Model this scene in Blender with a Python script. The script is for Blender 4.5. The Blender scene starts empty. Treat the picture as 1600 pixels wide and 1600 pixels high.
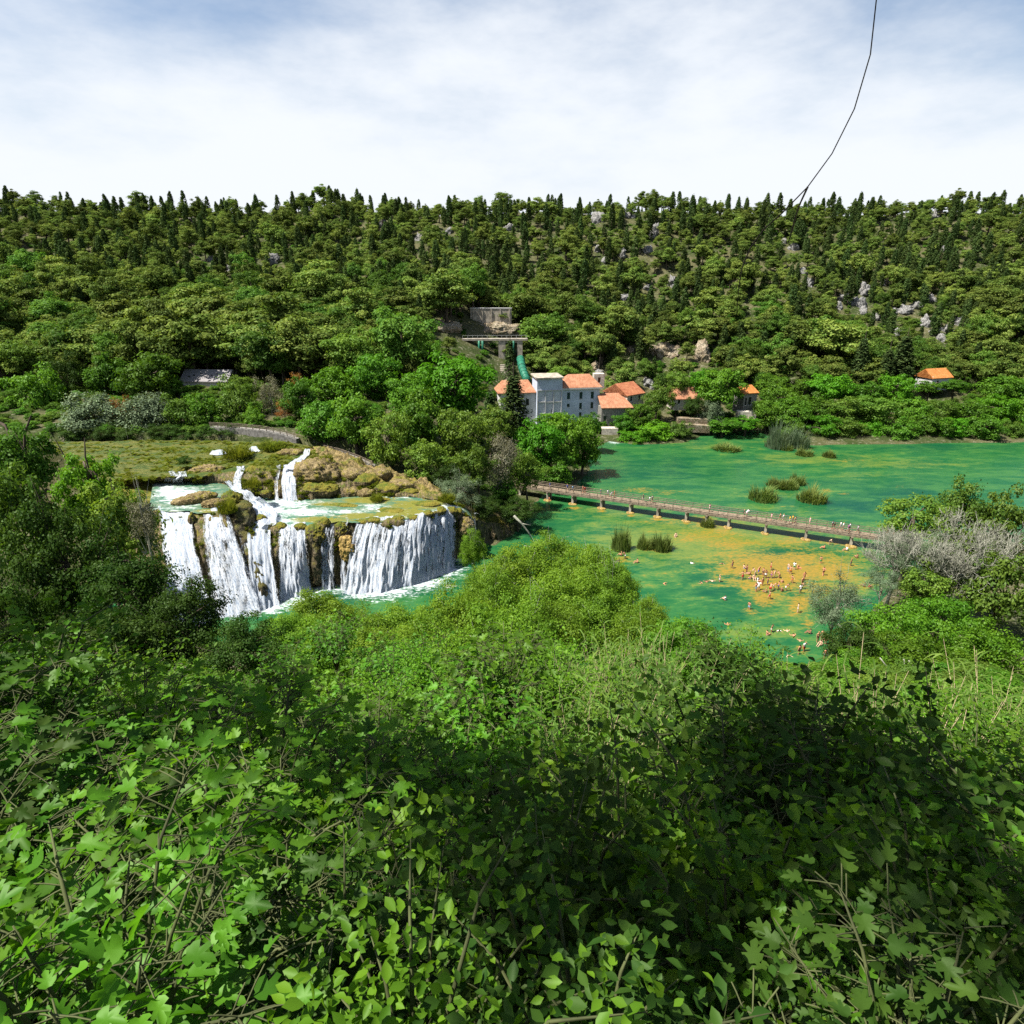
import bpy, math, random
import numpy as np
from mathutils import Vector, Matrix

R = math.radians
rng = np.random.default_rng(7)
random.seed(7)
sc = bpy.context.scene
col = sc.collection

# ------------------------------------------------------------------ camera
FPX, CX, CY = 1000.0, 800.0, 800.0          # measured in pixels of the 1600 px photograph
CAM = np.array([0.0, 0.0, 50.0])
PITCH = math.atan(0.38)
cp, sp = math.cos(PITCH), math.sin(PITCH)

def ray(px, py):
    u, v = (px - CX) / FPX, (CY - py) / FPX
    return np.array([u, cp + v * sp, -sp + v * cp])

def at_z(px, py, z):
    d = ray(px, py)
    return CAM + d * ((z - CAM[2]) / d[2])

def at_y(px, py, y):
    d = ray(px, py)
    return CAM + d * (y / d[1])

def project(P):
    P = np.asarray(P, float)
    q = P - CAM
    f = q[..., 1] * cp - q[..., 2] * sp
    up = q[..., 1] * sp + q[..., 2] * cp
    return CX + FPX * q[..., 0] / f, CY - FPX * up / f, f

cam = bpy.data.cameras.new('camera')
cam.sensor_width = 36
cam.lens = 36 * FPX / 1600
cam.clip_start = 0.1
cam.clip_end = 6000
camo = bpy.data.objects.new('camera', cam)
col.objects.link(camo)
camo.location = CAM
camo.rotation_euler = (math.pi / 2 - PITCH, 0, 0)
sc.camera = camo

# ------------------------------------------------------------------ light
SUN_EL, SUN_AZ = R(61), math.atan2(-0.13, -0.46)     # azimuth measured from +X
sdir = Vector((math.cos(SUN_EL) * math.cos(SUN_AZ), math.cos(SUN_EL) * math.sin(SUN_AZ), math.sin(SUN_EL)))
w = bpy.data.worlds.new('World')
sc.world = w
w.use_nodes = True
wn = w.node_tree.nodes
wn.clear()
sky = wn.new('ShaderNodeTexSky')
sky.sky_type = 'NISHITA'
sky.sun_disc = False
sky.sun_elevation = SUN_EL
sky.sun_rotation = math.atan2(sdir.x, sdir.y)
sky.dust_density = 1.5
sky.air_density = 1.0
bg = wn.new('ShaderNodeBackground')
bg.inputs['Strength'].default_value = 0.065
wo = wn.new('ShaderNodeOutputWorld')
L_ = w.node_tree.links.new
# bright summer cloud and haze low over the horizon
tc = wn.new('ShaderNodeTexCoord')
sx = wn.new('ShaderNodeSeparateXYZ'); L_(tc.outputs['Generated'], sx.inputs[0])
mp = wn.new('ShaderNodeMapping'); mp.inputs['Scale'].default_value = (1, 1, 2.6); L_(tc.outputs['Generated'], mp.inputs[0])
cn = wn.new('ShaderNodeTexNoise'); cn.inputs['Scale'].default_value = 2.3; cn.inputs['Detail'].default_value = 7; cn.inputs['Roughness'].default_value = 0.58; L_(mp.outputs[0], cn.inputs['Vector'])
m1 = wn.new('ShaderNodeMath'); m1.operation = 'MULTIPLY'; m1.inputs[1].default_value = -1.5; L_(sx.outputs['Z'], m1.inputs[0])
m2 = wn.new('ShaderNodeMath'); m2.operation = 'ADD'; L_(m1.outputs[0], m2.inputs[0]); L_(cn.outputs[0], m2.inputs[1])
mr = wn.new('ShaderNodeMapRange'); mr.interpolation_type = 'SMOOTHSTEP'; mr.inputs[1].default_value = -0.12; mr.inputs[2].default_value = 0.34; L_(m2.outputs[0], mr.inputs[0])
mx = wn.new('ShaderNodeMix'); mx.data_type = 'RGBA'; L_(mr.outputs[0], mx.inputs[0]); L_(sky.outputs[0], mx.inputs[6]); mx.inputs[7].default_value = (6.2, 6.5, 6.9, 1)
L_(mx.outputs[2], bg.inputs[0])
w.node_tree.links.new(bg.outputs[0], wo.inputs[0])
sun = bpy.data.lights.new('sun', 'SUN')
sun.energy = 5.0
sun.angle = R(0.5)
sun.color = (1.0, 0.95, 0.86)
suno = bpy.data.objects.new('sun', sun)
col.objects.link(suno)
suno.rotation_euler = sdir.to_track_quat('Z', 'Y').to_euler()
suno.location = (0, 0, 200)

sc.view_settings.view_transform = 'Standard'
sc.view_settings.look = 'None'
sc.view_settings.exposure = 1.22
sc.view_settings.gamma = 1
sc.cycles.max_bounces = 6
sc.cycles.diffuse_bounces = 3
sc.cycles.glossy_bounces = 2
sc.cycles.transmission_bounces = 3
sc.cycles.transparent_max_bounces = 10
sc.cycles.use_denoising = False
sc.cycles.denoiser = 'OPENIMAGEDENOISE'
sc.cycles.sample_clamp_indirect = 6

# ------------------------------------------------------------------ noise
def _hash(ix, iy, iz, seed):
    n = (ix * 374761393 + iy * 668265263 + iz * 2147483647 + seed * 974634777) & 0xFFFFFFFF
    n = ((n ^ (n >> 13)) * 1274126177) & 0xFFFFFFFF
    n = ((n ^ (n >> 16)) * 2246822519) & 0xFFFFFFFF
    return ((n ^ (n >> 15)) & 0xFFFFFF) / float(0xFFFFFF)

def vnoise(x, y, z=0.0, seed=0):
    x, y, z = np.broadcast_arrays(np.asarray(x, float), np.asarray(y, float), np.asarray(z, float))
    x0, y0, z0 = np.floor(x), np.floor(y), np.floor(z)
    fx, fy, fz = x - x0, y - y0, z - z0
    fx, fy, fz = [f * f * (3 - 2 * f) for f in (fx, fy, fz)]
    ix, iy, iz = [a.astype(np.int64) for a in (x0, y0, z0)]
    r = 0
    for a in (0, 1):
        for b in (0, 1):
            for c in (0, 1):
                wgt = (fx if a else 1 - fx) * (fy if b else 1 - fy) * (fz if c else 1 - fz)
                r = r + wgt * _hash(ix + a, iy + b, iz + c, seed)
    return r * 2 - 1

def fbm(x, y, z=0.0, octv=4, seed=0):
    r, a, f = 0, 0.5, 1.0
    for o in range(octv):
        r = r + a * vnoise(np.asarray(x) * f, np.asarray(y) * f, np.asarray(z) * f, seed + o)
        a *= 0.5
        f *= 2.03
    return r

def sstep(a, b, x):
    t = np.clip((np.asarray(x, float) - a) / (b - a), 0, 1)
    return t * t * (3 - 2 * t)

# ------------------------------------------------------------------ mesh helpers
def mesh_np(name, V, F, mats=(), fm=None, rnd=None, smooth=False):
    """V (n,3); F (m,k) array or list of such arrays."""
    Fs = F if isinstance(F, list) else [F]
    Fs = [np.asarray(f, np.int32) for f in Fs if len(f)]
    me = bpy.data.meshes.new(name)
    V = np.asarray(V, np.float32)
    nl = sum(f.size for f in Fs)
    nf = sum(len(f) for f in Fs)
    me.vertices.add(len(V))
    me.vertices.foreach_set('co', V.ravel())
    me.loops.add(nl)
    me.polygons.add(nf)
    me.loops.foreach_set('vertex_index', np.concatenate([f.ravel() for f in Fs]))
    tot = np.concatenate([np.full(len(f), f.shape[1], np.int32) for f in Fs])
    st = np.concatenate([[0], np.cumsum(tot)[:-1]]).astype(np.int32)
    me.polygons.foreach_set('loop_start', st)
    for m in mats:
        me.materials.append(m)
    if fm is not None:
        me.polygons.foreach_set('material_index', np.asarray(fm, np.int32))
    if rnd is not None:
        a = me.attributes.new('rnd', 'FLOAT', 'FACE')
        a.data.foreach_set('value', np.asarray(rnd, np.float32))
    if smooth:
        me.polygons.foreach_set('use_smooth', np.ones(nf, bool))
    me.update(calc_edges=True)
    return me

def fattr(me, name, vals, dom='POINT'):
    a = me.attributes.new(name, 'FLOAT', dom)
    a.data.foreach_set('value', np.asarray(vals, np.float32))

class MB:
    """collects boxes, tubes and polygons into one mesh"""
    def __init__(s):
        s.v, s.f, s.m, s.n = [], [], [], 0
    def add(s, V, F, m=0):
        V = np.asarray(V, float)
        s.v.append(V)
        for f in F:
            s.f.append([i + s.n for i in f])
            s.m.append(m)
        s.n += len(V)
        return s
    def box(s, lo, hi, m=0, M=None):
        x0, y0, z0 = lo
        x1, y1, z1 = hi
        V = np.array([(x0, y0, z0), (x1, y0, z0), (x1, y1, z0), (x0, y1, z0), (x0, y0, z1), (x1, y0, z1), (x1, y1, z1), (x0, y1, z1)])
        if M is not None:
            V = V @ np.array(M.to_3x3()).T + np.array(M.translation)
        return s.add(V, [(0, 3, 2, 1), (4, 5, 6, 7), (0, 1, 5, 4), (1, 2, 6, 5), (2, 3, 7, 6), (3, 0, 4, 7)], m)
    def bar(s, a, b, wd, ht, m=0):
        """box beam from a to b, width wd, height ht (top at the line)"""
        a, b = np.array(a, float), np.array(b, float)
        d = b - a
        side = np.cross(d, (0, 0, 1.0))
        side = side / np.linalg.norm(side) * wd / 2
        up = np.array((0, 0, ht))
        V = [a - side - up, b - side - up, b + side - up, a + side - up, a - side, b - side, b + side, a + side]
        return s.add(V, [(0, 3, 2, 1), (4, 5, 6, 7), (0, 1, 5, 4), (1, 2, 6, 5), (2, 3, 7, 6), (3, 0, 4, 7)], m)
    def tube(s, P, rad, n=6, m=0, cap=True):
        P = np.asarray(P, float)
        rad = np.broadcast_to(np.asarray(rad, float), (len(P),))
        V = []
        t = np.gradient(P, axis=0)
        for i, p in enumerate(P):
            d = t[i] / (np.linalg.norm(t[i]) + 1e-9)
            a = np.cross(d, (0.31, 0.92, 0.2))
            a /= np.linalg.norm(a) + 1e-9
            b = np.cross(d, a)
            for k in range(n):
                an = 2 * math.pi * k / n
                V.append(p + rad[i] * (math.cos(an) * a + math.sin(an) * b))
        F = []
        for i in range(len(P) - 1):
            for k in range(n):
                k2 = (k + 1) % n
                F.append((i * n + k, i * n + k2, (i + 1) * n + k2, (i + 1) * n + k))
        if cap:
            F.append(tuple(range((len(P) - 1) * n, len(P) * n)))
            F.append(tuple(reversed(range(n))))
        return s.add(V, F, m)
    def mesh(s, name, mats, smooth=False):
        me = bpy.data.meshes.new(name)
        V = np.concatenate(s.v) if s.v else np.zeros((0, 3))
        me.from_pydata(V.tolist(), [], s.f)
        for m in mats:
            me.materials.append(m)
        me.polygons.foreach_set('material_index', s.m)
        if smooth:
            me.polygons.foreach_set('use_smooth', [True] * len(s.f))
        me.update()
        return me

def link(name, me, parent=None, loc=None, rot=None, scale=None):
    o = bpy.data.objects.new(name, me)
    col.objects.link(o)
    if parent is not None:
        o.parent = parent
    if loc is not None:
        o.location = loc
    if rot is not None:
        o.rotation_euler = rot
    if scale is not None:
        o.scale = scale
    return o

def tag(o, label=None, cat=None, group=None, kind=None):
    if label:
        o['label'] = label
    if cat:
        o['category'] = cat
    if group:
        o['group'] = group
    if kind or cat:
        o['kind'] = kind or 'thing'
    return o

def empty(name, loc, rz=0.0):
    o = bpy.data.objects.new(name, None)
    o.empty_display_size = 0.2
    col.objects.link(o)
    o.location = loc
    o.rotation_euler = (0, 0, rz)
    return o

ONES = 'first second third fourth fifth sixth seventh eighth ninth tenth eleventh twelfth thirteenth fourteenth fifteenth sixteenth seventeenth eighteenth nineteenth twentieth'.split()
TENS = {2: 'twenty', 3: 'thirty', 4: 'forty', 5: 'fifty', 6: 'sixty', 7: 'seventy', 8: 'eighty', 9: 'ninety'}
def ordinal(i):                # 1-based
    if i <= 20:
        return ONES[i - 1]
    t, o = divmod(i, 10)
    if o == 0:
        return TENS[t][:-1] + 'ieth'
    return TENS[t] + '-' + ONES[o - 1]

# ------------------------------------------------------------------ materials
class NT:
    def __init__(s, name):
        s.mat = bpy.data.materials.new(name)
        s.mat.use_nodes = True
        s.t = s.mat.node_tree
        s.t.nodes.clear()
        s.out = s.t.nodes.new('ShaderNodeOutputMaterial')
    def n(s, typ, **kw):
        nd = s.t.nodes.new(typ)
        for k, v in kw.items():
            setattr(nd, k, v)
        return nd
    def set(s, sock, v):
        if hasattr(v, 'is_output') or isinstance(v, bpy.types.NodeSocket):
            s.t.links.new(v, sock)
        elif isinstance(v, (tuple, list)) and len(v) == 3 and sock.type == 'RGBA':
            sock.default_value = (*v, 1)
        else:
            sock.default_value = v
    def math(s, op, a, b=None, clamp=False):
        nd = s.n('ShaderNodeMath', operation=op, use_clamp=clamp)
        s.set(nd.inputs[0], a)
        if b is not None:
            s.set(nd.inputs[1], b)
        return nd.outputs[0]
    def mix(s, f, a, b, blend='MIX'):
        nd = s.n('ShaderNodeMix', data_type='RGBA', blend_type=blend)
        s.set(nd.inputs[0], f)
        s.set(nd.inputs[6], a)
        s.set(nd.inputs[7], b)
        return nd.outputs[2]
    def ramp(s, f, lo, hi):
        nd = s.n('ShaderNodeMapRange', interpolation_type='SMOOTHSTEP')
        s.set(nd.inputs[0], f)
        s.set(nd.inputs[1], lo)
        s.set(nd.inputs[2], hi)
        return nd.outputs[0]
    def noise(s, scale=1.0, detail=4.0, rough=0.55, vec=None, sc3=None, dist=0.0):
        if vec is None:
            vec = s.n('ShaderNodeTexCoord').outputs['Object']
        if sc3 is not None:
            mp = s.n('ShaderNodeMapping')
            s.set(mp.inputs['Vector'], vec)
            mp.inputs['Scale'].default_value = sc3
            vec = mp.outputs[0]
        nd = s.n('ShaderNodeTexNoise')
        s.set(nd.inputs['Vector'], vec)
        nd.inputs['Scale'].default_value = scale
        nd.inputs['Detail'].default_value = detail
        nd.inputs['Roughness'].default_value = rough
        nd.inputs['Distortion'].default_value = dist
        return nd.outputs[0]
    def attr(s, name):
        return s.n('ShaderNodeAttribute', attribute_name=name).outputs['Fac']
    def bump(s, h, strength=0.5, dist=0.1):
        nd = s.n('ShaderNodeBump')
        s.set(nd.inputs['Height'], h)
        nd.inputs['Strength'].default_value = strength
        nd.inputs['Distance'].default_value = dist
        return nd.outputs[0]
    def bsdf(s, color, rough=0.8, normal=None, spec=0.3, ior=1.45):
        nd = s.n('ShaderNodeBsdfPrincipled')
        s.set(nd.inputs['Base Color'], color)
        s.set(nd.inputs['Roughness'], rough)
        nd.inputs['Specular IOR Level'].default_value = spec
        nd.inputs['IOR'].default_value = ior
        if normal is not None:
            s.set(nd.inputs['Normal'], normal)
        return nd.outputs[0]
    def surf(s, sh):
        s.t.links.new(sh, s.out.inputs['Surface'])
        return s.mat

def plain(name, c, rough=0.8, var=0.25, scale=3.0, bump=0.0, spec=0.3):
    t = NT(name)
    nz = t.noise(scale, 5)
    c2 = tuple(max(0, x * (1 - var * 1.4)) for x in c)
    c1 = tuple(min(1, x * (1 + var)) for x in c)
    cc = t.mix(t.ramp(nz, 0.3, 0.7), c2, c1)
    nrm = t.bump(nz, bump, 0.05) if bump else None
    return t.surf(t.bsdf(cc, rough, nrm, spec))

def leafmat(name, ca, cb, trans=0.38, var=0.3, gloss=0.05, tint=None):
    """leaf: colour differs leaf by leaf and a little plant by plant"""
    t = NT(name)
    c = t.mix(t.attr('rnd'), ca, cb)
    oi = t.n('ShaderNodeObjectInfo')
    hsv = t.n('ShaderNodeHueSaturation')
    mr = t.n('ShaderNodeMapRange')
    t.set(mr.inputs[0], oi.outputs['Random'])
    mr.inputs[3].default_value = 1 - var
    mr.inputs[4].default_value = 1 + var
    t.set(hsv.inputs['Value'], mr.outputs[0])
    mh = t.n('ShaderNodeMapRange')
    t.set(mh.inputs[0], t.math('FRACT', t.math('MULTIPLY', oi.outputs['Random'], 17.3)))
    mh.inputs[3].default_value = 0.487
    mh.inputs[4].default_value = 0.513
    t.set(hsv.inputs['Hue'], mh.outputs[0])
    t.set(hsv.inputs['Color'], c)
    c = hsv.outputs[0]
    d = t.n('ShaderNodeBsdfDiffuse')
    t.set(d.inputs[0], c)
    tr = t.n('ShaderNodeBsdfTranslucent')
    t.set(tr.inputs[0], t.mix(1.0, c, tint or (1.25, 1.25, 0.6), 'MULTIPLY'))
    m = t.n('ShaderNodeMixShader')
    m.inputs[0].default_value = trans
    t.set(m.inputs[1], d.outputs[0])
    t.set(m.inputs[2], tr.outputs[0])
    g = t.n('ShaderNodeBsdfGlossy')
    g.inputs['Roughness'].default_value = 0.5
    g.inputs[0].default_value = (0.75, 0.95, 0.6, 1)
    m2 = t.n('ShaderNodeMixShader')
    m2.inputs[0].default_value = gloss * 0.35
    t.set(m2.inputs[1], m.outputs[0])
    t.set(m2.inputs[2], g.outputs[0])
    return t.surf(m2.outputs[0])

M = {}
M['pine'] = leafmat('pine_needles', (0.065, 0.115, 0.019), (0.168, 0.212, 0.044), 0.3, 0.42, 0.02)
M['cypress'] = leafmat('cypress_foliage', (0.030, 0.056, 0.016), (0.064, 0.096, 0.024), 0.2, 0.35, 0.02)
M['broad'] = leafmat('broad_leaves', (0.044, 0.122, 0.010), (0.10, 0.215, 0.016), 0.42, 0.32, 0.04)
M['bright'] = leafmat('bright_leaves', (0.055, 0.17, 0.008), (0.105, 0.26, 0.012), 0.42, 0.2, 0.04)
M['hillbroad'] = leafmat('hillside_broad_leaves', (0.046, 0.108, 0.014), (0.108, 0.185, 0.026), 0.38, 0.4, 0.03)
M['olive'] = leafmat('olive_leaves', (0.060, 0.125, 0.014), (0.13, 0.205, 0.026), 0.4, 0.28, 0.04)
M['silver'] = leafmat('silver_leaves', (0.075, 0.115, 0.06), (0.14, 0.185, 0.11), 0.3, 0.2, 0.06)
M['grey'] = leafmat('dry_grey_leaves', (0.12, 0.115, 0.075), (0.2, 0.19, 0.13), 0.3, 0.2, 0.03)
M['orange'] = leafmat('dry_orange_leaves', (0.25, 0.11, 0.03), (0.36, 0.17, 0.05), 0.3, 0.2, 0.03)
M['willow'] = leafmat('willow_leaves', (0.078, 0.155, 0.012), (0.175, 0.285, 0.024), 0.48, 0.25, 0.03)
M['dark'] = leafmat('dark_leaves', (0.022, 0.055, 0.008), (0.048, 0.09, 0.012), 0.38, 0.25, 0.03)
M['fig'] = leafmat('fig_leaves', (0.044, 0.125, 0.008), (0.105, 0.245, 0.014), 0.5, 0.28, 0.05)
M['shrub'] = leafmat('shrub_leaves', (0.054, 0.14, 0.008), (0.125, 0.25, 0.014), 0.47, 0.28, 0.04)
M['cane'] = leafmat('cane_blades', (0.058, 0.122, 0.018), (0.135, 0.215, 0.042), 0.42, 0.2, 0.02)
M['reed'] = leafmat('reed_blades', (0.065, 0.105, 0.022), (0.15, 0.19, 0.05), 0.35, 0.2, 0.03)
M['fir'] = leafmat('fir_needles', (0.03, 0.062, 0.02), (0.075, 0.115, 0.035), 0.2, 0.25, 0.02)
M['moss'] = leafmat('moss_tufts', (0.085, 0.125, 0.014), (0.20, 0.215, 0.03), 0.4, 0.25, 0.0)
M['bark'] = plain('bark', (0.09, 0.07, 0.05), 0.9, 0.4, 4.0, 0.4)
M['palebark'] = plain('pale_bark', (0.27, 0.27, 0.215), 0.9, 0.3, 4.0, 0.3)
M['stem'] = plain('green_stems', (0.06, 0.07, 0.025), 0.8, 0.3, 4.0)
M['drycane'] = plain('dry_cane_stems', (0.42, 0.34, 0.2), 0.8, 0.2, 4.0)

# ------------------------------------------------------------------ terrain
def poly_z(pts, z):
    return np.array([at_z(px, py, z)[:2] for px, py in pts])

LAKE = poly_z([(930, 700), (950, 690), (1000, 695), (1068, 692), (1110, 675), (1188, 673), (1240, 696), (1400, 694), (1500, 692), (1700, 690)], 0.0)
LAKE = np.concatenate([LAKE, [[190, 150], [120, 118], [88, 112], [76, 105], [62, 94], [50, 82], [44, 74], [30, 68], [5, 66],
                              [-20, 74], [-40, 78], [-52, 82], [-52, 96], [-30, 100], [-12, 104], [-4, 112], [2, 122],
                              [3, 130], [7, 142], [15, 150], [20, 160], [22, 175]]])
FALLP = poly_z([(150, 700), (330, 690), (480, 690), (560, 720), (640, 745), (740, 770), (800, 800)], 15.0)
FALLP = np.concatenate([np.array([[-118, 139], [-80, 139], [-58, 137], [-42, 136], [-30, 130], [-21, 123], [-11, 117], [-2, 112]]),
                        np.array([[-2, 106], [-12, 103], [-30, 97], [-46, 88], [-62, 84], [-75, 95], [-118, 118]])])

def sdist(P, poly):
    """signed distance to polygon, positive inside"""
    P = np.asarray(P, float)
    d = np.full(len(P), 1e9)
    ins = np.zeros(len(P), bool)
    n = len(poly)
    for i in range(n):
        a, b = poly[i], poly[(i + 1) % n]
        e = b - a
        t = np.clip(((P - a) @ e) / (e @ e), 0, 1)
        d = np.minimum(d, np.linalg.norm(P - (a + t[:, None] * e), axis=1))
        c = ((a[1] > P[:, 1]) != (b[1] > P[:, 1]))
        with np.errstate(divide='ignore', invalid='ignore'):
            xi = a[0] + (P[:, 1] - a[1]) / (b[1] - a[1]) * e[0]
        ins ^= c & (P[:, 0] < xi)
    return np.where(ins, d, -d)

def hgt(x, y):
    x = np.atleast_1d(np.asarray(x, float))
    y = np.atleast_1d(np.asarray(y, float))
    near = np.interp(y, [-400, -60, -8, 0.4, 1.3, 3, 8, 21, 50, 66, 76, 90], [75, 66, 49.5, 48.3, 47.3, 45.0, 41.2, 32.5, 13.5, 3.0, 0.3, -6])
    near = near + 2.0 * fbm(x / 9, y / 9, 3.1) * sstep(4, 20, y)
    wl = sstep(12, -34, x)
    right = np.interp(y, [60, 150, 196, 205, 214, 226, 300, 420, 470, 1600], [0.4, 0.4, 0.6, 2.6, 3.4, 5.5, 33, 79, 82, 60])
    left = np.interp(y, [60, 104, 118, 150, 190, 236, 310, 420, 470, 1600], [10, 12.5, 14.5, 16, 19, 27, 46, 80, 83, 60])
    far = right + (left - right) * wl
    am = np.interp(y, [60, 200, 260, 400], [0.3, 0.5, 3.0, 6.0])
    far = far + am * fbm(x / 38, y / 30, 0.7, 4, 5) + am * 0.35 * fbm(x / 7, y / 7, 1.7, 3, 9)
    wleft = sstep(-56, -72, x)
    rightbank = sstep(40, 62, x) * np.interp(y, [50, 80, 110, 160], [4, 2.0, 0.8, 0.2])
    lowm = np.where(y < 150, far * np.maximum(wleft, wl * sstep(98, 125, y)), far)
    h = np.where(y > 60, np.maximum(np.maximum(near, lowm), rightbank), np.maximum(near, 12 * wleft + rightbank * sstep(40, 60, y)))
    P = np.stack([x, y], 1)
    m = (y > 55) & (y < 230) & (np.abs(x) < 260)
    if m.any():
        d = sdist(P[m], LAKE)
        hm = h[m]
        bank = hm + (0.25 - hm) * sstep(-5, 0, d)
        h[m] = np.where(d > 0, -np.minimum(1.6, 0.05 + d * 0.45), np.where(d > -5, np.minimum(np.maximum(bank, 0.15), np.maximum(hm, 0.15)), np.maximum(hm, 0.3)))
        df = sdist(P[m], FALLP)
        h[m] = np.where(df > -1.0, np.minimum(h[m], h[m] - sstep(-1, 1.5, df) * (h[m] + 1.0)), h[m])
    return h

def h1(x, y):
    return float(hgt(x, y)[0])

def grid_axis(parts):
    a = []
    for lo, hi, st in parts:
        a.append(np.arange(lo, hi, st))
    return np.concatenate(a)

gx = grid_axis([(-2500, -600, 100), (-600, -280, 16), (-280, -130, 5), (-130, 110, 1.6), (110, 300, 4), (300, 620, 16), (620, 2600, 100)])
gy = grid_axis([(-400, -20, 20), (-20, 0, 2), (0, 12, 0.6), (12, 80, 1.5), (80, 240, 1.6), (240, 480, 3.5), (480, 700, 20), (700, 2700, 100)])
GX, GY = np.meshgrid(gx, gy)
GZ = hgt(GX.ravel(), GY.ravel())
nx, ny = len(gx), len(gy)
idx = np.arange(nx * ny).reshape(ny, nx)
F = np.stack([idx[:-1, :-1], idx[:-1, 1:], idx[1:, 1:], idx[1:, :-1]], -1).reshape(-1, 4)
t = NT('forest_ground')
big = t.noise(0.06, 5)
fine = t.noise(0.9, 6, 0.65)
c = t.mix(t.ramp(big, 0.4, 0.6), (0.038, 0.052, 0.016), (0.10, 0.09, 0.048))
c = t.mix(t.ramp(fine, 0.52, 0.68), c, (0.19, 0.17, 0.13))
c = t.mix(t.ramp(t.noise(3.0, 4), 0.35, 0.65), c, t.mix(1.0, c, (0.5, 0.6, 0.4), 'MULTIPLY'))
t.surf(t.bsdf(c, 0.95, t.bump(fine, 0.6, 0.5), 0.1))
g = link('ground', mesh_np('ground', np.stack([GX.ravel(), GY.ravel(), GZ], 1), F, [t.mat], smooth=True))
tag(g, kind='structure')

# ------------------------------------------------------------------ lake surface
lx = np.arange(-64, 205, 0.6)
ly = np.arange(64, 212, 0.6)
LX, LY = np.meshgrid(lx, ly)
P = np.stack([LX.ravel(), LY.ravel(), np.zeros(LX.size)], 1)
PX, PY, _ = project(P)
def blobs(lst):
    r = np.zeros(len(PX))
    for bx, by, rx, ry, a in lst:
        q = ((PX - bx) / rx) ** 2 + ((PY - by) / ry) ** 2
        r = np.maximum(r, a * np.exp(-q * 1.1))
    return r
ochre = blobs([(1225, 890, 150, 58, .95), (1120, 835, 110, 30, .6), (1240, 895, 95, 34, 1), (1300, 890, 60, 30, .9), (1180, 880, 60, 26, .75), (1140, 850, 70, 22, .75), (1195, 935, 28, 18, 1),
               (1100, 820, 60, 20, .6), (1250, 940, 25, 28, .9), (1040, 815, 70, 10, .55), (1280, 860, 70, 12, .45), (1320, 850, 50, 10, .6),
               (1340, 880, 40, 30, .5), (1025, 858, 24, 6, 1), (1090, 836, 40, 18, .6), (1115, 908, 26, 6, .7), (1170, 955, 30, 14, .65), (1245, 955, 22, 12, .7),
               (1000, 765, 60, 7, .6), (945, 750, 30, 5, .3), (1262, 975, 14, 12, .7), (1250, 1016, 22, 10, .7), (975, 873, 22, 8, .6), (1040, 770, 60, 6, .5),
               (1320, 719, 50, 6, .5), (1290, 766, 10, 3, .8), (1320, 772, 14, 3, .8), (1405, 760, 18, 5, .6), (1300, 797, 60, 5, .5), (1260, 790, 60, 5, .45),
               (1210, 815, 90, 8, .35), (850, 795, 30, 5, .7), (897, 794, 14, 3, 1), (940, 799, 10, 3, 1), (985, 806, 9, 3, 1), (1027, 811, 9, 3, 1), (1073, 818, 9, 3, 1), (1136, 826, 9, 3, 1), (1197, 834, 9, 3, 1), (1262, 844, 9, 3, 1), (1333, 855, 14, 4, 1),
               (1310, 925, 20, 20, .5), (700, 915, 26, 6, .8), (1030, 800, 200, 9, .25)])
yellow = blobs([(1120, 845, 250, 55, 1.0), (1280, 900, 120, 60, .95), (1020, 860, 120, 50, .6), (1250, 930, 110, 60, .66), (1220, 800, 200, 20, .45), (1300, 730, 220, 26, .25), (1000, 840, 110, 28, .9), (1090, 860, 120, 40, .75), (1200, 900, 170, 60, .8), (1190, 830, 150, 18, .7), (960, 800, 140, 16, .7), (1060, 890, 60, 20, .5),
                (1260, 718, 170, 14, .66), (1400, 725, 150, 12, .6), (1120, 698, 120, 9, .5), (1230, 772, 110, 12, .55), (1060, 690, 90, 8, .5), (1000, 765, 90, 8, .5), (1350, 745, 120, 10, .45),
                (1180, 990, 140, 40, .55), (1220, 690, 70, 6, .6), (1420, 705, 120, 6, .4), (680, 918, 40, 10, .6), (1250, 800, 140, 8, .5), (890, 810, 60, 12, .5)])
deep = blobs([(1340, 790, 90, 16, 1), (1420, 775, 80, 18, 1), (1040, 735, 110, 24, .8), (960, 720, 40, 18, .5), (1300, 755, 80, 8, .5), (1450, 700, 110, 6, .7), (1120, 905, 60, 10, .6), (1145, 960, 40, 12, .6),
              (1050, 800, 160, 6, .35), (660, 910, 110, 22, 1), (740, 880, 50, 20, 1), (800, 830, 40, 20, .9), (560, 930, 90, 14, 1), (1130, 940, 40, 6, .6), (1215, 865, 45, 10, .6), (1080, 900, 25, 16, .4),
              (1110, 925, 55, 10, .7), (1200, 1005, 30, 10, .5), (850, 820, 40, 10, .6), (900, 740, 50, 16, .6)])
foam = blobs([(585, 920, 70, 17, 1.2), (640, 908, 60, 17, 1.2), (690, 891, 40, 13, 1.1), (722, 873, 24, 8, .9), (540, 914, 30, 9, .8), (460, 935, 50, 14, 1), (415, 945, 40, 16, 1.2), (370, 952, 50, 14, 1.2), (500, 918, 25, 8, .7), (790, 820, 35, 6, .75), (765, 818, 20, 5, .9), (960, 690, 14, 4, .9), (620, 908, 60, 16, .7)])
mesh = mesh_np('lake_water', P, np.stack([(i := np.arange(LX.size).reshape(LX.shape))[:-1, :-1], i[:-1, 1:], i[1:, 1:], i[1:, :-1]], -1).reshape(-1, 4), [], smooth=True)
for nm, a in (('ochre', ochre), ('yellow', yellow), ('deep', deep), ('foam', foam)):
    fattr(mesh, nm, a)
t = NT('lake_water')
obj = t.n('ShaderNodeTexCoord').outputs['Object']
st = t.noise(0.16, 6, 0.62, obj, (0.7, 1.7, 1), 0.6)      # weed beds drawn out along the current
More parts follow.
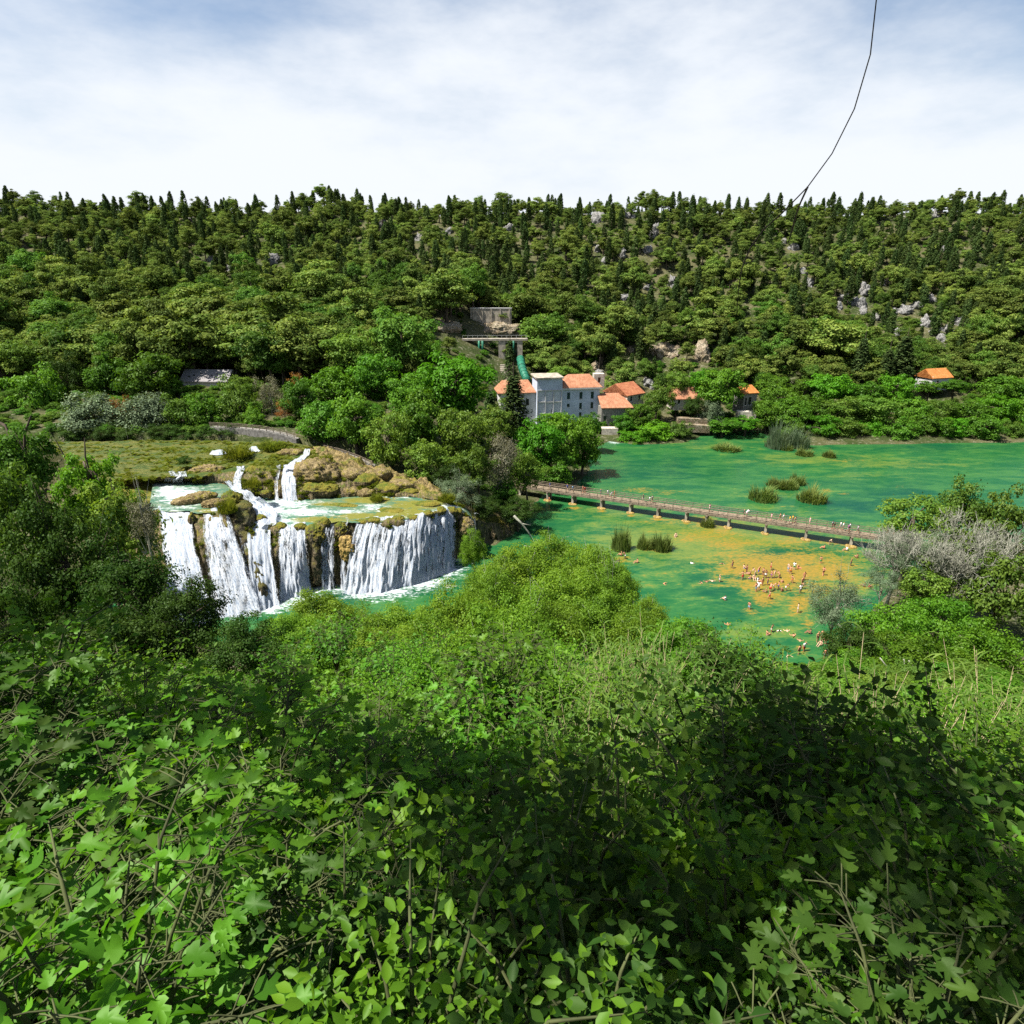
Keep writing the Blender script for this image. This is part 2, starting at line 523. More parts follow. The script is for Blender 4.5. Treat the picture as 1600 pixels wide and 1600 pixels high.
st2 = t.noise(0.6, 6, 0.7, obj, (0.55, 1.6, 1), 0.8)
st3 = t.noise(2.2, 4, 0.7, obj, (0.6, 1.3, 1), 0.4)
n1 = t.math('ADD', t.math('MULTIPLY', st, 0.55), t.math('ADD', t.math('MULTIPLY', st2, 0.33), t.math('MULTIPLY', st3, 0.12)))
c = t.mix(t.ramp(n1, 0.40, 0.62), (0.008, 0.074, 0.023), (0.036, 0.122, 0.030))
c = t.mix(t.math('MULTIPLY', t.attr('deep'), t.ramp(n1, 0.68, 0.40), True), c, (0.003, 0.048, 0.026))
yl = t.math('ADD', t.math('SUBTRACT', t.attr('yellow'), t.math('MULTIPLY', t.attr('deep'), 0.55)), t.math('ADD', t.math('MULTIPLY', t.math('SUBTRACT', n1, 0.5), 3.0), t.math('MULTIPLY', t.math('SUBTRACT', st3, 0.5), 0.9)))
c = t.mix(t.math('MULTIPLY', t.ramp(yl, 0.25, 0.95), 0.8), c, (0.115, 0.148, 0.026))
oc = t.math('ADD', t.math('SUBTRACT', t.attr('ochre'), t.math('MULTIPLY', t.attr('deep'), 0.35)), t.math('ADD', t.math('MULTIPLY', t.math('SUBTRACT', n1, 0.5), 2.8), t.math('MULTIPLY', t.math('SUBTRACT', st3, 0.5), 1.0)))
c = t.mix(t.math('MULTIPLY', t.ramp(oc, 0.36, 0.9), 0.88), c, t.mix(t.ramp(st3, 0.38, 0.62), (0.15, 0.118, 0.017), (0.25, 0.148, 0.019)))
fo = t.math('ADD', t.attr('foam'), t.math('MULTIPLY', t.math('SUBTRACT', t.math('ADD', t.math('MULTIPLY', st2, 0.5), t.math('MULTIPLY', st3, 0.5)), 0.5), 4.6))
fo = t.math('MULTIPLY', t.ramp(fo, 0.32, 1.05), t.ramp(t.attr('foam'), 0.05, 0.2))
c = t.mix(fo, c, t.mix(t.ramp(st3, 0.3, 0.65), (0.26, 0.34, 0.36), (0.54, 0.57, 0.59)))
wave = t.noise(2.6, 3, 0.6, obj, (0.7, 1.3, 1))
rgh = t.math('ADD', 0.12, t.math('MULTIPLY', fo, 0.6))
t.surf(t.bsdf(c, rgh, t.bump(wave, 0.25, 0.12), 0.18, 1.33))
mesh.materials.append(t.mat)
tag(link('lake_water', mesh), kind='structure')

# ------------------------------------------------------------------ waterfall terraces (tufa barrier)
KEYS = [
    # base (z 0)        lip                  back of pool        upper lip           back of meadow
    ((215, 1010, 0), (150, 805, 13.4), (160, 765, 13.4), (160, 750, 15), (60, 690, 15.4)),
    ((240, 1000, 0), (205, 800, 13.4), (210, 758, 13.4), (215, 748, 15), (170, 690, 15.4)),
    ((290, 975, 0), (250, 795, 13.3), (256, 752, 13.3), (262, 745, 15), (230, 688, 15.4)),
    ((345, 962, 0), (306, 800, 13.3), (310, 754, 13.4), (310, 746, 15), (300, 688, 15.4)),
    ((395, 950, 0), (350, 797, 13.4), (350, 756, 13.5), (350, 738, 15), (345, 690, 15.4)),
    ((408, 946, 0), (372, 795, 12.8), (376, 768, 13.0), (378, 735, 15), (375, 690, 16)),
    ((416, 945, 0), (404, 818, 10.8), (412, 778, 10.8), (410, 735, 15), (405, 690, 16.3)),
    ((440, 936, 0), (425, 824, 10.2), (428, 779, 10.8), (428, 734, 15), (425, 690, 16.5)),
    ((462, 928, 0), (450, 830, 9.8), (450, 780, 10.8), (450, 732, 15), (445, 690, 16.5)),
    ((492, 918, 0), (487, 818, 10.4), (490, 780, 10.7), (490, 728, 15.2), (480, 695, 16)),
    ((548, 912, 0), (550, 815, 10.5), (550, 775, 10.7), (545, 738, 14), (525, 705, 15)),
    ((610, 909, 0), (610, 812, 10.5), (610, 775, 10.6), (605, 757, 12), (575, 725, 13)),
    ((662, 896, 0), (660, 808, 10.4), (655, 778, 10.5), (645, 768, 11), (640, 745, 11.5)),
    ((702, 882, 0), (700, 797, 10.0), (690, 783, 10.2), (680, 775, 10.6), (675, 755, 11)),
    ((728, 868, 0), (722, 803, 8.3), (712, 790, 9), (705, 782, 9.5), (700, 765, 9.8)),
    ((765, 848, 0), (752, 815, 4.5), (745, 800, 6), (738, 790, 6.5), (735, 772, 7)),
    ((800, 834, 0), (797, 820, 1.2), (790, 808, 2), (785, 800, 2.5), (780, 785, 3)),
]
KP = np.array([[at_z(*p) for p in k] for k in KEYS])          # (nk, 5, 3)
KS = np.array([k[1][0] for k in KEYS], float)                 # column coordinate: lip pixel
NCOL = 420
S = np.linspace(KS[0], KS[-1], NCOL)
def col_interp(A):
    out = np.zeros((NCOL, 3))
    for i in range(3):
        out[:, i] = np.interp(S, KS, A[:, i])
    return out
ker = np.hanning(13); ker /= ker.sum()
def smooth_cols(A):
    B = A.copy()
    for i in range(3):
        B[:, i] = np.convolve(np.pad(A[:, i], 6, 'edge'), ker, 'valid')
    return B
base, lip, pback, ulip, mback = [smooth_cols(col_interp(KP[:, j])) for j in range(5)]
lip0 = lip.copy()
_a = np.concatenate([[0], np.cumsum(np.linalg.norm(np.diff(lip, axis=0), axis=1))])
lip[:, 2] += 0.75 * fbm(_a / 2.2, 0.3, 0.1, 4, 201)
lip[:, 1] += 1.7 * fbm(_a / 2.8, 4.3, 0.1, 4, 203)
arc = np.concatenate([[0], np.cumsum(np.linalg.norm(np.diff(lip, axis=0), axis=1))])
def s_to_arc(s):
    return np.interp(s, S, arc)

def face(a, b, v, bulge):
    """a lip, b base; v 0 at the lip .. 1 at the base; rounded top"""
    P = a + (b - a) * np.array([1, 1, 0]) * (v ** 0.75) + (b - a) * np.array([0, 0, 1]) * (v ** 1.25)
    P[:, 1] -= bulge * math.sin(math.pi * min(1, v)) 
    return P

rows, zone = [], []
def addrow(P, z):
    rows.append(P)
    zone.append(z)
addrow(base + np.array([0, -0.8, -2.0]), 0)
for v in np.linspace(1, 0, 34)[:-1]:
    addrow(face(lip, base, v, 0.15), 0)
for v in np.linspace(0, 1, 34)[:-1]:
    P = lip + (pback - lip) * v
    P[:, 2] -= 0.55 * math.sin(math.pi * v) ** 0.5
    addrow(P, 1)
for v in np.linspace(1, 0, 22)[:-1]:
    addrow(face(ulip, pback, v, 0.4), 2)
for v in np.linspace(0, 1, 50):
    addrow(ulip + (mback - ulip) * v, 3)
RW = np.array(rows)                       # (nr, ncol, 3)
ZN = np.repeat(np.array(zone)[:, None], NCOL, 1)
nr = len(rows)
X, Y, Z = RW[..., 0], RW[..., 1], RW[..., 2]
A = np.broadcast_to(arc[None, :], X.shape)
nz = fbm(X / 2.6, Y / 2.6, Z / 3.4, 5, 21)
rib = fbm(A / 0.9, Y * 0.05, Z / 14, 3, 33)
steep = np.where((ZN == 0) | (ZN == 2), 1.0, 0.0)
RW2 = RW.copy()
RW2[..., 1] -= steep * (1.5 * nz + 0.9 * rib)
RW2[..., 0] += steep * 0.5 * fbm(X / 2, Y / 2, Z / 2, 3, 51)
rough = sstep(470, 500, S)[None, :] * (ZN == 3) * (1 - 0.6 * sstep(700, 760, S)[None, :])
RW2[..., 2] += rough * (1.3 * fbm(X / 2.4, Y / 2.4, 0, 4, 61) + 0.8 * np.abs(fbm(X / 0.9, Y / 0.9, 0, 3, 62)))
RW2[..., 2] += np.where(ZN == 1, 0.75 * nz + 0.35 * fbm(X / 0.9, Y / 0.9, 0, 3, 77), np.where(ZN == 3, 0.25 * nz + 0.25 * fbm(X / 1.2, Y / 1.2, 0, 3, 78), 0.35 * nz))
idx = np.arange(nr * NCOL).reshape(nr, NCOL)
F = np.stack([idx[:-1, :-1], idx[:-1, 1:], idx[1:, 1:], idx[1:, :-1]], -1).reshape(-1, 4)
mesh = mesh_np('tufa_barrier', RW2.reshape(-1, 3), F, [], smooth=True)
fattr(mesh, 'arc', A.ravel())
fattr(mesh, 'meadow', (np.where(ZN == 3, 1.0, 0.0) * (1 - sstep(465, 495, S))[None, :]).ravel())
fattr(mesh, 'dry', rough.ravel())
fattr(mesh, 'wall', steep.ravel())
def moss_rock(name, dry=0.5):
    t = NT(name)
    obj = t.n('ShaderNodeTexCoord').outputs['Object']
    geo = t.n('ShaderNodeNewGeometry')
    sx = t.n('ShaderNodeSeparateXYZ')
    t.set(sx.inputs[0], geo.outputs['Normal'])
    n1 = t.noise(0.7, 6, 0.65, obj)
    n2 = t.noise(4.0, 5, 0.7, obj)
    vs = t.noise(1.0, 5, 0.65, obj, (3.2, 1.2, 0.22))
    rock = t.mix(t.ramp(n2, 0.35, 0.65), (0.06, 0.045, 0.025), (0.25, 0.19, 0.10))
    rock = t.mix(t.ramp(vs, 0.42, 0.6), rock, (0.03, 0.028, 0.016))
    moss = t.mix(t.ramp(n1, 0.36, 0.62), (0.075, 0.105, 0.012), (0.20, 0.165, 0.025))
    moss = t.mix(t.ramp(n2, 0.3, 0.7), t.mix(1.0, moss, (0.6, 0.65, 0.5), 'MULTIPLY'), moss)
    fac = t.math('ADD', sx.outputs['Z'], t.math('MULTIPLY', t.math('SUBTRACT', n1, 0.5), 1.8))
    fac = t.math('SUBTRACT', t.ramp(fac, 0.15 + dry * 0.3, 0.55 + dry * 0.3), t.math('MULTIPLY', t.attr('wall'), t.ramp(vs, 0.62, 0.45)), True)
    c = t.mix(fac, rock, moss)
    h = t.math('ADD', t.math('MULTIPLY', n2, 0.6), vs)
    return t, c, h, n1, n2, obj
t, c, h, n1, n2, obj = moss_rock('wet_moss_tufa', 0.1)
mflow = t.noise(0.5, 6, 0.65, obj, (0.6, 1.8, 1), 0.7)
mf2 = t.noise(2.6, 4, 0.7, obj, (0.6, 1.6, 1))
md = t.mix(t.ramp(mflow, 0.38, 0.62), (0.037, 0.070, 0.008), (0.122, 0.115, 0.02))
md = t.mix(t.ramp(mf2, 0.35, 0.65), t.mix(1.0, md, (0.7, 0.8, 0.7), 'MULTIPLY'), md)
n4 = t.noise(1.1, 6, 0.7, obj)
dr = t.mix(t.ramp(n4, 0.36, 0.62), (0.12, 0.085, 0.022), (0.29, 0.215, 0.09))
dr = t.mix(t.ramp(n2, 0.36, 0.55), (0.05, 0.04, 0.018), dr)
c = t.mix(t.math('MULTIPLY', t.attr('dry'), t.ramp(t.noise(0.45, 4, 0.6, obj), 0.42, 0.52)), c, dr)
c = t.mix(t.attr('meadow'), c, md)
t.surf(t.bsdf(c, 0.6, t.bump(h, 0.9, 0.4), 0.25))
mesh.materials.append(t.mat)
tag(link('rock_terrace', mesh), kind='structure')

# pools on the terraces
def pool(name, s0, s1, za, foamfn, v0=-0.03, v1=1.0):
    cs = np.where((S >= s0) & (S <= s1))[0]
    vv = np.linspace(v0, v1, 70)
    G = np.array([lip[cs] + (pback[cs] - lip[cs]) * v for v in vv])
    for k in range(len(vv)):
        G[k, :, 2] = lip0[cs, 2] + (pback[cs, 2] - lip0[cs, 2]) * max(0, vv[k]) + 0.03
    G[..., 2] += za + 0.05 * fbm(G[..., 0], G[..., 1], 0, 2, 3)
    n, m = G.shape[:2]
    i = np.arange(n * m).reshape(n, m)
    me = mesh_np(name, G.reshape(-1, 3), np.stack([i[:-1, :-1], i[:-1, 1:], i[1:, 1:], i[1:, :-1]], -1).reshape(-1, 4), [M['pool']], smooth=True)
    qx, qy, _ = project(G.reshape(-1, 3))
    f = np.zeros(n * m)
    for bx, by, rx, ry, a in foamfn:
        f = np.maximum(f, a * np.exp(-(((qx - bx) / rx) ** 2 + ((qy - by) / ry) ** 2)))
    fattr(me, 'foam', f)
    f2 = np.zeros(n * m)
    for bx, by, rx, ry in [(575, 782, 45, 6), (655, 789, 55, 8), (695, 782, 30, 6), (560, 806, 40, 6), (615, 803, 40, 8), (500, 812, 60, 6), (640, 800, 30, 8), (520, 788, 40, 3), (330, 798, 30, 4)]:
        f2 = np.maximum(f2, 1.1 * np.exp(-(((qx - bx) / rx) ** 2 + ((qy - by) / ry) ** 2)))
    fattr(me, 'weed', f2)
    o = link(name, me)
    tag(o, kind='structure')
t = NT('pool_water')
obj = t.n('ShaderNodeTexCoord').outputs['Object']
a = t.noise(0.8, 6, 0.65, obj, (0.6, 1.6, 1), 0.8)
b = t.noise(3.5, 4, 0.7, obj, (0.5, 1.6, 1))
n1 = t.math('ADD', t.math('MULTIPLY', a, 0.6), t.math('MULTIPLY', b, 0.4))
c = t.mix(t.ramp(n1, 0.38, 0.6), (0.035, 0.12, 0.08), (0.135, 0.18, 0.10))
c = t.mix(t.math('MAXIMUM', t.ramp(a, 0.56, 0.66), t.ramp(t.math('ADD', t.attr('weed'), t.math('MULTIPLY', t.math('SUBTRACT', n1, 0.5), 3.0)), 0.35, 0.7)), c, t.mix(b, (0.085, 0.105, 0.016), (0.21, 0.19, 0.04)))
fo = t.ramp(t.math('ADD', t.attr('foam'), t.math('MULTIPLY', t.math('SUBTRACT', n1, 0.5), 4.6)), 0.34, 1.1)
c = t.mix(fo, c, t.mix(t.ramp(b, 0.32, 0.62), (0.26, 0.35, 0.36), (0.52, 0.55, 0.57)))
t.surf(t.bsdf(c, t.math('ADD', 0.12, t.math('MULTIPLY', fo, 0.6)), t.bump(n1, 0.5, 0.2), 0.5, 1.33))
M['pool'] = t.mat
pool('pool_water', 232, 372, 0.0, [(285, 775, 45, 16, 1.1), (260, 765, 20, 12, 1), (330, 762, 30, 5, .4), (280, 795, 60, 5, .6), (345, 792, 20, 6, .5)])
pool('pool_water', 386, 738, 0.0, [(410, 800, 50, 22, 1.2), (450, 785, 40, 12, 1.1), (480, 800, 60, 7, 1.1), (540, 799, 50, 4, .8), (455, 778, 20, 8, 1), (585, 792, 25, 5, .9), (605, 797, 25, 4, .8), (630, 776, 40, 3, .7), (700, 795, 22, 10, 1), (670, 807, 40, 4, .8), (430, 815, 40, 10, 1)])

# falling water: sheets that hang a little in front of the rock
def watermat(name, dens, tint=(0.66, 0.69, 0.73)):
    t = NT(name)
    uv = t.n('ShaderNodeUVMap', uv_map='flow').outputs[0]
    a = t.noise(1.0, 4, 0.6, uv, (1.5, 0.13, 1))
    b = t.noise(1.0, 4, 0.65, uv, (5.0, 0.5, 1))
    s = t.noise(1.0, 4, 0.8, uv, (8.0, 3.0, 1))
    n1 = t.math('ADD', t.math('MULTIPLY', a, 0.36), t.math('ADD', t.math('MULTIPLY', b, 0.30), t.math('MULTIPLY', s, 0.34)))
    n1 = t.math('ADD', t.math('MULTIPLY', t.math('SUBTRACT', n1, 0.5), 2.3), 0.5)
    pu = t.noise(1.0, 5, 0.7, uv, (0.7, 0.5, 1))
    n1 = t.math('ADD', n1, t.math('MULTIPLY', t.math('SUBTRACT', pu, 0.5), 0.7))
    ed = t.math('ADD', n1, t.math('MULTIPLY', t.math('SUBTRACT', t.attr('cover'), 0.85), 0.9))
    al = t.ramp(ed, dens - 0.04, dens + 0.26)
    c = t.mix(t.ramp(t.math('ADD', t.math('MULTIPLY', s, 0.5), t.math('MULTIPLY', b, 0.5)), 0.38, 0.58), t.mix(1.0, tint, (0.42, 0.52, 0.66), 'MULTIPLY'), tint)
    d = t.n('ShaderNodeBsdfDiffuse')
    t.set(d.inputs[0], c)
    # droplets scatter light from above as much as from in front
    ge = t.n('ShaderNodeNewGeometry')
    va = t.n('ShaderNodeVectorMath', operation='ADD')
    t.set(va.inputs[0], ge.outputs['Normal'])
    va.inputs[1].default_value = (0, 0, 0.9)
    vn = t.n('ShaderNodeVectorMath', operation='NORMALIZE')
    t.set(vn.inputs[0], va.outputs[0])
    bp_ = t.n('ShaderNodeBump')
    t.set(bp_.inputs['Height'], n1)
    bp_.inputs['Strength'].default_value = 0.5
    bp_.inputs['Distance'].default_value = 0.5
    t.set(bp_.inputs['Normal'], vn.outputs[0])
    t.set(d.inputs['Normal'], bp_.outputs[0])
    tl = t.n('ShaderNodeBsdfTranslucent')
    t.set(tl.inputs[0], c)
    m = t.n('ShaderNodeMixShader')
    m.inputs[0].default_value = 0.35
    t.set(m.inputs[1], d.outputs[0])
    t.set(m.inputs[2], tl.outputs[0])
    tp = t.n('ShaderNodeBsdfTransparent')
    m2 = t.n('ShaderNodeMixShader')
    t.set(m2.inputs[0], al)
    t.set(m2.inputs[1], tp.outputs[0])
    t.set(m2.inputs[2], m.outputs[0])
    return t.surf(m2.outputs[0])
M['fall_full'] = watermat('falling_water_full', 0.22)
M['fall_mid'] = watermat('falling_water_broken', 0.44)
M['fall_thin'] = watermat('falling_water_thin', 0.56)

def add_flow(me, n, m, U, V, cover, F):
    uvl = me.uv_layers.new(name='flow')
    UV = np.stack([U.ravel(), V.ravel()], 1)
    uvl.data.foreach_set('uv', UV[np.asarray(F).ravel()].astype(np.float32).ravel())
    fattr(me, 'cover', cover.ravel())

def sheet(name, G, mat, label, soft=0.12, group='waterfalls over the tufa barrier', foot=0.15, top=0.0):
    """G (rows, cols, 3) from top to bottom; soft edges at the sides"""
    n, m = G.shape[:2]
    dv = np.concatenate([np.zeros((1, m)), np.cumsum(np.linalg.norm(np.diff(G, axis=0), axis=2), axis=0)])
    du = np.concatenate([[0], np.cumsum(np.linalg.norm(np.diff(G[n // 3], axis=0), axis=1))])
    U = np.broadcast_to(du[None, :], (n, m)) + 37.1 * len(name) + G[0, 0, 0] * 3
    G = G.copy()
    G[..., 1] -= 0.75 * fbm(U * 0.7, dv * 0.10, 0, 3, 12) + 0.30 * fbm(U * 3.0, dv * 0.5, 0, 2, 15)
    G[..., 0] += 0.10 * fbm(U * 2, dv * 0.5, 4, 2, 16)
    s = np.linspace(0, 1, m)[None, :]
    cover = np.minimum(1, np.minimum(s, 1 - s) / soft) * np.ones((n, 1))
    cover = cover * 0.9 + 0.1 - 0.5 * np.maximum(0, 0.5 - np.minimum(s, 1 - s) / soft) * (1 + vnoise(dv * 1.1, U * 0.0 + 3.3, 0, 19)) + foot * (np.linspace(0, 1, n)[:, None] ** 2)
    i = np.arange(n * m).reshape(n, m)
    F = np.stack([i[:-1, :-1], i[1:, :-1], i[1:, 1:], i[:-1, 1:]], -1).reshape(-1, 4)
    me = mesh_np(name, G.reshape(-1, 3), F, [M[mat]], smooth=True)
    add_flow(me, n, m, U, dv, cover, F)
    o = link(name, me)
    tag(o, label, 'waterfall', group)
    return o

def resample_cols(A, s):
    return np.stack([np.interp(s, S, A[:, i]) for i in range(3)], 1)

def front_fall(s0, s1, mat, label, out=0.9, spread=0.0, zend=0.0, soft=0.2, name='waterfall', over=0.12, lean=0.0):
    s = np.linspace(s0, s1, max(24, int((s1 - s0) * 1.3)))
    L, B, PB = resample_cols(lip, s), resample_cols(base, s), resample_cols(pback, s)
    rws = []
    for v in np.linspace(-over, 1.0, 60):
        if v < 0:
            P = L + (PB - L) * (-v)
            P[:, 2] += 0.12
        else:
            P = face(L, B, v, 0.15)
            P[:, 1] -= 0.55 * min(1, v * 4) + out * v
            P[:, 2] += 0.12 * (1 - v)
            P[:, 0] += lean * v
            P[:, 0] += spread * v * (np.linspace(-1, 1, len(s)))
        rws.append(P)
    return sheet(name, np.array(rws), M and mat, label, soft)

front_fall(243, 302, 'fall_full', 'white waterfall at the far left of the barrier, half hidden by the dark tree', 1.2, 0.6)
front_fall(311, 362, 'fall_mid', 'broad white waterfall fanning out below the long brown rock, second from the left', 1.3, 2.2)
front_fall(362, 386, 'fall_thin', 'thin grey veil of water on the dark rock beside the blue cascade', 0.9, 0.8, soft=0.3)
front_fall(384, 426, 'fall_full', 'steep blue-white cascade dropping through the gap in the middle of the barrier', 1.3, 0.8)
front_fall(426, 488, 'fall_mid', 'white fan of water sliding over a round mossy dome', 1.1, 0.8)
front_fall(501, 530, 'fall_thin', 'narrow thin waterfall between the mossy overhang and the ochre rock', 0.9, 0.1)
front_fall(529, 553, 'fall_thin', 'faint trickle of water over the ochre rock', 1.6, 0.0, soft=0.4)
front_fall(551, 718, 'fall_mid', 'widest white curtain waterfall ending in foam on the green lower lake', 3.4, 0.5, soft=0.06, lean=-0.8)
front_fall(724, 745, 'fall_thin', 'slender trickle at the right end of the waterfall barrier', 0.9, 0.0, soft=0.3)

def upper_fall(s0, s1, mat, label, out=0.7, soft=0.15):
    s = np.linspace(s0, s1, max(14, int((s1 - s0) * 1.3)))
    U_, B, MB_ = resample_cols(ulip, s), resample_cols(pback, s), resample_cols(mback, s)
    rws = []
    for v in np.linspace(-0.10, 1.05, 40):
        if v < 0:
            P = U_ + (MB_ - U_) * (-v)
            P[:, 2] += 0.25
        else:
            P = face(U_, B, min(v, 1), 0.4)
            P[:, 1] -= out * min(1, v * 3)
            P[:, 2] += 0.15 * (1 - v)
        rws.append(P)
    return sheet('waterfall', np.array(rws), mat, label, soft, 'small falls on the upper terrace')
upper_fall(440, 468, 'fall_mid', 'bright free-falling spout behind the middle pool, left of the large mossy boulder')
upper_fall(364, 378, 'fall_mid', 'small white fall beside the dark mossy wall, above the tumbling cascade')
upper_fall(250, 290, 'fall_thin', 'low fringe of water spilling from the mossy river into the left pool')
upper_fall(430, 438, 'fall_thin', 'hair-thin trickle on the dark mossy wall just left of the bright spout')

def picked(cp_rows, mat, label, n=40, m=30, soft=0.2, group='small falls on the upper terrace', lift=0.18, nz_=0.22):
    """water running over picked points (px, py, z), rows from top to bottom, each (left, right)"""
    A = np.array([[at_z(*p) for p in r] for r in cp_rows])
    k = len(A)
    tt = np.linspace(0, k - 1, n)
    G = np.zeros((n, m, 3))
    for i in range(3):
        l = np.interp(tt, np.arange(k), A[:, 0, i])
        r = np.interp(tt, np.arange(k), A[:, 1, i])
        G[..., i] = l[:, None] + (r - l)[:, None] * np.linspace(0, 1, m)[None, :]
    G[..., 2] += lift + nz_ * fbm(G[..., 0] * 0.9, G[..., 1] * 0.9, 0, 4, 44)
    return sheet('waterfall', G, mat, label, soft, group)
picked([((348, 756, 14.0), (362, 754, 14.0)), ((362, 766, 13.5), (382, 762, 13.3)), ((374, 780, 12.8), (402, 772, 12.2)), ((386, 798, 11.9), (426, 784, 11.2)), ((396, 814, 11.3), (440, 800, 10.95)), ((402, 828, 10.6), (436, 818, 10.6))], 'fall_mid', 'tumbling white cascade running down from the left pool to the middle pool', nz_=0.9)
picked([((330, 705, 15.9), (352, 703, 15.9)), ((324, 712, 15.3), (366, 710, 15.3))], 'fall_full', 'low white step of water on the upper river, left of the grass hummock', 16, 20, soft=0.22)
picked([((392, 698, 16.4), (402, 698, 16.4)), ((382, 709, 15.5), (412, 707, 15.5))], 'fall_full', 'low white step of water on the upper river, right of the grass hummock', 16, 20, soft=0.22)
picked([((474, 703, 16.4), (487, 703, 16.4)), ((470, 712, 15.8), (486, 712, 15.8)), ((450, 724, 15.6), (476, 722, 15.6)), ((438, 736, 15.2), (468, 734, 15.2))], 'fall_mid', 'shallow white run of water feeding the bright spout', 30, 24)
picked([((506, 714, 15.6), (514, 714, 15.6)), ((514, 726, 15.0), (522, 726, 15.0)), ((522, 736, 14.4), (531, 736, 14.4)), ((522, 745, 13.6), (530, 745, 13.6))], 'fall_mid', 'thin white rill running beside the large mossy boulder below the path fence', 24, 14)
picked([((738, 803, 6.2), (746, 803, 6.2)), ((748, 812, 3.0), (765, 812, 3.0)), ((758, 820, 0.8), (790, 818, 0.6)), ((765, 826, 0.1), (800, 824, 0.1))], 'fall_mid', 'low side cascade entering the lower lake right of the barrier', 24, 20, group='waterfalls over the tufa barrier')

# ------------------------------------------------------------------ boulders
def ico(sub):
    me = bpy.data.meshes.new('tmp')
    import bmesh
    bm = bmesh.new()
    bmesh.ops.create_icosphere(bm, subdivisions=sub, radius=1)
    V = np.array([v.co[:] for v in bm.verts])
    F = np.array([[v.index for v in f.verts] for f in bm.faces])
    bm.free()
    bpy.data.meshes.remove(me)
    return V, F
ICO5, ICO4, ICO3 = ico(5), ico(4), ico(3)

def blob(size, seed, ic=ICO5, freq=1.0, amp=0.55, sub=0.14):
    V, F = ic
    V = V.copy()
    sz = np.array(size)
    W = V * sz
    d = fbm(W[:, 0] * 0.5 * freq + seed * 7.1, W[:, 1] * 0.5 * freq, W[:, 2] * 0.5 * freq, 3, seed)
    d2 = fbm(W[:, 0] * 1.8 * freq, W[:, 1] * 1.8 * freq, W[:, 2] * 1.8 * freq + seed, 4, seed + 50)
    d3 = fbm(W[:, 0] * 5 * freq, W[:, 1] * 5 * freq, W[:, 2] * 5 * freq + seed, 3, seed + 80)
    W = W * (1 + amp * d[:, None]) + V * (min(sz) * (sub * 2.8 * np.abs(d2) + 0.20 * d3)[:, None])
    return W, F

t, c, h, n1, n2, obj = moss_rock('mossy_tufa', 0.0)
M['tufa_moss'] = t.surf(t.bsdf(c, 0.8, t.bump(h, 0.9, 0.3), 0.2))
t, c, h, n1, n2, obj = moss_rock('dark_wet_tufa', 0.75)
c = t.mix(0.45, c, (0.02, 0.018, 0.010))
M['tufa_dark'] = t.surf(t.bsdf(c, 0.6, t.bump(h, 0.9, 0.3), 0.3))
t = NT('dry_tufa')
n1 = t.noise(0.8, 6, 0.7)
n2 = t.noise(5, 5, 0.7)
c = t.mix(t.ramp(n1, 0.35, 0.62), (0.15, 0.11, 0.045), (0.32, 0.25, 0.13))
c = t.mix(t.ramp(n2, 0.36, 0.58), (0.06, 0.045, 0.02), c)
c = t.mix(t.ramp(t.noise(1.1, 5), 0.52, 0.64), c, (0.17, 0.15, 0.025))
M['tufa_dry'] = t.surf(t.bsdf(c, 0.9, t.bump(n2, 0.9, 0.25), 0.15))
t = NT('ochre_tufa')
n2 = t.noise(3, 5, 0.7, None, (1, 1, 0.4))
c = t.mix(t.ramp(n2, 0.35, 0.62), (0.10, 0.065, 0.018), (0.36, 0.25, 0.075))
M['tufa_ochre'] = t.surf(t.bsdf(c, 0.6, t.bump(n2, 0.9, 0.25), 0.3))
t = NT('limestone')
n1 = t.noise(0.5, 6, 0.7)
n2 = t.noise(2.5, 5, 0.7, None, (1, 1, 0.5))
c = t.mix(t.ramp(n2, 0.38, 0.6), (0.085, 0.085, 0.08), (0.27, 0.265, 0.255))
c = t.mix(t.ramp(n1, 0.58, 0.7), c, (0.26, 0.20, 0.14))
M['limestone'] = t.surf(t.bsdf(c, 0.9, t.bump(n2, 0.8, 0.6), 0.2))
t = NT('earth_slope')
n1 = t.noise(0.35, 6, 0.7)
n2 = t.noise(2.5, 5, 0.7)
c = t.mix(t.ramp(n1, 0.4, 0.6), (0.22, 0.165, 0.115), (0.36, 0.30, 0.23))
c = t.mix(t.ramp(n2, 0.38, 0.55), (0.07, 0.075, 0.03), c)
M['earth'] = t.surf(t.bsdf(c, 0.95, t.bump(n2, 0.8, 0.4), 0.1))

def stone(name, px, py, z, size, mat, label, cat, seed, group=None, rz=0.0, freq=1.0, amp=0.5, y=None, ic=ICO5, tilt=0.0):
    p = at_z(px, py, z) if y is None else at_y(px, py, y)
    V, F = blob(size, seed, ic, freq, amp)
    o = link(name, mesh_np(name, V, F, [M[mat]], smooth=True), None, p, (0, tilt, rz))
    return tag(o, label, cat, group)

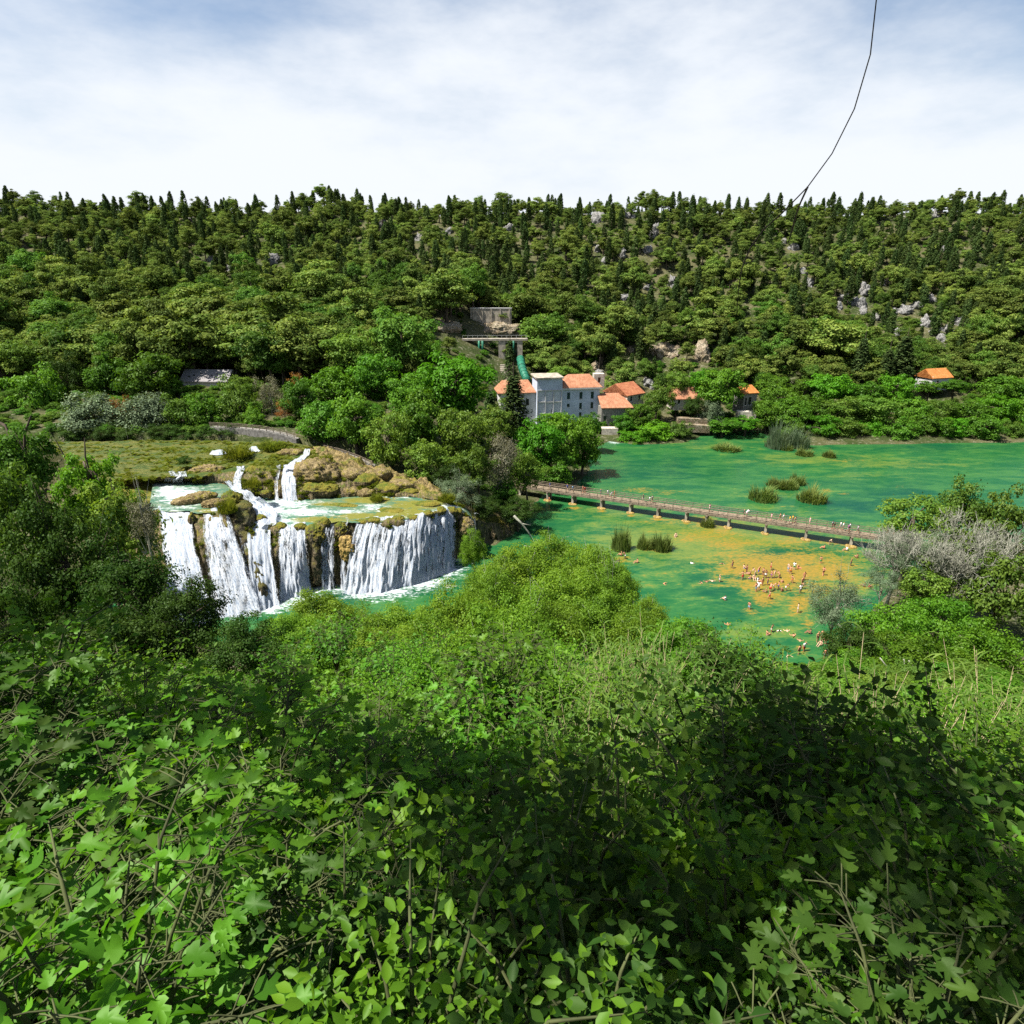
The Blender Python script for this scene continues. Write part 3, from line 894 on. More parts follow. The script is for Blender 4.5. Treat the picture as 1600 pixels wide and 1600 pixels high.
BG = 'tufa boulders on the waterfall barrier'
stone('tufa_boulder', 305, 779, 13.9, (3.3, 1.3, 0.9), 'tufa_dry', 'long brown log-like tufa rock lying across the left pool', 'rock', 3, BG, R(24), 1.4, 0.4, tilt=R(-5))
stone('tufa_boulder', 334, 788, 13.7, (1.9, 1.1, 0.8), 'tufa_dry', 'smaller brown rock against the right end of the long rock', 'rock', 4, BG, R(15), 1.6, 0.4)
stone('moss_mound', 362, 785, 13.0, (1.7, 1.9, 1.6), 'tufa_moss', 'green mossy mound between the left pool and the cascade', 'rock', 5, BG, 0.3, 1.3, 0.35)
stone('tufa_boulder', 325, 736, 14.8, (3.4, 1.3, 1.1), 'tufa_dry', 'brown crumbling tufa bank behind the left pool, below the mossy river', 'rock', 6, BG, R(8), 1.5, 0.4)
stone('tufa_boulder', 283, 739, 14.5, (1.5, 1.0, 1.0), 'tufa_moss', 'dark mossy block at the left end of the crumbling bank', 'rock', 16, BG, R(8), 1.5, 0.4)
stone('moss_mound', 495, 740, 14.0, (4.2, 3.2, 2.6), 'tufa_dry', 'large rounded orange-brown tufa boulder right of the bright spout', 'rock', 7, BG, 0.2, 1.0, 0.3)
stone('moss_mound', 497, 766, 11.8, (4.0, 1.9, 1.5), 'tufa_moss', 'dark mossy skirt below the large orange-brown boulder', 'rock', 8, BG, 0.0, 1.2, 0.3)
stone('moss_mound', 408, 748, 13.3, (3.0, 1.6, 2.2), 'tufa_moss', 'dark moss-hung wall left of the bright spout', 'rock', 9, BG, 0.1, 1.1, 0.3)
stone('moss_mound', 455, 708, 15.8, (2.6, 1.3, 0.8), 'tufa_dry', 'yellow mossy hummock on the river above the bright spout', 'rock', 10, BG, 0.1, 1.5, 0.4)
for k, (px, py, z, sx, sy, sz, mt, lab) in enumerate([
        (548, 742, 13.6, 2.6, 1.7, 1.2, 'tufa_dry', 'tan boulder at the head of the rocky slope beside the path fence'),
        (572, 752, 12.6, 2.4, 1.6, 1.2, 'tufa_moss', 'yellow-green boulder in the middle of the rocky slope'),
        (590, 741, 12.8, 2.5, 1.6, 1.0, 'tufa_dry', 'brown boulder high on the rocky slope under the shaded trees'),
        (605, 764, 11.6, 2.3, 1.5, 1.0, 'tufa_moss', 'mossy boulder at the pool edge below the shaded trees'),
        (545, 768, 11.3, 2.2, 1.4, 1.0, 'tufa_dry', 'pale tan boulder at the back edge of the middle pool'),
        (572, 770, 11.1, 1.8, 1.2, 0.8, 'tufa_dry', 'low pale rock at the back edge of the middle pool, beside the pale tan boulder'),
        (628, 758, 11.9, 2.4, 1.6, 1.1, 'tufa_dry', 'brown rock at the right end of the rocky slope'),
        (640, 769, 11.0, 1.7, 1.1, 0.7, 'tufa_moss', 'small green rock at the right end of the middle pool'),
        (525, 757, 12.3, 1.8, 1.5, 1.2, 'tufa_dry', 'tan boulder touching the right flank of the large orange-brown boulder'),
        (665, 788, 10.4, 2.2, 1.5, 0.5, 'tufa_moss', 'flat yellow moss pad on the right part of the middle pool'),
        (610, 798, 10.45, 2.6, 1.3, 0.35, 'tufa_moss', 'flat yellow moss pad at the lip of the widest curtain'),
        (540, 790, 10.6, 2.8, 0.8, 0.35, 'tufa_moss', 'flat moss pad across the middle of the pool'),
        (590, 780, 10.6, 2.4, 0.8, 0.35, 'tufa_moss', 'flat moss pad near the back of the pool')]):
    stone('tufa_boulder', px, py, z, (sx, sy, sz), mt, lab, 'rock', 20 + k, BG, rng.uniform(-0.4, 0.4), 1.4, 0.4, ic=ICO4)
stone('tufa_boulder', 545, 857, 0, (1.5, 1.3, 2.3), 'tufa_ochre', 'ochre cone-shaped rock dripping beside the widest curtain', 'rock', 41, BG, 0, 1.2, 0.35, y=97.2)
stone('tufa_boulder', 304, 832, 0, (0.8, 0.9, 3.3), 'tufa_moss', 'narrow moss pillar between the two left waterfalls', 'rock', 42, BG, 0, 1.2, 0.3, y=95.0)
def ridge(px_list, rad, mat, label, seed, flat=0.8):
    P_ = np.array([at_y(*q) for q in px_list])
    k = len(P_)
    n_, m_ = 60, 28
    tt = np.linspace(0, k - 1, n_)
    V = []
    for i, tq in enumerate(tt):
        c_ = np.array([np.interp(tq, np.arange(k), P_[:, j]) for j in range(3)])
        r_ = np.interp(tq, np.arange(k), rad) * (min(1, (i + 0.4) / 4, (n_ - i - 0.6) / 4) ** 0.5)
        for j in range(m_):
            a_ = 2 * math.pi * j / m_
            V.append(c_ + np.array([math.cos(a_) * r_ * flat, math.sin(a_) * r_ * 1.3, 0.15 * r_ * math.cos(a_)]))
    V = np.array(V)
    d_ = fbm(V[:, 0] / 1.1, V[:, 1] / 1.1, V[:, 2] / 2.2, 4, seed)
    d2_ = fbm(V[:, 0] / 0.4, V[:, 1] / 0.4, V[:, 2] / 0.9, 3, seed + 4)
    cen = np.repeat(V.reshape(n_, m_, 3).mean(1), m_, 0)
    V = V + (V - cen) * (0.55 * d_ + 0.25 * d2_)[:, None]
    i_ = np.arange(n_ * m_).reshape(n_, m_)
    i_ = np.concatenate([i_, i_[:, :1]], 1)
    F_ = np.stack([i_[:-1, :-1], i_[1:, :-1], i_[1:, 1:], i_[:-1, 1:]], -1).reshape(-1, 4)
    org = P_[0].copy()
    return tag(link('rock_fin', mesh_np('rock_fin', V - org, F_, [M[mat]], smooth=True), None, org), label, 'rock', BG)
ridge([(370, 786, 99.5), (382, 815, 97.4), (394, 855, 94.8), (406, 900, 91.6), (416, 935, 89.8)], [2.4, 2.1, 1.7, 1.2, 0.7], 'tufa_dark', 'long dark rock fin slanting between the second waterfall and the blue cascade', 43, 0.75)
ridge([(493, 822, 99), (497, 860, 97.3), (499, 912, 96.2)], [1.7, 1.5, 1.3], 'tufa_dark', 'dark mossy buttress left of the narrow thin waterfall', 54, 0.7)
ridge([(538, 822, 99.8), (541, 870, 98.2), (542, 912, 97.2)], [1.5, 1.3, 1.2], 'tufa_dark', 'dark mossy buttress under the ochre rock', 55, 0.7)
stone('moss_mound', 493, 838, 0, (1.9, 1.2, 2.2), 'tufa_moss', 'mossy overhang left of the narrow thin waterfall', 'rock', 44, BG, 0, 1.2, 0.3, y=97.6)
stone('moss_mound', 534, 832, 0, (1.2, 1.0, 1.8), 'tufa_moss', 'mossy knob above the ochre rock at the fall lip', 'rock', 45, BG, 0, 1.2, 0.3, y=98.8)
stone('tufa_boulder', 730, 826, 0, (1.3, 1.2, 2.2), 'tufa_dry', 'dark brown rock shoulder at the right end of the barrier', 'rock', 46, BG, 0, 1.0, 0.35, y=107.5)
stone('tufa_boulder', 733, 846, 0.5, (1.3, 0.9, 0.6), 'tufa_ochre', 'small orange rock at the waterline by the last trickle', 'rock', 47, BG, 0, 1.4, 0.4, ic=ICO4)
stone('moss_mound', 416, 771, 12.0, (0.8, 0.7, 0.8), 'tufa_moss', 'small mossy rock splashed by the tumbling cascade', 'rock', 48, BG, 0, 1.6, 0.4, ic=ICO4)
stone('moss_mound', 408, 812, 11.0, (0.9, 0.8, 0.8), 'tufa_moss', 'green tuft of rock in the middle of the cascade gap', 'rock', 49, BG, 0, 1.6, 0.4, ic=ICO4)

for k_, (sx_, hh_) in enumerate([(436, .7), (470, .6), (508, .8), (566, .5), (583, .45), (622, .5), (645, .6), (668, .5), (688, .7), (706, .8), (716, .6)]):
    q_ = np.array([np.interp(sx_, S, lip[:, i]) for i in range(3)])
    V, F = blob((rng.uniform(.7, 1.3), .8, hh_), 300 + k_, ICO4, 1.6, 0.4)
    tag(link('moss_mound', mesh_np('moss_mound', V, F, [M['tufa_moss']], smooth=True), None, q_ + np.array([0, 0.2, -0.05])), f'small mossy knob on the lip of the right-hand falls, {ordinal(k_ + 1)} from the left', 'rock', BG)

# pale limestone on the wooded hillside
def hit(px, py, y0=150, y1=470, off=0.0):
    """point where the pixel ray meets the terrain"""
    ys = np.arange(y0, y1, 1.0)
    d = ray(px, py)
    Pt = CAM + d[None, :] * (ys / d[1])[:, None]
    hh = hgt(Pt[:, 0], Pt[:, 1]) + off
    k = np.where(Pt[:, 2] <= hh)[0]
    k = k[0] if len(k) else len(ys) - 1
    return Pt[k]
OPEN = []           # (px, py, rx, ry, distance): places on the hill that trees must not hide
rocks = [(935, 343, 9, 9), (982, 338, 10, 5), (1022, 365, 7, 13), (1012, 392, 6, 6), (972, 398, 4, 8), (945, 408, 6, 4), (1050, 442, 6, 10), (1012, 450, 6, 4), (975, 465, 10, 5), (934, 390, 4, 5),
         (1265, 442, 5, 8), (1240, 388, 7, 6), (1225, 378, 4, 5), (1318, 468, 9, 7), (1340, 473, 8, 8), (1348, 486, 4, 6), (1368, 496, 5, 5), (1415, 486, 10, 6), (1432, 478, 6, 6), (1445, 506, 5, 8), (1404, 520, 7, 8), (1460, 520, 5, 7), (1480, 517, 6, 6), (1497, 505, 6, 7), (1398, 487, 4, 5),
         (655, 372, 6, 6), (598, 350, 6, 5), (795, 357, 8, 5), (702, 363, 6, 4), (1460, 338, 9, 4), (1413, 336, 4, 3), (1473, 390, 4, 5), (1382, 442, 4, 5), (1454, 468, 6, 5), (1350, 456, 7, 9), (1252, 425, 6, 5), (1470, 530, 5, 5), (1310, 480, 4, 5), (330, 405, 7, 4), (360, 420, 6, 4), (425, 408, 8, 6), (300, 345, 4, 4)]
for k, (px, py, rx, ry) in enumerate(rocks):
    p = hit(px, py + ry * 0.5)
    dist = np.linalg.norm(p - CAM)
    m = dist / FPX
    V, F = blob((rx * m * 0.85, 2.4, ry * m * 1.2), 100 + k, ICO4, 1.1, 1.0, 0.3)
    o = link('limestone_outcrop', mesh_np('limestone_outcrop', V, F, [M['limestone']], smooth=False), None, p + np.array([0, 0.5, 0.2]), (0, 0, rng.uniform(-0.3, 0.3)))
    where = 'near the hilltop' if py < 400 else 'half way up the hill' if py < 460 else 'low on the right flank'
    side = 'at the far right' if px > 1390 else 'right of centre' if px > 1200 else 'above the orange-roofed houses' if px > 900 else 'above the concrete gallery' if px > 580 else 'on the left'
    tag(o, f'limestone outcrop {side}, {where}', 'rock', 'limestone outcrops on the hillside')
    OPEN.append((px, py, rx * 0.45, ry * 0.45, p[1]))
for px, py, rx, ry, lab, mt, sd in [(1042, 548, 22, 11, 'bare tan earth slope in shade above the small orange roofs', 'earth', 200), (1098, 550, 12, 18, 'steep pale rock cut beside the dark cypress', 'earth', 201),
                            (690, 508, 26, 7, 'reddish bare earth bank left of the concrete gallery', 'earth', 202), (770, 512, 40, 10, 'bare rubble slope between the retaining wall and the gallery', 'earth', 203), (936, 583, 9, 7, 'pale rock face behind the gable house', 'limestone', 204), (1015, 598, 9, 7, 'grey stone bank right of the gable house', 'limestone', 205),
                            (985, 545, 5, 6, 'small bare earth patch between the pines above the gable house', 'earth', 206), (930, 570, 6, 6, 'small rubble patch behind the orange-roofed wing', 'earth', 207)]:
    p = hit(px, py + ry * 0.6)
    m = np.linalg.norm(p - CAM) / FPX
    V, F = blob((rx * m * 1.0, 5, ry * m * 1.35), sd, ICO5, 0.9, 0.6, 0.12)
    o = link('bare_bank', mesh_np('bare_bank', V, F, [M[mt]], smooth=True), None, p + np.array([0, 2.0, -0.3]))
    tag(o, lab, 'slope')
    OPEN.append((px, py, rx * 0.85, ry * 0.85, p[1]))

# ------------------------------------------------------------------ foliage
def unit(v):
    return v / (np.linalg.norm(v, axis=-1, keepdims=True) + 1e-9)

def leaves(C, N, L, W, fold=0.0, seed=0):
    """one diamond leaf per point; C centres, N normals"""
    g_ = np.random.default_rng(seed)
    n = len(C)
    tdir = unit(np.cross(N, unit(g_.normal(size=(n, 3)))))
    b = np.cross(N, tdir)
    L = np.broadcast_to(L, (n,))[:, None] * g_.uniform(0.7, 1.25, (n, 1))
    W = np.broadcast_to(W, (n,))[:, None] * g_.uniform(0.75, 1.2, (n, 1))
    V = np.stack([C + tdir * L / 2, C + b * W / 2 + N * fold * W, C - tdir * L / 2, C - b * W / 2 + N * fold * W], 1).reshape(-1, 3)
    F = np.arange(4 * n).reshape(n, 4)
    return V, F

def crown_mesh(name, mat, nclump, per, leaf, kind='round', seed=1, aspect=0.85, wl=0.6, cr=(0.22, 0.38), up=0.5, stray=0.10):
    """crown of radius 1 centred on the origin"""
    g_ = np.random.default_rng(seed)
    Cs, Rs = [], []
    tries = 0
    while len(Cs) < nclump and tries < 9000:
        tries += 1
        d = unit(g_.normal(size=3))
        if kind == 'round':
            r = g_.uniform(0.35, 0.82)
            lump = 1 + 0.30 * float(vnoise(d[0] * 1.7 + seed, d[1] * 1.7, d[2] * 1.7, seed))
            c = d * r * lump
            if c[2] < -0.55:
                continue
            q = g_.uniform(*cr)
        elif kind == 'pine':
            c = d * g_.uniform(0.2, 0.85)
            c[:2] *= 1.05 - 0.45 * max(0, c[2])
            c[2] = c[2] * 0.95 + 0.05
            if c[2] < -0.6:
                continue
            q = g_.uniform(*cr)
        elif kind == 'cypress':
            z = g_.uniform(-1, 0.96)
            wd = 0.22 * min(1, (1 - z) * 1.2) ** 0.7 * (1 if z > -0.8 else 0.75)
            a = g_.uniform(0, 2 * math.pi)
            c = np.array([math.cos(a) * wd * 0.7, math.sin(a) * wd * 0.7, z])
            q = g_.uniform(0.08, 0.14) * (0.55 + 0.6 * min(1, (1 - z)))
        elif kind == 'bush':
            c = d * g_.uniform(0.3, 0.85) * (1 + 0.35 * float(vnoise(d[0] * 2 + seed, d[1] * 2, d[2] * 2, seed)))
            q = g_.uniform(*cr)
        if Cs and kind != 'cypress' and min(np.linalg.norm(np.array(Cs) - c, axis=1)) < 0.11:
            continue
        Cs.append(c)
        Rs.append(q)
    Cs, Rs = np.array(Cs), np.array(Rs)
    n = len(Cs) * per
    ci = np.repeat(np.arange(len(Cs)), per)
    d = unit(g_.normal(size=(n, 3)) + np.array([0, 0, 0.35]))
    rr = g_.uniform(0, 1, (n, 1)) ** 0.42
    sh = {'round': (1, 1, 0.72), 'pine': (1.1, 1.1, 0.6), 'cypress': (1, 1, 2.0), 'bush': (1, 1, 0.85)}[kind]
    C = Cs[ci] + d * rr * Rs[ci][:, None] * np.array(sh)
    # twigs and stray leaves make the outline uneven
    st = g_.random(n) < stray
    C[st] += d[st] * Rs[ci][st][:, None] * g_.uniform(0.1, 0.75, (st.sum(), 1)) * np.array(sh)
    N = unit(d * 0.75 + unit(C) * 0.25 + np.array([0, 0, up]) + g_.normal(size=(n, 3)) * 0.45)
    if kind == 'cypress':
        N = unit(d * np.array([1, 1, 0.2]) + g_.normal(size=(n, 3)) * 0.35)
    C[:, 2] *= aspect if kind != 'cypress' else 1
    V, F = leaves(C, N, leaf, leaf * wl, 0.12, seed)
    # each clump has its own tone, each leaf a little of its own
    tone = np.clip(g_.uniform(0.1, 0.75, len(Cs))[ci] + g_.normal(0, 0.2, n), 0, 1)
    Cs[:, 2] *= aspect if kind != 'cypress' else 1
    return mesh_np(name, V, F, [M[mat]] if mat else [None], rnd=tone), Cs

def trunk_mesh(name, Cs, mat, seed=1, nl=9, base=-1.6, r0=0.09, spread=1.0, twigs=0, lean=0.1):
    g_ = np.random.default_rng(seed)
    b = MB()
    p0 = np.array([g_.uniform(-lean, lean), g_.uniform(-lean, lean), base])
    p1 = np.array([0, 0, 0.1])
    pts = [p0 + (p1 - p0) * t_ + np.array([0.06 * math.sin(5 * t_ + seed), 0.06 * math.cos(4 * t_ + seed), 0]) for t_ in np.linspace(0, 1, 8)]
    b.tube(pts, np.linspace(r0, r0 * 0.45, 8), 7)
    pick = g_.permutation(len(Cs))[:nl]
    for j in pick:
        e = Cs[j] * spread
        s = pts[g_.integers(4, 8)]
        mid = (s + e) / 2 + np.array([0, 0, 0.08]) + g_.normal(0, 0.05, 3)
        P = [s, s * 0.5 + mid * 0.5 + g_.normal(0, 0.02, 3), mid, mid * 0.45 + e * 0.55, e]
        b.tube(P, np.linspace(r0 * 0.45, r0 * 0.1, 5), 5)
        for q in range(twigs):
            k2 = g_.integers(0, len(Cs))
            f = e + unit(g_.normal(size=3)) * g_.uniform(0.15, 0.35)
            b.tube([mid, (mid + f) / 2 + g_.normal(0, 0.03, 3), f], [r0 * 0.18, r0 * 0.1, r0 * 0.04], 4)
    return b.mesh(name, [M[mat]], True)

PROTO = {}
def proto(key, mat, nclump, per, leaf, kind, nvar, bark='bark', **kw):
    L = []
    tk = {k: kw.pop(k) for k in list(kw) if k in ('nl', 'r0', 'twigs', 'spread')}
    for v in range(nvar):
        me, Cs = crown_mesh(key + '_crown', mat, nclump, per, leaf, kind, seed=11 * v + len(key) * 5 + sum(map(ord, key)), **kw)
        tr = trunk_mesh(key + '_trunk', Cs, bark, v + 3, **tk)
        L.append((me, tr))
    PROTO[key] = L
proto('pine', 'pine', 46, 100, 0.10, 'pine', 6, aspect=0.85, cr=(0.15, 0.30), nl=7, r0=0.07)
proto('cypress', 'cypress', 70, 24, 0.10, 'cypress', 4, nl=0, r0=0.05)
proto('broad', 'broad', 62, 105, 0.085, 'round', 6, r0=0.09, cr=(0.16, 0.28))
proto('bright', 'bright', 70, 110, 0.08, 'round', 3, r0=0.09, cr=(0.14, 0.25))
proto('olive', 'olive', 52, 115, 0.075, 'round', 4, r0=0.06, cr=(0.16, 0.28))
proto('silver', 'silver', 48, 190, 0.075, 'bush', 3, r0=0.06)
proto('grey', 'grey', 34, 130, 0.06, 'bush', 2, r0=0.05, twigs=3, bark='palebark')
proto('orange', 'orange', 26, 60, 0.075, 'round', 1, r0=0.05)
proto('willow', 'willow', 110, 210, 0.044, 'round', 5, 'palebark', r0=0.03, wl=0.55, stray=0.26, spread=1.08, cr=(0.13, 0.24), nl=16, twigs=2)
proto('silverbush', 'silver', 70, 170, 0.045, 'bush', 2, r0=0.03, wl=0.4, cr=(0.14, 0.24), nl=16, twigs=2, bark='palebark')
proto('shrub', 'shrub', 80, 165, 0.05, 'round', 4, r0=0.03, wl=0.65, cr=(0.13, 0.24), nl=12, twigs=1)
proto('dark', 'dark', 90, 185, 0.043, 'round', 3, stray=0.2, r0=0.04, wl=0.7, cr=(0.13, 0.24), nl=14, twigs=2)

def tree(name, key, px, py, wpx, hpx, y, label, cat='tree', group=None, var=None, ground=None, trunk=True, pt=None):
    """crown centred on the picked point at distance y, wpx by hpx pixels of the photograph in size"""
    p = at_y(px, py, y) if pt is None else np.array(pt)
    f = project(p)[2]
    r, rh = wpx / 2 * f / FPX, hpx / 2 * f / FPX
    if key == 'cypress':
        r = rh * max(0.7, min(1.8, (wpx / hpx) / 0.26))
    zg = h1(p[0], p[1]) if ground is None else ground
    L = PROTO[key]
    v = rng.integers(0, len(L)) if var is None else var
    root = empty(name, (p[0], p[1], zg), rng.uniform(0, 6.28))
    tag(root, label, cat, group)
    link('crown', L[v][0], root, (0, 0, p[2] - zg), None, (r, r, rh if key == 'cypress' else rh / 0.85))
    if trunk:
        hz = max(p[2] - zg, 0.3)
        link('trunk', L[v][1], root, (0, 0, p[2] - zg), None, (r, r, max(rh, hz / 1.5)))
    return root

# ------------------------------------------------------------------ trees one can tell apart
GB = 'broad-leaved trees by the river'
for (px, py, wd, ht, y, key, lab) in [
    (143, 652, 104, 76, 147, 'silver', 'silvery willow at the left end of the far bank of the mossy river'),
    (236, 650, 92, 80, 147, 'silver', 'silvery round willow on the far bank beside the orange dead shrub'),
    (190, 640, 40, 60, 150, 'orange', 'rust-coloured dead shrub between two silvery willows'),
    (288, 650, 80, 84, 146, 'olive', 'dull green tree on the far bank left of the grey dead trunk'),
    (322, 648, 76, 88, 147, 'broad', 'dark green tree shading the left end of the path fence'),
    (372, 632, 86, 100, 152, 'olive', 'olive green tree behind the middle of the path fence'),
    (398, 655, 44, 52, 146, 'broad', 'small round dark tree standing in front of the path fence'),
    (422, 622, 46, 84, 156, 'grey', 'grey half-bare tree above the path fence'),
    (462, 592, 26, 28, 168, 'orange', 'small orange-tinted tree above the grey half-bare tree'),
    (445, 640, 34, 40, 150, 'orange', 'low reddish shrub behind the path fence'),
    (470, 625, 70, 80, 152, 'broad', 'fresh green tree at the right end of the path fence'),
    (505, 662, 90, 90, 137, 'broad', 'dark green tree overhanging the end of the path fence'),
    (556, 660, 96, 112, 133, 'broad', 'tall green tree above the second stretch of path fence'),
    (608, 690, 90, 120, 127, 'olive', 'olive tree with dark shade below, behind the rocky slope'),
    (655, 662, 100, 120, 133, 'broad', 'green tree in the middle of the island wood'),
    (672, 720, 86, 90, 124, 'olive', 'dark olive tree standing over the right end of the rocky slope'),
    (722, 690, 100, 140, 130, 'olive', 'greyish olive tree right of centre of the island wood'),
    (778, 720, 76, 110, 127, 'grey', 'thin brownish tree left of the near end of the footbridge'),
    (745, 728, 70, 90, 123, 'olive', 'small olive tree above the silvery bush by the falls'),
    (718, 766, 84, 70, 117, 'silverbush', 'silvery-green bush at the right edge of the middle pool'),
    (790, 770, 60, 60, 126, 'broad', 'dark shrub at the near end of the footbridge'),
    (820, 735, 70, 90, 133, 'olive', 'olive tree over the near end of the footbridge'),
    (812, 798, 76, 44, 121, 'dark', 'dark shrub at the water under the near end of the footbridge'),
    (758, 792, 60, 40, 117, 'dark', 'dark shrub behind the side cascade'),
    (700, 750, 60, 60, 121, 'dark', 'dark shrub behind the silvery-green bush'),
    (842, 695, 92, 100, 148, 'bright', 'bright green round tree by the lake below the tower'),
    (880, 690, 80, 110, 155, 'broad', 'mid green tree by the lake below the orange-roofed wing'),
    (912, 696, 68, 108, 158, 'broad', 'darkest green tree at the lake edge, right end of the island wood'),
    (870, 735, 80, 60, 146, 'broad', 'low dark shrub hanging over the lake beyond the footbridge'),
    (708, 602, 146, 126, 158, 'bright', 'largest bright green tree, left of the white building'),
    (640, 620, 90, 90, 150, 'broad', 'round green tree left of the largest bright tree'),
    (585, 588, 96, 90, 172, 'broad', 'wide green tree behind the tall tree of the second fence'),
    (524, 606, 100, 90, 160, 'bright', 'light green wide tree on the left shoulder of the island wood'),
    (612, 552, 80, 64, 195, 'bright', 'light yellow-green tree below the reddish earth bank'),
    (545, 560, 70, 60, 195, 'olive', 'dusky olive tree above the light green wide tree'),
    (668, 553, 60, 60, 196, 'broad', 'mid green tree above the largest bright tree'),
    (770, 660, 70, 80, 150, 'olive', 'dull green tree right of the largest bright tree'),
    (268, 606, 50, 44, 172, 'broad', 'green tree half hiding the left end of the long grey roof'),
    (236, 588, 110, 90, 172, 'broad', 'broad dark green tree left of the long grey roof'),
    (168, 592, 90, 90, 176, 'broad', 'tall green tree second from the left edge behind the willows'),
    (112, 600, 70, 110, 178, 'dark', 'very dark tree at the left edge behind the willows'),
    (384, 602, 60, 40, 172, 'olive', 'olive tree half hiding the right end of the long grey roof'),
    (60, 620, 100, 120, 165, 'broad', 'green tree beyond the left end of the willows'),
    (1215, 625, 70, 66, 214, 'broad', 'green tree right of the small tall house'),
    (1128, 606, 88, 76, 206, 'broad', 'large dark green tree left of the small tall house'),
    (1092, 596, 50, 50, 212, 'bright', 'light green tree above the orange roof among the trees'),
    (1060, 596, 48, 40, 213, 'olive', 'yellowish tree left of the orange roof among the trees'),
    (1030, 622, 60, 60, 206, 'olive', 'greyish olive tree right of the gable house'),
    (1000, 650, 54, 50, 202, 'broad', 'dark green tree in front of the gable house'),
    (975, 664, 44, 40, 200, 'broad', 'green bush in front of the low orange-roofed shed'),
    (1022, 676, 84, 44, 196, 'bright', 'bright green bush hanging over the lake below the gable house'),
    (985, 684, 60, 28, 194, 'bright', 'low bright bush at the lake inlet by the white rapid'),
    (1062, 672, 50, 36, 197, 'olive', 'olive bush at the lake edge below the terrace wall'),
    (1085, 636, 40, 40, 205, 'dark', 'dark shrub under the orange roof among the trees'),
    (1116, 648, 44, 56, 203, 'silver', 'grey-green round tree on the terraced bank'),
    (1130, 664, 60, 30, 199, 'broad', 'low green bush at the foot of the terraced bank'),
    (1165, 660, 50, 26, 200, 'bright', 'low light bush below the terrace steps'),
    (1198, 648, 60, 56, 203, 'broad', 'deep green tree right of the terrace steps'),
    (1206, 600, 60, 40, 222, 'broad', 'green tree behind the small tall house'),
    (1452, 604, 44, 22, 222, 'broad', 'green bush hiding the left foot of the far right house'),
    (1492, 603, 50, 26, 222, 'broad', 'green bush hiding the right foot of the far right house'),
    (868, 664, 76, 46, 168, 'bright', 'light green crown in front of the foot of the tower'),
    (920, 662, 50, 40, 180, 'broad', 'dark green crown in front of the right corner of the white building'),
]:
    tree('shrub' if ht < 50 else 'broadleaf_tree', key, px, py, wd, ht, y, lab, 'shrub' if ht < 50 else 'tree', GB)

for i_, px in enumerate((120, 165, 205, 255, 290, 330, 360)):
    tree('shrub', 'dark', px, 676 + (i_ % 3) * 2, 62, 36, 141.5, f'dark low shrub along the far edge of the mossy river, {ordinal(i_ + 1)} from the left', 'shrub', 'dark shrubs along the mossy river')

# conifers by the white building
def conifer_mesh(name, seed):
    g_ = np.random.default_rng(seed)
    Cs, N = [], []
    for k in range(26):
        z = -1 + 1.95 * k / 26
        rad = 0.36 * (1 - (z + 1) / 2) ** 0.8 + 0.02
        nb = 9
        for j in range(nb):
            a = 2 * math.pi * (j + g_.random()) / nb
            rr = rad * g_.uniform(0.75, 1.15)
            n = 26
            q = g_.uniform(0.15, 1, (n, 1)) ** 0.7
            d = np.array([math.cos(a), math.sin(a), -0.35])
            Cs.append(np.array([0, 0, z]) + d * rr * q + g_.normal(size=(n, 3)) * 0.028)
            N.append(unit(np.array([math.cos(a) * 0.4, math.sin(a) * 0.4, 1]) + g_.normal(size=(n, 3)) * 0.4))
    C, N = np.concatenate(Cs), np.concatenate(N)
    V, F = leaves(C, N, 0.075, 0.035, 0.1, seed)
    return mesh_np(name, V, F, [M['fir']], rnd=g_.uniform(0, 1, len(C)))
b = MB()
b.tube([(0, 0, -1.1), (0, 0, 0), (0, 0, 0.9)], [0.035, 0.022, 0.006], 7)
TK = b.mesh('conifer_trunk', [M['bark']])
PROTO['conifer'] = [(conifer_mesh('conifer_crown', 5), TK), (conifer_mesh('conifer_crown', 6), TK)]
def conifer(px, py, hpx, y, label, wide=1.0):
    p = at_y(px, py, y)
    rh = hpx / 2 * project(p)[2] / FPX
    zg = h1(p[0], p[1])
    root = tag(empty('conifer_tree', (p[0], p[1], zg), rng.uniform(0, 6)), label, 'tree', 'pointed conifers by the houses')
    link('crown', PROTO['conifer'][rng.integers(0, 2)][0], root, (0, 0, p[2] - zg), None, (rh * wide, rh * wide, rh))
    link('trunk', TK, root, (0, 0, (p[2] - zg)), None, (rh, rh, max(rh, p[2] - zg)))
conifer(802, 632, 96, 172, 'dark pointed conifer in front of the left wing of the white building', 1.9)
conifer(797, 560, 58, 214, 'slim dark conifer beside the beige concrete pillar', 1.3)
conifer(766, 640, 60, 178, 'dark conifer left of the white building, behind the dull green tree', 1.7)
conifer(1346, 560, 66, 232, 'dark pointed fir low on the right part of the wooded hill', 1.5)
conifer(1410, 566, 84, 228, 'tallest dark fir left of the far right house', 1.8)
conifer(1385, 575, 60, 226, 'short dark fir left of the tallest fir', 1.7)

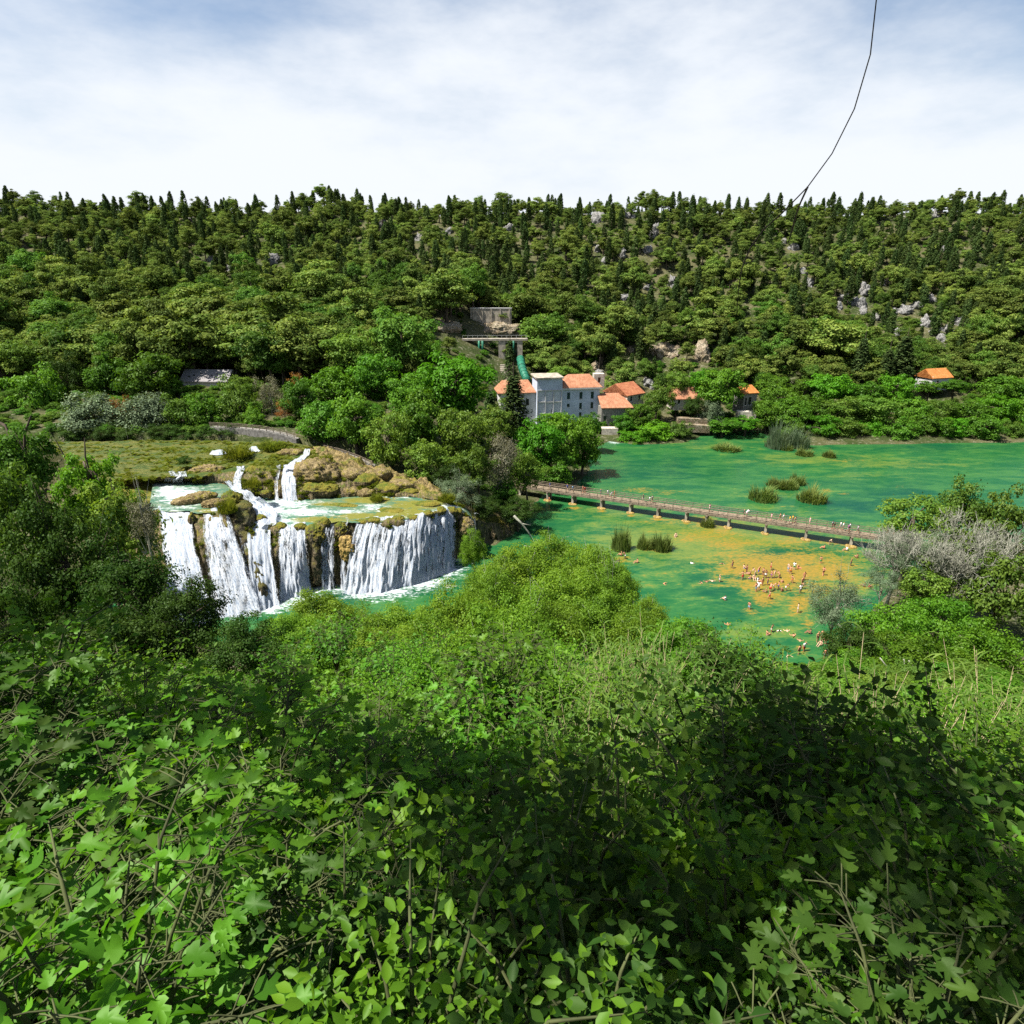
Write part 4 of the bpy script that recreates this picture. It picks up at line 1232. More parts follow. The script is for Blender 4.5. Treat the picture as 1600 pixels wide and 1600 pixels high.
# broad-leaved band on the right shore
def band(pts, keys, group, fmt, cat='tree', name='broadleaf_tree'):
    pts = sorted(pts)
    for i, (px, py, wd, ht, y) in enumerate(pts):
        tree(name, keys[rng.integers(0, len(keys))], px, py, wd, ht, y, fmt.format(ordinal(i + 1)), cat, group)
pts = [(1240 + i * 42 + rng.uniform(-8, 8), 672 + rng.uniform(-5, 6), rng.uniform(54, 74), rng.uniform(42, 54), 197 + rng.uniform(-1, 3)) for i in range(10)]
band(pts, ['broad', 'broad', 'olive', 'bright'], 'shrubs along the right lake shore', '{} shrub from the left at the waterline of the right lake shore', 'shrub', 'shrub')
pts = [(1235 + i * 46 + rng.uniform(-10, 10), 645 + rng.uniform(-6, 6), rng.uniform(66, 92), rng.uniform(52, 66), 206 + rng.uniform(-2, 4)) for i in range(9)]
band(pts, ['broad', 'bright', 'broad', 'olive'], 'middle row of trees on the right shore', '{} tree from the left in the middle row on the right shore')
pts = [(1255 + i * 44 + rng.uniform(-10, 10), 613 + rng.uniform(-8, 6), rng.uniform(60, 84), rng.uniform(50, 62), 217 + rng.uniform(-2, 5)) for i in range(9) if not 1420 < 1255 + i * 44 < 1540]
band(pts, ['broad', 'broad', 'bright'], 'back row of trees on the right shore', '{} tree from the left in the back row on the right shore')

# ------------------------------------------------------------------ wooded hillside
OPEN += [(765, 490, 36, 10, 268), (770, 527, 50, 6, 246), (800, 555, 16, 22, 240), (818, 578, 14, 16, 236), (785, 580, 12, 14, 238), (905, 597, 34, 12, 214), (800, 600, 26, 10, 214),
         (980, 610, 34, 14, 214), (1072, 614, 26, 10, 214), (1166, 612, 20, 20, 214), (1472, 586, 46, 20, 232), (320, 582, 44, 12, 186), (745, 536, 12, 10, 243), (800, 538, 30, 10, 243)]
cand = []
for y in np.arange(150, 442, 5.2):
    st = 5.2 if y < 330 else 6.2
    xm = 0.86 * y + 12
    for x in np.arange(-xm, xm, st):
        cand.append((x + rng.uniform(-2.2, 2.2), y + rng.uniform(-2.2, 2.2)))
cand = np.array(cand)
wlc = sstep(12, -34, cand[:, 0])
ok = (cand[:, 1] > 228 - 6 * wlc - 42 * (wlc > 0.9)) & (cand[:, 1] < 440)
cand = cand[ok]
cz = hgt(cand[:, 0], cand[:, 1])
dens = fbm(cand[:, 0] / 26, cand[:, 1] / 20, 0, 3, 91)
kindn = fbm(cand[:, 0] / 34, cand[:, 1] / 26, 0, 3, 95)
hill = []
for (x, y), z, dn, kn in zip(cand, cz, dens, kindn):
    upper = sstep(250, 330, y)
    cyp = rng.random() < (0.08 + 0.55 * max(0, kn) + 0.19 * upper) and y > 236
    if dn < -0.40 and rng.random() < 0.7:
        continue
    if rng.random() < (0.1 + 0.14 * upper):
        continue
    brd = (not cyp) and y < 300 and rng.random() < 0.22 + 0.4 * max(0, -kn)
    if cyp:
        h_ = rng.uniform(8, 14.0)
        r = h_ * 0.13
    else:
        h_ = float(np.clip(7.3 * math.exp(rng.normal(0, 0.30)), 4.5, 15)) * float(np.interp(y, [200, 260, 330, 430], [1.5, 1.35, 1.05, 0.95]))
        r = h_ * rng.uniform(0.36, 0.62)
    c = np.array([x, y, z + h_ * (0.5 if cyp else 0.62)])
    px, py, f = project(c)
    if px < -60 or px > 1660:
        continue
    m = FPX / f
    rx, ry = r * m, h_ * 0.5 * m
    bad = False
    for ox, oy, orx, ory, oy_d in OPEN:
        if y < oy_d + 2 and abs(px - ox) < orx + rx * 0.6 and py - ry * 0.8 < oy + ory and py + ry > oy - ory and ((px - ox) / (orx + rx * 0.75)) ** 2 + ((py - oy) / (ory + ry * 0.85)) ** 2 < 1:
            bad = True
            break
    if bad:
        continue
    inside = 1 if (60 < px < 1540 and py > 300) else 0
    hill.append((x, y, z, h_, r, 'cypress' if cyp else 'broad' if brd else 'pine', px, py, rx * ry * (1 if inside else 0.01)))
LM = [('grey roof', 320, 580), ('concrete gallery', 770, 527), ('white building', 880, 600), ('gable house', 980, 600), ('small tall house', 1165, 600), ('far right house', 1470, 580), ('bare tan slope', 1042, 548), ('pale rock cut', 1098, 550), ('reddish earth bank', 690, 508)]
def where_on_hill(px, py):
    n = min(LM, key=lambda l: abs(l[1] - px) + 0.4 * abs(l[2] - py))
    lev = 'on the hilltop high above' if py < 385 else 'half way up the hill above' if py < 470 else 'on the lower slope near'
    return f'{lev} the {n[0]}'
def hill_mesh(key, v):
    """crown and trunk of a hillside tree in one mesh, for trees seen too small to show parts; height 1, base at 0"""
    me, tr = PROTO[key][v]
    nv = len(me.vertices)
    V = np.zeros(nv * 3, np.float32); me.vertices.foreach_get('co', V); V = V.reshape(-1, 3)
    rn = np.zeros(len(me.polygons), np.float32); me.attributes['rnd'].data.foreach_get('value', rn)
    b = MB()
    if key != 'cypress':
        V = V * np.array([1, 1, 1]) * 0.5
        V[:, 2] = V[:, 2] * 0.98 + 0.62
        b.tube([(0.03, 0, -0.08), (0, 0.02, 0.3), (0, 0, 0.7)], [0.035, 0.025, 0.012], 5)
    else:
        V = V * np.array([0.6, 0.6, 0.5]) 
        V[:, 2] += 0.5
        b.tube([(0, 0, -0.08), (0, 0, 0.5)], [0.02, 0.01], 5)
    tv = np.concatenate(b.v)
    tq = np.array([f for f in b.f if len(f) == 4]) + nv
    return mesh_np(key + '_tree', np.concatenate([V, tv]), [np.arange(nv).reshape(-1, 4), tq], [M['hillbroad' if key == 'broad' else key], M['bark']], np.concatenate([np.zeros(nv // 4, int), np.ones(len(tq), int)]), np.concatenate([rn, np.zeros(len(tq))]))
HM = {'pine': [hill_mesh('pine', v) for v in range(6)], 'cypress': [hill_mesh('cypress', v) for v in range(4)], 'broad': [hill_mesh('broad', v) for v in range(6)]}
rest = []
for key, most in (('pine', 290), ('cypress', 170), ('broad', 130)):
    ts = sorted([h for h in hill if h[5] == key], key=lambda h: -h[8])
    for i, h in enumerate(ts):
        x, y, z, h_, r, _, px, py, _ = h
        if i >= most:
            rest.append(h)
            continue
        q = r / (0.5 * h_) if key != 'cypress' else 1.0
        o = link('broadleaf_tree' if key == 'broad' else key + '_tree', HM[key][rng.integers(0, len(HM[key]))], None, (x, y, z - 0.2), (rng.uniform(-.05, .05), rng.uniform(-.05, .05), rng.uniform(0, 6.28)), (h_ * q * rng.uniform(.85, 1.2), h_ * q * rng.uniform(.85, 1.2), h_))
        if key == 'pine':
            lab = f'{"wide" if r > 4.6 else "small"} yellow-green pine {where_on_hill(px, py)}'
        else:
            lab = f'{"wide" if r > 4.6 else "small"} fresh green round tree {where_on_hill(px, py)}' if key == 'broad' else f'{"tall" if h_ > 11 else "short"} narrow dark cypress {where_on_hill(px, py)}'
        tag(o, lab, 'tree', lab.replace('yellow-green pine', 'yellow-green pines').replace('dark cypress', 'dark cypresses').replace('round tree', 'round trees'))

def scatter(name, pts, rot, scale, idx, protos, kind='stuff'):
    me = bpy.data.meshes.new(name)
    me.vertices.add(len(pts))
    me.vertices.foreach_set('co', np.asarray(pts, np.float32).ravel())
    a = me.attributes.new('rot', 'FLOAT_VECTOR', 'POINT'); a.data.foreach_set('vector', np.asarray(rot, np.float32).ravel())
    a = me.attributes.new('scl', 'FLOAT_VECTOR', 'POINT'); a.data.foreach_set('vector', np.asarray(scale, np.float32).ravel())
    a = me.attributes.new('idx', 'INT', 'POINT'); a.data.foreach_set('value', np.asarray(idx, np.int32))
    ng = bpy.data.node_groups.new(name, 'GeometryNodeTree')
    ng.interface.new_socket(name='Geometry', in_out='INPUT', socket_type='NodeSocketGeometry')
    ng.interface.new_socket(name='Geometry', in_out='OUTPUT', socket_type='NodeSocketGeometry')
    N = ng.nodes
    gi, go = N.new('NodeGroupInput'), N.new('NodeGroupOutput')
    jo = N.new('GeometryNodeJoinGeometry')
    def na(nm, dt):
        q = N.new('GeometryNodeInputNamedAttribute')
        q.data_type = dt
        q.inputs['Name'].default_value = nm
        return q.outputs['Attribute']
    ix = na('idx', 'INT')
    r_, s_ = na('rot', 'FLOAT_VECTOR'), na('scl', 'FLOAT_VECTOR')
    for k, pr in enumerate(protos):
        oi = N.new('GeometryNodeObjectInfo')
        oi.transform_space = 'ORIGINAL'
        oi.inputs['Object'].default_value = pr
        oi.inputs['As Instance'].default_value = True
        ip = N.new('GeometryNodeInstanceOnPoints')
        cmpn = N.new('FunctionNodeCompare')
        cmpn.data_type = 'INT'
        cmpn.operation = 'EQUAL'
        ng.links.new(ix, cmpn.inputs[2])
        cmpn.inputs[3].default_value = k
        ng.links.new(gi.outputs[0], ip.inputs['Points'])
        ng.links.new(cmpn.outputs[0], ip.inputs['Selection'])
        ng.links.new(oi.outputs['Geometry'], ip.inputs['Instance'])
        ng.links.new(r_, ip.inputs['Rotation'])
        ng.links.new(s_, ip.inputs['Scale'])
        ng.links.new(ip.outputs[0], jo.inputs[0])
    ng.links.new(jo.outputs[0], go.inputs[0])
    o = link(name, me)
    md = o.modifiers.new('scatter', 'NODES')
    md.node_group = ng
    o['kind'] = kind
    return o

# meshes used by the scatters are real trees and shrubs of the scene
def first_with(me):
    return next(o for o in bpy.data.objects if o.data == me)
prs = []
for key in ('pine', 'cypress', 'broad'):
    prs += [first_with(m) for m in HM[key] if any(o.data == m for o in bpy.data.objects)]
npine = sum(1 for p in prs if p.name.startswith('pine'))
ncyp = npine + sum(1 for p in prs if p.name.startswith('cypress'))
pts, rot, scl, ii = [], [], [], []
for x, y, z, h_, r, key, px, py, _ in rest:
    q = r / (0.5 * h_) if key != 'cypress' else 1.0
    pts.append((x, y, z - 0.2)); rot.append((0, 0, rng.uniform(0, 6.28))); scl.append((h_ * q, h_ * q, h_))
    ii.append(rng.integers(0, npine) if key == 'pine' else rng.integers(npine, ncyp) if key == 'cypress' else rng.integers(ncyp, len(prs)))
tag(scatter('forest', pts, rot, scl, ii, prs), 'pines and cypresses filling the wooded hillside between the larger trees', None, None, 'stuff')
# undergrowth between the trees
us = []
for _ in range(8500):
    y = rng.uniform(140, 440)
    x = rng.uniform(-1, 1) * (0.85 * y + 10)
    us.append((x, y))
us = np.array(us)
uz = hgt(us[:, 0], us[:, 1])
keep = (uz > 0.8) & (sdist(us, FALLP) < -2)
ux, uy, uf = project(np.stack([us[:, 0], us[:, 1], uz + 1], 1))
for ox, oy, orx, ory, od in OPEN:
    keep &= ~((us[:, 1] < od + 3) & ((ux - ox) / (orx + 6)) ** 2 + ((uy - oy) / (ory + 6)) ** 2 < 1) if False else ~((us[:, 1] < od + 3) & (((ux - ox) / (orx + 5)) ** 2 + ((uy - oy) / (ory + 5)) ** 2 < 1))
us, uz = us[keep], uz[keep]
ns = np.column_stack([rng.uniform(-1, 1, 700), rng.uniform(21, 74, 700)])
ns[:, 0] *= 0.86 * ns[:, 1] + 3
nz_ = hgt(ns[:, 0], ns[:, 1])
ok = nz_ > 0.4
us, uz = np.concatenate([us, ns[ok]]), np.concatenate([uz, nz_[ok]])
bp = [first_with(PROTO['broad'][0][0]), first_with(PROTO['olive'][0][0]), first_with(PROTO['olive'][1][0]), first_with(PROTO['broad'][1][0])]
sz = rng.uniform(0.9, 2.1, len(us)) * np.where(us[:, 1] > 300, 0.75, 1.0)
tag(scatter('undergrowth', np.column_stack([us, uz + sz * 0.35]), np.column_stack([np.zeros((len(us), 2)), rng.uniform(0, 6.28, len(us))]), np.column_stack([sz, sz, sz * 0.8]), rng.integers(0, 4, len(us)), bp), 'low scrub and bushes between the trees of the hillside and the banks', None, None, 'stuff')

# ------------------------------------------------------------------ houses
M['plaster'] = plain('shade_tinted_plaster', (0.42, 0.48, 0.58), 0.85, 0.10, 0.5)  # white walls; the blue-grey of their shade is put into the colour
M['white'] = plain('white_render', (0.46, 0.46, 0.45), 0.8, 0.08, 1.0)
M['stonewall'] = plain('pale_stone_wall', (0.46, 0.42, 0.35), 0.9, 0.25, 2.0, 0.4)
M['greystone'] = plain('grey_stone_wall', (0.20, 0.19, 0.17), 0.9, 0.3, 2.0, 0.4)
M['concrete'] = plain('weathered_concrete', (0.32, 0.285, 0.23), 0.9, 0.25, 0.8, 0.3)
M['greyroof'] = plain('grey_sheet_roof', (0.23, 0.215, 0.22), 0.7, 0.10, 0.4)
M['shutter'] = plain('dark_green_shutter', (0.012, 0.04, 0.032), 0.6, 0.2, 3.0)
M['opening'] = plain('dark_glass_and_bay_shade', (0.015, 0.017, 0.02), 0.15, 0.2, 3.0, 0, 0.5)
M['panel'] = plain('pale_window_panel', (0.50, 0.53, 0.58), 0.6, 0.08, 1.0)
M['greenpipe'] = plain('green_painted_steel', (0.02, 0.14, 0.085), 0.5, 0.2, 1.0)
def tilemat(name, ca, cb):
    t = NT(name)
    obj = t.n('ShaderNodeTexCoord').outputs['Object']
    n1 = t.noise(0.7, 6, 0.7, obj)
    n2 = t.noise(1.0, 2, 0.5, obj, (4.5, 1.0, 1.0))
    wv = t.n('ShaderNodeTexWave')
    t.set(wv.inputs['Vector'], obj)
    wv.inputs['Scale'].default_value = 1.4
    c = t.mix(t.ramp(n1, 0.35, 0.65), ca, cb)
    c = t.mix(t.ramp(n2, 0.3, 0.7), t.mix(1.0, c, (0.75, 0.7, 0.65), 'MULTIPLY'), c)
    return t.surf(t.bsdf(c, 0.85, t.bump(wv.outputs[0], 0.6, 0.08), 0.2))
M['tile'] = tilemat('orange_roof_tiles', (0.34, 0.15, 0.085), (0.42, 0.22, 0.13))
M['tile2'] = tilemat('bright_orange_roof_tiles', (0.42, 0.155, 0.04), (0.50, 0.215, 0.07))
M['tile3'] = tilemat('old_brown_roof_tiles', (0.30, 0.10, 0.05), (0.42, 0.18, 0.09))

def wall_open(b, w, h, ops, M_, m=0, depth=0.25):
    """wall in the local XZ plane facing -Y with rectangular openings (x0, z0, x1, z1) that have reveals"""
    xs = sorted({0, w, *[o[0] for o in ops], *[o[2] for o in ops]})
    zs = sorted({0, h, *[o[1] for o in ops], *[o[3] for o in ops]})
    R3, T = np.array(M_.to_3x3()), np.array(M_.translation)
    tf = lambda V: np.array(V, float) @ R3.T + T
    for i in range(len(xs) - 1):
        for k in range(len(zs) - 1):
            x0, x1, z0, z1 = xs[i], xs[i + 1], zs[k], zs[k + 1]
            cx, cz = (x0 + x1) / 2, (z0 + z1) / 2
            if any(o[0] < cx < o[2] and o[1] < cz < o[3] for o in ops):
                continue
            b.add(tf([(x0, 0, z0), (x1, 0, z0), (x1, 0, z1), (x0, 0, z1)]), [(0, 1, 2, 3)], m)
    for x0, z0, x1, z1 in ops:
        b.add(tf([(x0, 0, z0), (x1, 0, z0), (x1, 0, z1), (x0, 0, z1), (x0, depth, z0), (x1, depth, z0), (x1, depth, z1), (x0, depth, z1)]),
              [(0, 4, 5, 1), (1, 5, 6, 2), (2, 6, 7, 3), (3, 7, 4, 0)], m)

def house(root, w, d, h, mat, x0=0.0, y0=0.0, front=(), left=(), right=(), z0=-1.5, winmat='opening', label=None, nm='wall', gable=0.0, ridge='x'):
    """walls of a box w x d x h standing at local (x0, y0); the windows become parts of their own"""
    b = MB()
    T = lambda x, y, rz: Matrix.Translation((x, y, 0)) @ Matrix.Rotation(rz, 4, 'Z')
    sides = [(T(x0, y0, 0), w, front), (T(x0 + w, y0, math.pi / 2), d, right), (T(x0 + w, y0 + d, math.pi), w, ()), (T(x0, y0 + d, -math.pi / 2), d, left)]
    for Mx, ww, ops in sides:
        wall_open(b, ww, h, [o[:4] for o in ops], Mx)
        R3, Tt = np.array(Mx.to_3x3()), np.array(Mx.translation)
        b.add(np.array([(0, 0, z0), (ww, 0, z0), (ww, 0, 0), (0, 0, 0)], float) @ R3.T + Tt, [(0, 1, 2, 3)])
    if gable:
        if ridge == 'x':
            for xx in (x0, x0 + w):
                b.add([(xx, y0, h), (xx, y0 + d, h), (xx, y0 + d / 2, h + gable)], [(0, 1, 2)])
        else:
            for yy in (y0, y0 + d):
                b.add([(x0, yy, h), (x0 + w, yy, h), (x0 + w / 2, yy, h + gable)], [(0, 1, 2)])
    else:
        b.add([(x0, y0, h - 0.02), (x0 + w, y0, h - 0.02), (x0 + w, y0 + d, h - 0.02), (x0, y0 + d, h - 0.02)], [(0, 1, 2, 3)])
    wl = link(nm, b.mesh(nm, [M[mat]]), root)
    for Mx, ww, ops in sides:
        for o in ops:
            x_, z_, x2, z2 = o[:4]
            kind = o[4] if len(o) > 4 else winmat
            bw = MB()
            bw.box((x_ + 0.01, 0.14, z_ + 0.01), (x2 - 0.01, 0.2, z2 - 0.01), 0, Mx)
            if kind == 'shutter':
                xm = (x_ + x2) / 2
                bw.box((x_ + 0.03, 0.06, z_ + 0.03), (xm - 0.02, 0.13, z2 - 0.03), 0, Mx)
                bw.box((xm + 0.02, 0.06, z_ + 0.03), (x2 - 0.03, 0.13, z2 - 0.03), 0, Mx)
            wo_ = link('window', bw.mesh('window', [M[kind]]), root)
            bs = MB()
            bs.box((x_ - 0.1, -0.09, z_ - 0.16), (x2 + 0.1, 0.05, z_ - 0.003), 0, Mx)
            link('sill', bs.mesh('sill', [M['white']]), wo_)
    return wl

def gable_roof(root, w, d, h, rise, mat, x0=0, y0=0, over=0.45, ridge='x', hip=0.0, thick=0.22, name='roof'):
    """tiled roof; hip > 0 draws the ridge in at both ends"""
    b = MB()
    if ridge == 'x':
        xa, xb, ya, yb = x0 - over, x0 + w + over, y0 - over, y0 + d + over
        ym = (ya + yb) / 2
        z0_, zr = h - rise * over / (d / 2) * (0 if hip else 1) + 0.05, h + rise
        top = [(xa, ya, z0_), (xb, ya, z0_), (xb, yb, z0_), (xa, yb, z0_), (xa + hip, ym, zr), (xb - hip, ym, zr)]
    else:
        xa, xb, ya, yb = x0 - over, x0 + w + over, y0 - over, y0 + d + over
        xm = (xa + xb) / 2
        z0_, zr = h - rise * over / (w / 2) * (0 if hip else 1) + 0.05, h + rise
        top = [(xb, ya, z0_), (xb, yb, z0_), (xa, yb, z0_), (xa, ya, z0_), (xm, ya + hip, zr), (xm, yb - hip, zr)]
    bot = [(p[0], p[1], p[2] - thick) for p in top]
    b.add(top + bot, [(0, 1, 5, 4), (2, 3, 4, 5), (1, 2, 5), (3, 0, 4), (6, 10, 11, 7), (8, 11, 10, 9), (7, 11, 8), (9, 10, 6),
                      (0, 6, 7, 1), (1, 7, 8, 2), (2, 8, 9, 3), (3, 9, 6, 0)])
    return link(name, b.mesh(name, [M[mat]]), root)

def house_at(name, px, py, y, rz, label, group=None):
    p = at_y(px, py, y)
    return tag(empty(name, p, rz), label, 'building', group)

# main white building: tower, right wing, left wing
def zrow(py, y):
    return at_y(800, py, y)[2]
r = house_at('tower_building', 838.5, 665, 204, R(9), 'white three-storey building with a flat-topped tower and orange-tiled wings')
zg = r.location.z
TH = zrow(592, 204) - zg
TW = 8.2
grid = []
for k in range(3):
    z1 = TH - 3.7 - 3.75 * k - 0.35
    z0_ = max(z1 - 3.1, 0.3)
    for j in range(3):
        grid.append((0.45 + j * 2.55, z0_, 0.45 + j * 2.55 + 2.15, z1, 'panel'))
lw = [(2.0, TH - 6.8, 3.0, TH - 4.4), (2.0, TH - 11, 3.0, TH - 8.4), (4.6, TH - 6.8, 5.6, TH - 4.4)]
house(r, TW, 8.5, TH, 'plaster', 0, 0, grid, lw, nm='tower_wall')
b = MB()
b.box((-0.5, -0.6, TH), (TW + 0.35, 9, TH + 0.4))
link('flat_roof', b.mesh('flat_roof', [M['concrete']]), r)
b = MB()
for j in range(4):
    x = 0.18 + j * 2.62
    b.box((x - 0.14, -0.22, 0), (x + 0.14, 0.003, TH - 3.6))
for k in range(3):
    z = TH - 3.7 - 3.75 * k
    b.box((0.05, -0.17, z - 0.16), (TW - 0.05, 0.005, z + 0.16))
link('pilaster_grid', b.mesh('pilaster_grid', [M['white']]), r)
RWd, RH = 12.6, zrow(608, 205.5) - zg
ops = []
for x in (2.3, 6.4, 10.2):
    ops.append((x - 0.5, RH - 3.4, x + 0.5, RH - 1.2, 'shutter'))
ops += [(1.85, RH - 5.9, 2.75, RH - 4.9), (5.95, RH - 6.7, 6.85, RH - 4.7), (9.75, RH - 6.6, 10.65, RH - 4.6), (6.0, RH - 9.6, 6.8, RH - 7.8), (9.8, RH - 9.6, 10.6, RH - 7.8)]
house(r, RWd, 9, RH, 'plaster', TW + 0.01, 0.7, ops, nm='wing_wall')
gable_roof(r, RWd, 9, RH + 0.3, 3.6, 'tile', TW + 0.3, 0.7, 0.5, 'x', 3.2)
b = MB()
b.box((TW + 0.012, 0.1, RH - 0.25), (TW + RWd + 0.45, 0.68, RH + 0.2))
link('white_cornice', b.mesh('white_cornice', [M['white']]), r)
LH = zrow(613, 206) - zg
house(r, 11.5, 9, LH, 'white', -11.51, 1.6, [(8.2, LH - 4, 9.2, LH - 2), (5.2, LH - 4, 6.2, LH - 2)], nm='wing_wall')
gable_roof(r, 11.5, 9, LH + 0.1, 3.4, 'tile', -11.9, 1.6, 0.5, 'x', 2.0)
# low orange-roofed shed
r = house_at('tiled_shed', 939, 662, 203, R(7), 'low shed with a single orange-tiled slope beside the white building', 'orange-roofed houses across the water')
hh = zrow(637, 203) - r.location.z
house(r, 10.0, 6, hh, 'greystone', 0, 0, [(0.7, 0.2, 1.7, 2.5), (4.5, 1.2, 5.5, 2.4)])
b = MB()
V = [(-0.3, -0.5, hh), (10.6, -0.5, hh - 0.1), (7.4, 5.6, hh + 3.6), (-0.3, 5.6, hh + 3.6)]
b.add(V + [(x, y, z - 0.22) for x, y, z in V], [(0, 1, 2, 3), (7, 6, 5, 4), (0, 4, 5, 1), (1, 5, 6, 2), (2, 6, 7, 3), (3, 7, 4, 0)])
link('roof', b.mesh('roof', [M['tile']]), r)
# gable house
r = house_at('gable_house', 980, 650, 207, R(38), 'stone house with a pale sunlit gable and brown-orange roof', 'orange-roofed houses across the water')
hh = zrow(617, 207) - r.location.z
house(r, 8.0, 10.5, hh, 'stonewall', -0.5, 0, [(1.5, hh - 2.2, 2.4, hh - 0.7), (5.4, hh - 2.2, 6.3, hh - 0.7)], [(4.6, hh - 0.9, 5.6, hh + 0.0)], gable=3.0, ridge='x')
gable_roof(r, 8.0, 10.5, hh, 3.0, 'tile3', -0.5, 0, 0.35, 'x')
# roof among the trees
r = house_at('tiled_cottage', 1052, 634, 208, R(4), 'cottage among trees showing only a pale orange roof and a white chimney', 'orange-roofed houses across the water')
hh = zrow(622, 208) - r.location.z
house(r, 8.8, 7, hh, 'stonewall', 0, 0, [(1.4, 0.6, 2.2, 2.0), (5.4, 0.6, 6.2, 2.0)], gable=2.9, ridge='x')
rf = gable_roof(r, 8.8, 7, hh, 2.9, 'tile', 0, 0, 0.4, 'x')
b = MB()
b.box((7.7, 3.6, hh + 1.9), (8.4, 4.3, hh + 3.7))
link('chimney', b.mesh('chimney', [M['white']]), rf)
# small tall house
r = house_at('small_tall_house', 1160, 640, 207, R(16), 'small grey house with a bright orange roof above the terrace steps', 'orange-roofed houses across the water')
hh = zrow(615, 207) - r.location.z
house(r, 4.9, 5.5, hh, 'greystone', 0, 0, [(1.9, hh - 3.8, 2.9, hh - 1.3), (0.6, hh - 3.8, 1.2, hh - 1.5)], nm='wall')
gable_roof(r, 4.9, 5.5, hh + 0.05, 2.2, 'tile2', 0, 0, 0.45, 'x', 1.0)
# far right house
r = house_at('far_right_house', 1455, 604, 228, R(16), 'house in the trees at the far right with an orange roof and white gable', 'orange-roofed houses across the water')
hh = zrow(590, 228) - r.location.z
house(r, 8.6, 7, hh, 'white', 0, 0, [(2, 0.6, 3, 2)], [(3, hh - 0.8, 4, hh + 0.4)], gable=2.6, ridge='x')
gable_roof(r, 8.6, 7, hh, 2.6, 'tile2', 0, 0, 0.4, 'x')
# grey roofed hall
r = house_at('grey_roofed_hall', 286, 612, 184, R(-4), 'long hall with a plain grey roof sunk among trees on the left bank')
hh = zrow(594, 184) - r.location.z
house(r, 13.5, 7, hh, 'white', 0, 0, [(1.5, 0.5, 2.5, 2)], gable=2.6, ridge='x')
rf = gable_roof(r, 13.5, 7, hh, 2.6, 'greyroof', 0, 0, 0.4, 'x')
for k, x in enumerate((1.8, 3.0, 5.0, 6.4, 8.2, 9.6, 11.2)):
    b = MB()
    yy = 0.9 + 0.5 * (k % 3)
    zz = hh + 2.6 * (yy + 0.4) / 3.9
    b.box((x, yy, zz - 0.1), (x + 0.5, yy + 0.5, zz + 0.16))
    link('skylight', b.mesh('skylight', [M['opening']]), rf)
# small store with a dark opening behind the gable house
r = house_at('stone_store', 928, 600, 222, R(5), 'small roofless stone store with a dark doorway above the gable house')
house(r, 3.6, 3, 3.4, 'stonewall', 0, 0, [(1.3, 0.3, 2.3, 2.2)])
# concrete gallery, retaining wall, penstock
p = at_y(722, 531, 246)
r = tag(empty('concrete_gallery', p, R(2)), 'long concrete gallery deck on green posts and a beige pillar across the hillside', 'gallery')
wdt = 24.5
b = MB(); b.box((0, 0, -0.35), (wdt, 2.6, 0.35)); link('deck', b.mesh('deck', [M['concrete']]), r)
for x, w_ in ((13.6, 2.6), (20.6, 2.0)):
    b = MB(); b.box((x, 0.2, -11), (x + w_, 2.2, -0.353)); link('pillar', b.mesh('pillar', [M['concrete']]), r)
b = MB(); b.box((16.203, 1.7, -10), (20.597, 2.0, -1.2)); link('bay_shade_sheet', b.mesh('bay_shade_sheet', [M['opening']]), r)  # dark sheet that stands in for the shade inside the open bay
b = MB(); b.box((16.2, 0.6, -1.25), (20.6, 2.1, -0.355)); link('lintel', b.mesh('lintel', [M['concrete']]), r)
for x in (6.3, 19.2, 7.6):
    b = MB(); b.tube([(x, 0.15, -5.2), (x, 0.15, -0.36)], 0.42 if x < 10 else 0.35, 10); link('green_post', b.mesh('green_post', [M['greenpipe']], True), r)
b = MB()
for k in range(14):
    b.tube([(0.3 + k * 1.82, 0.2, 0.352), (0.3 + k * 1.82, 0.2, 1.6)], 0.05, 4)
b.bar((0.2, 0.2, 1.6), (24.2, 0.2, 1.6), 0.08, 0.08)
link('railing', b.mesh('railing', [M['white']]), r)
p = at_y(735, 498, 268)
r = tag(empty('retaining_wall', p, R(-1)), 'stained concrete retaining wall high above the gallery on the wooded hill', 'wall')
b = MB(); b.box((0, 0, -4), (16.5, 1, 3.9)); link('wall', b.mesh('wall', [M['concrete']]), r)
b = MB()
for k in range(5):
    b.box((1 + k * 3.6, -0.35, -4), (1.5 + k * 3.6, 0.003, 3.6))
link('buttress', b.mesh('buttress', [M['concrete']]), r)
b = MB(); b.box((-0.2, -0.15, 3.903), (16.7, 1.1, 4.2)); link('coping', b.mesh('coping', [M['white']]), r)
# penstock
P = [at_y(813, 560, 238), at_y(815, 572, 233), at_y(819, 584, 229), at_y(824, 596, 225)]
b = MB(); b.tube(P, 1.35, 16)
pk = link('green_penstock', b.mesh('green_penstock', [M['greenpipe']], True))
tag(pk, 'thick ribbed green pipe running down behind the white building', 'pipe')
b = MB()
P = np.array(P)
for k in range(7):
    tt_ = (k + 0.5) / 7 * 3
    i0 = min(int(tt_), 2)
    q = P[i0] + (P[i0 + 1] - P[i0]) * (tt_ - i0)
    d = unit(P[i0 + 1] - P[i0]) * 0.2
    b.tube([q - d, q + d], 1.52, 16)
link('rib', b.mesh('rib', [M['greenpipe']], True), pk)
p = at_y(781, 596, 232)
r = tag(empty('stone_stair', p, 0), 'pale stepped stone stair below the beige pillar', 'stair')
for k in range(9):
    b = MB(); b.box((0, k * 0.9, k * 0.55 - 1.2), (5.0, k * 0.9 + 0.9, k * 0.55 + 0.5)); link('step', b.mesh('step', [M['concrete']]), r)

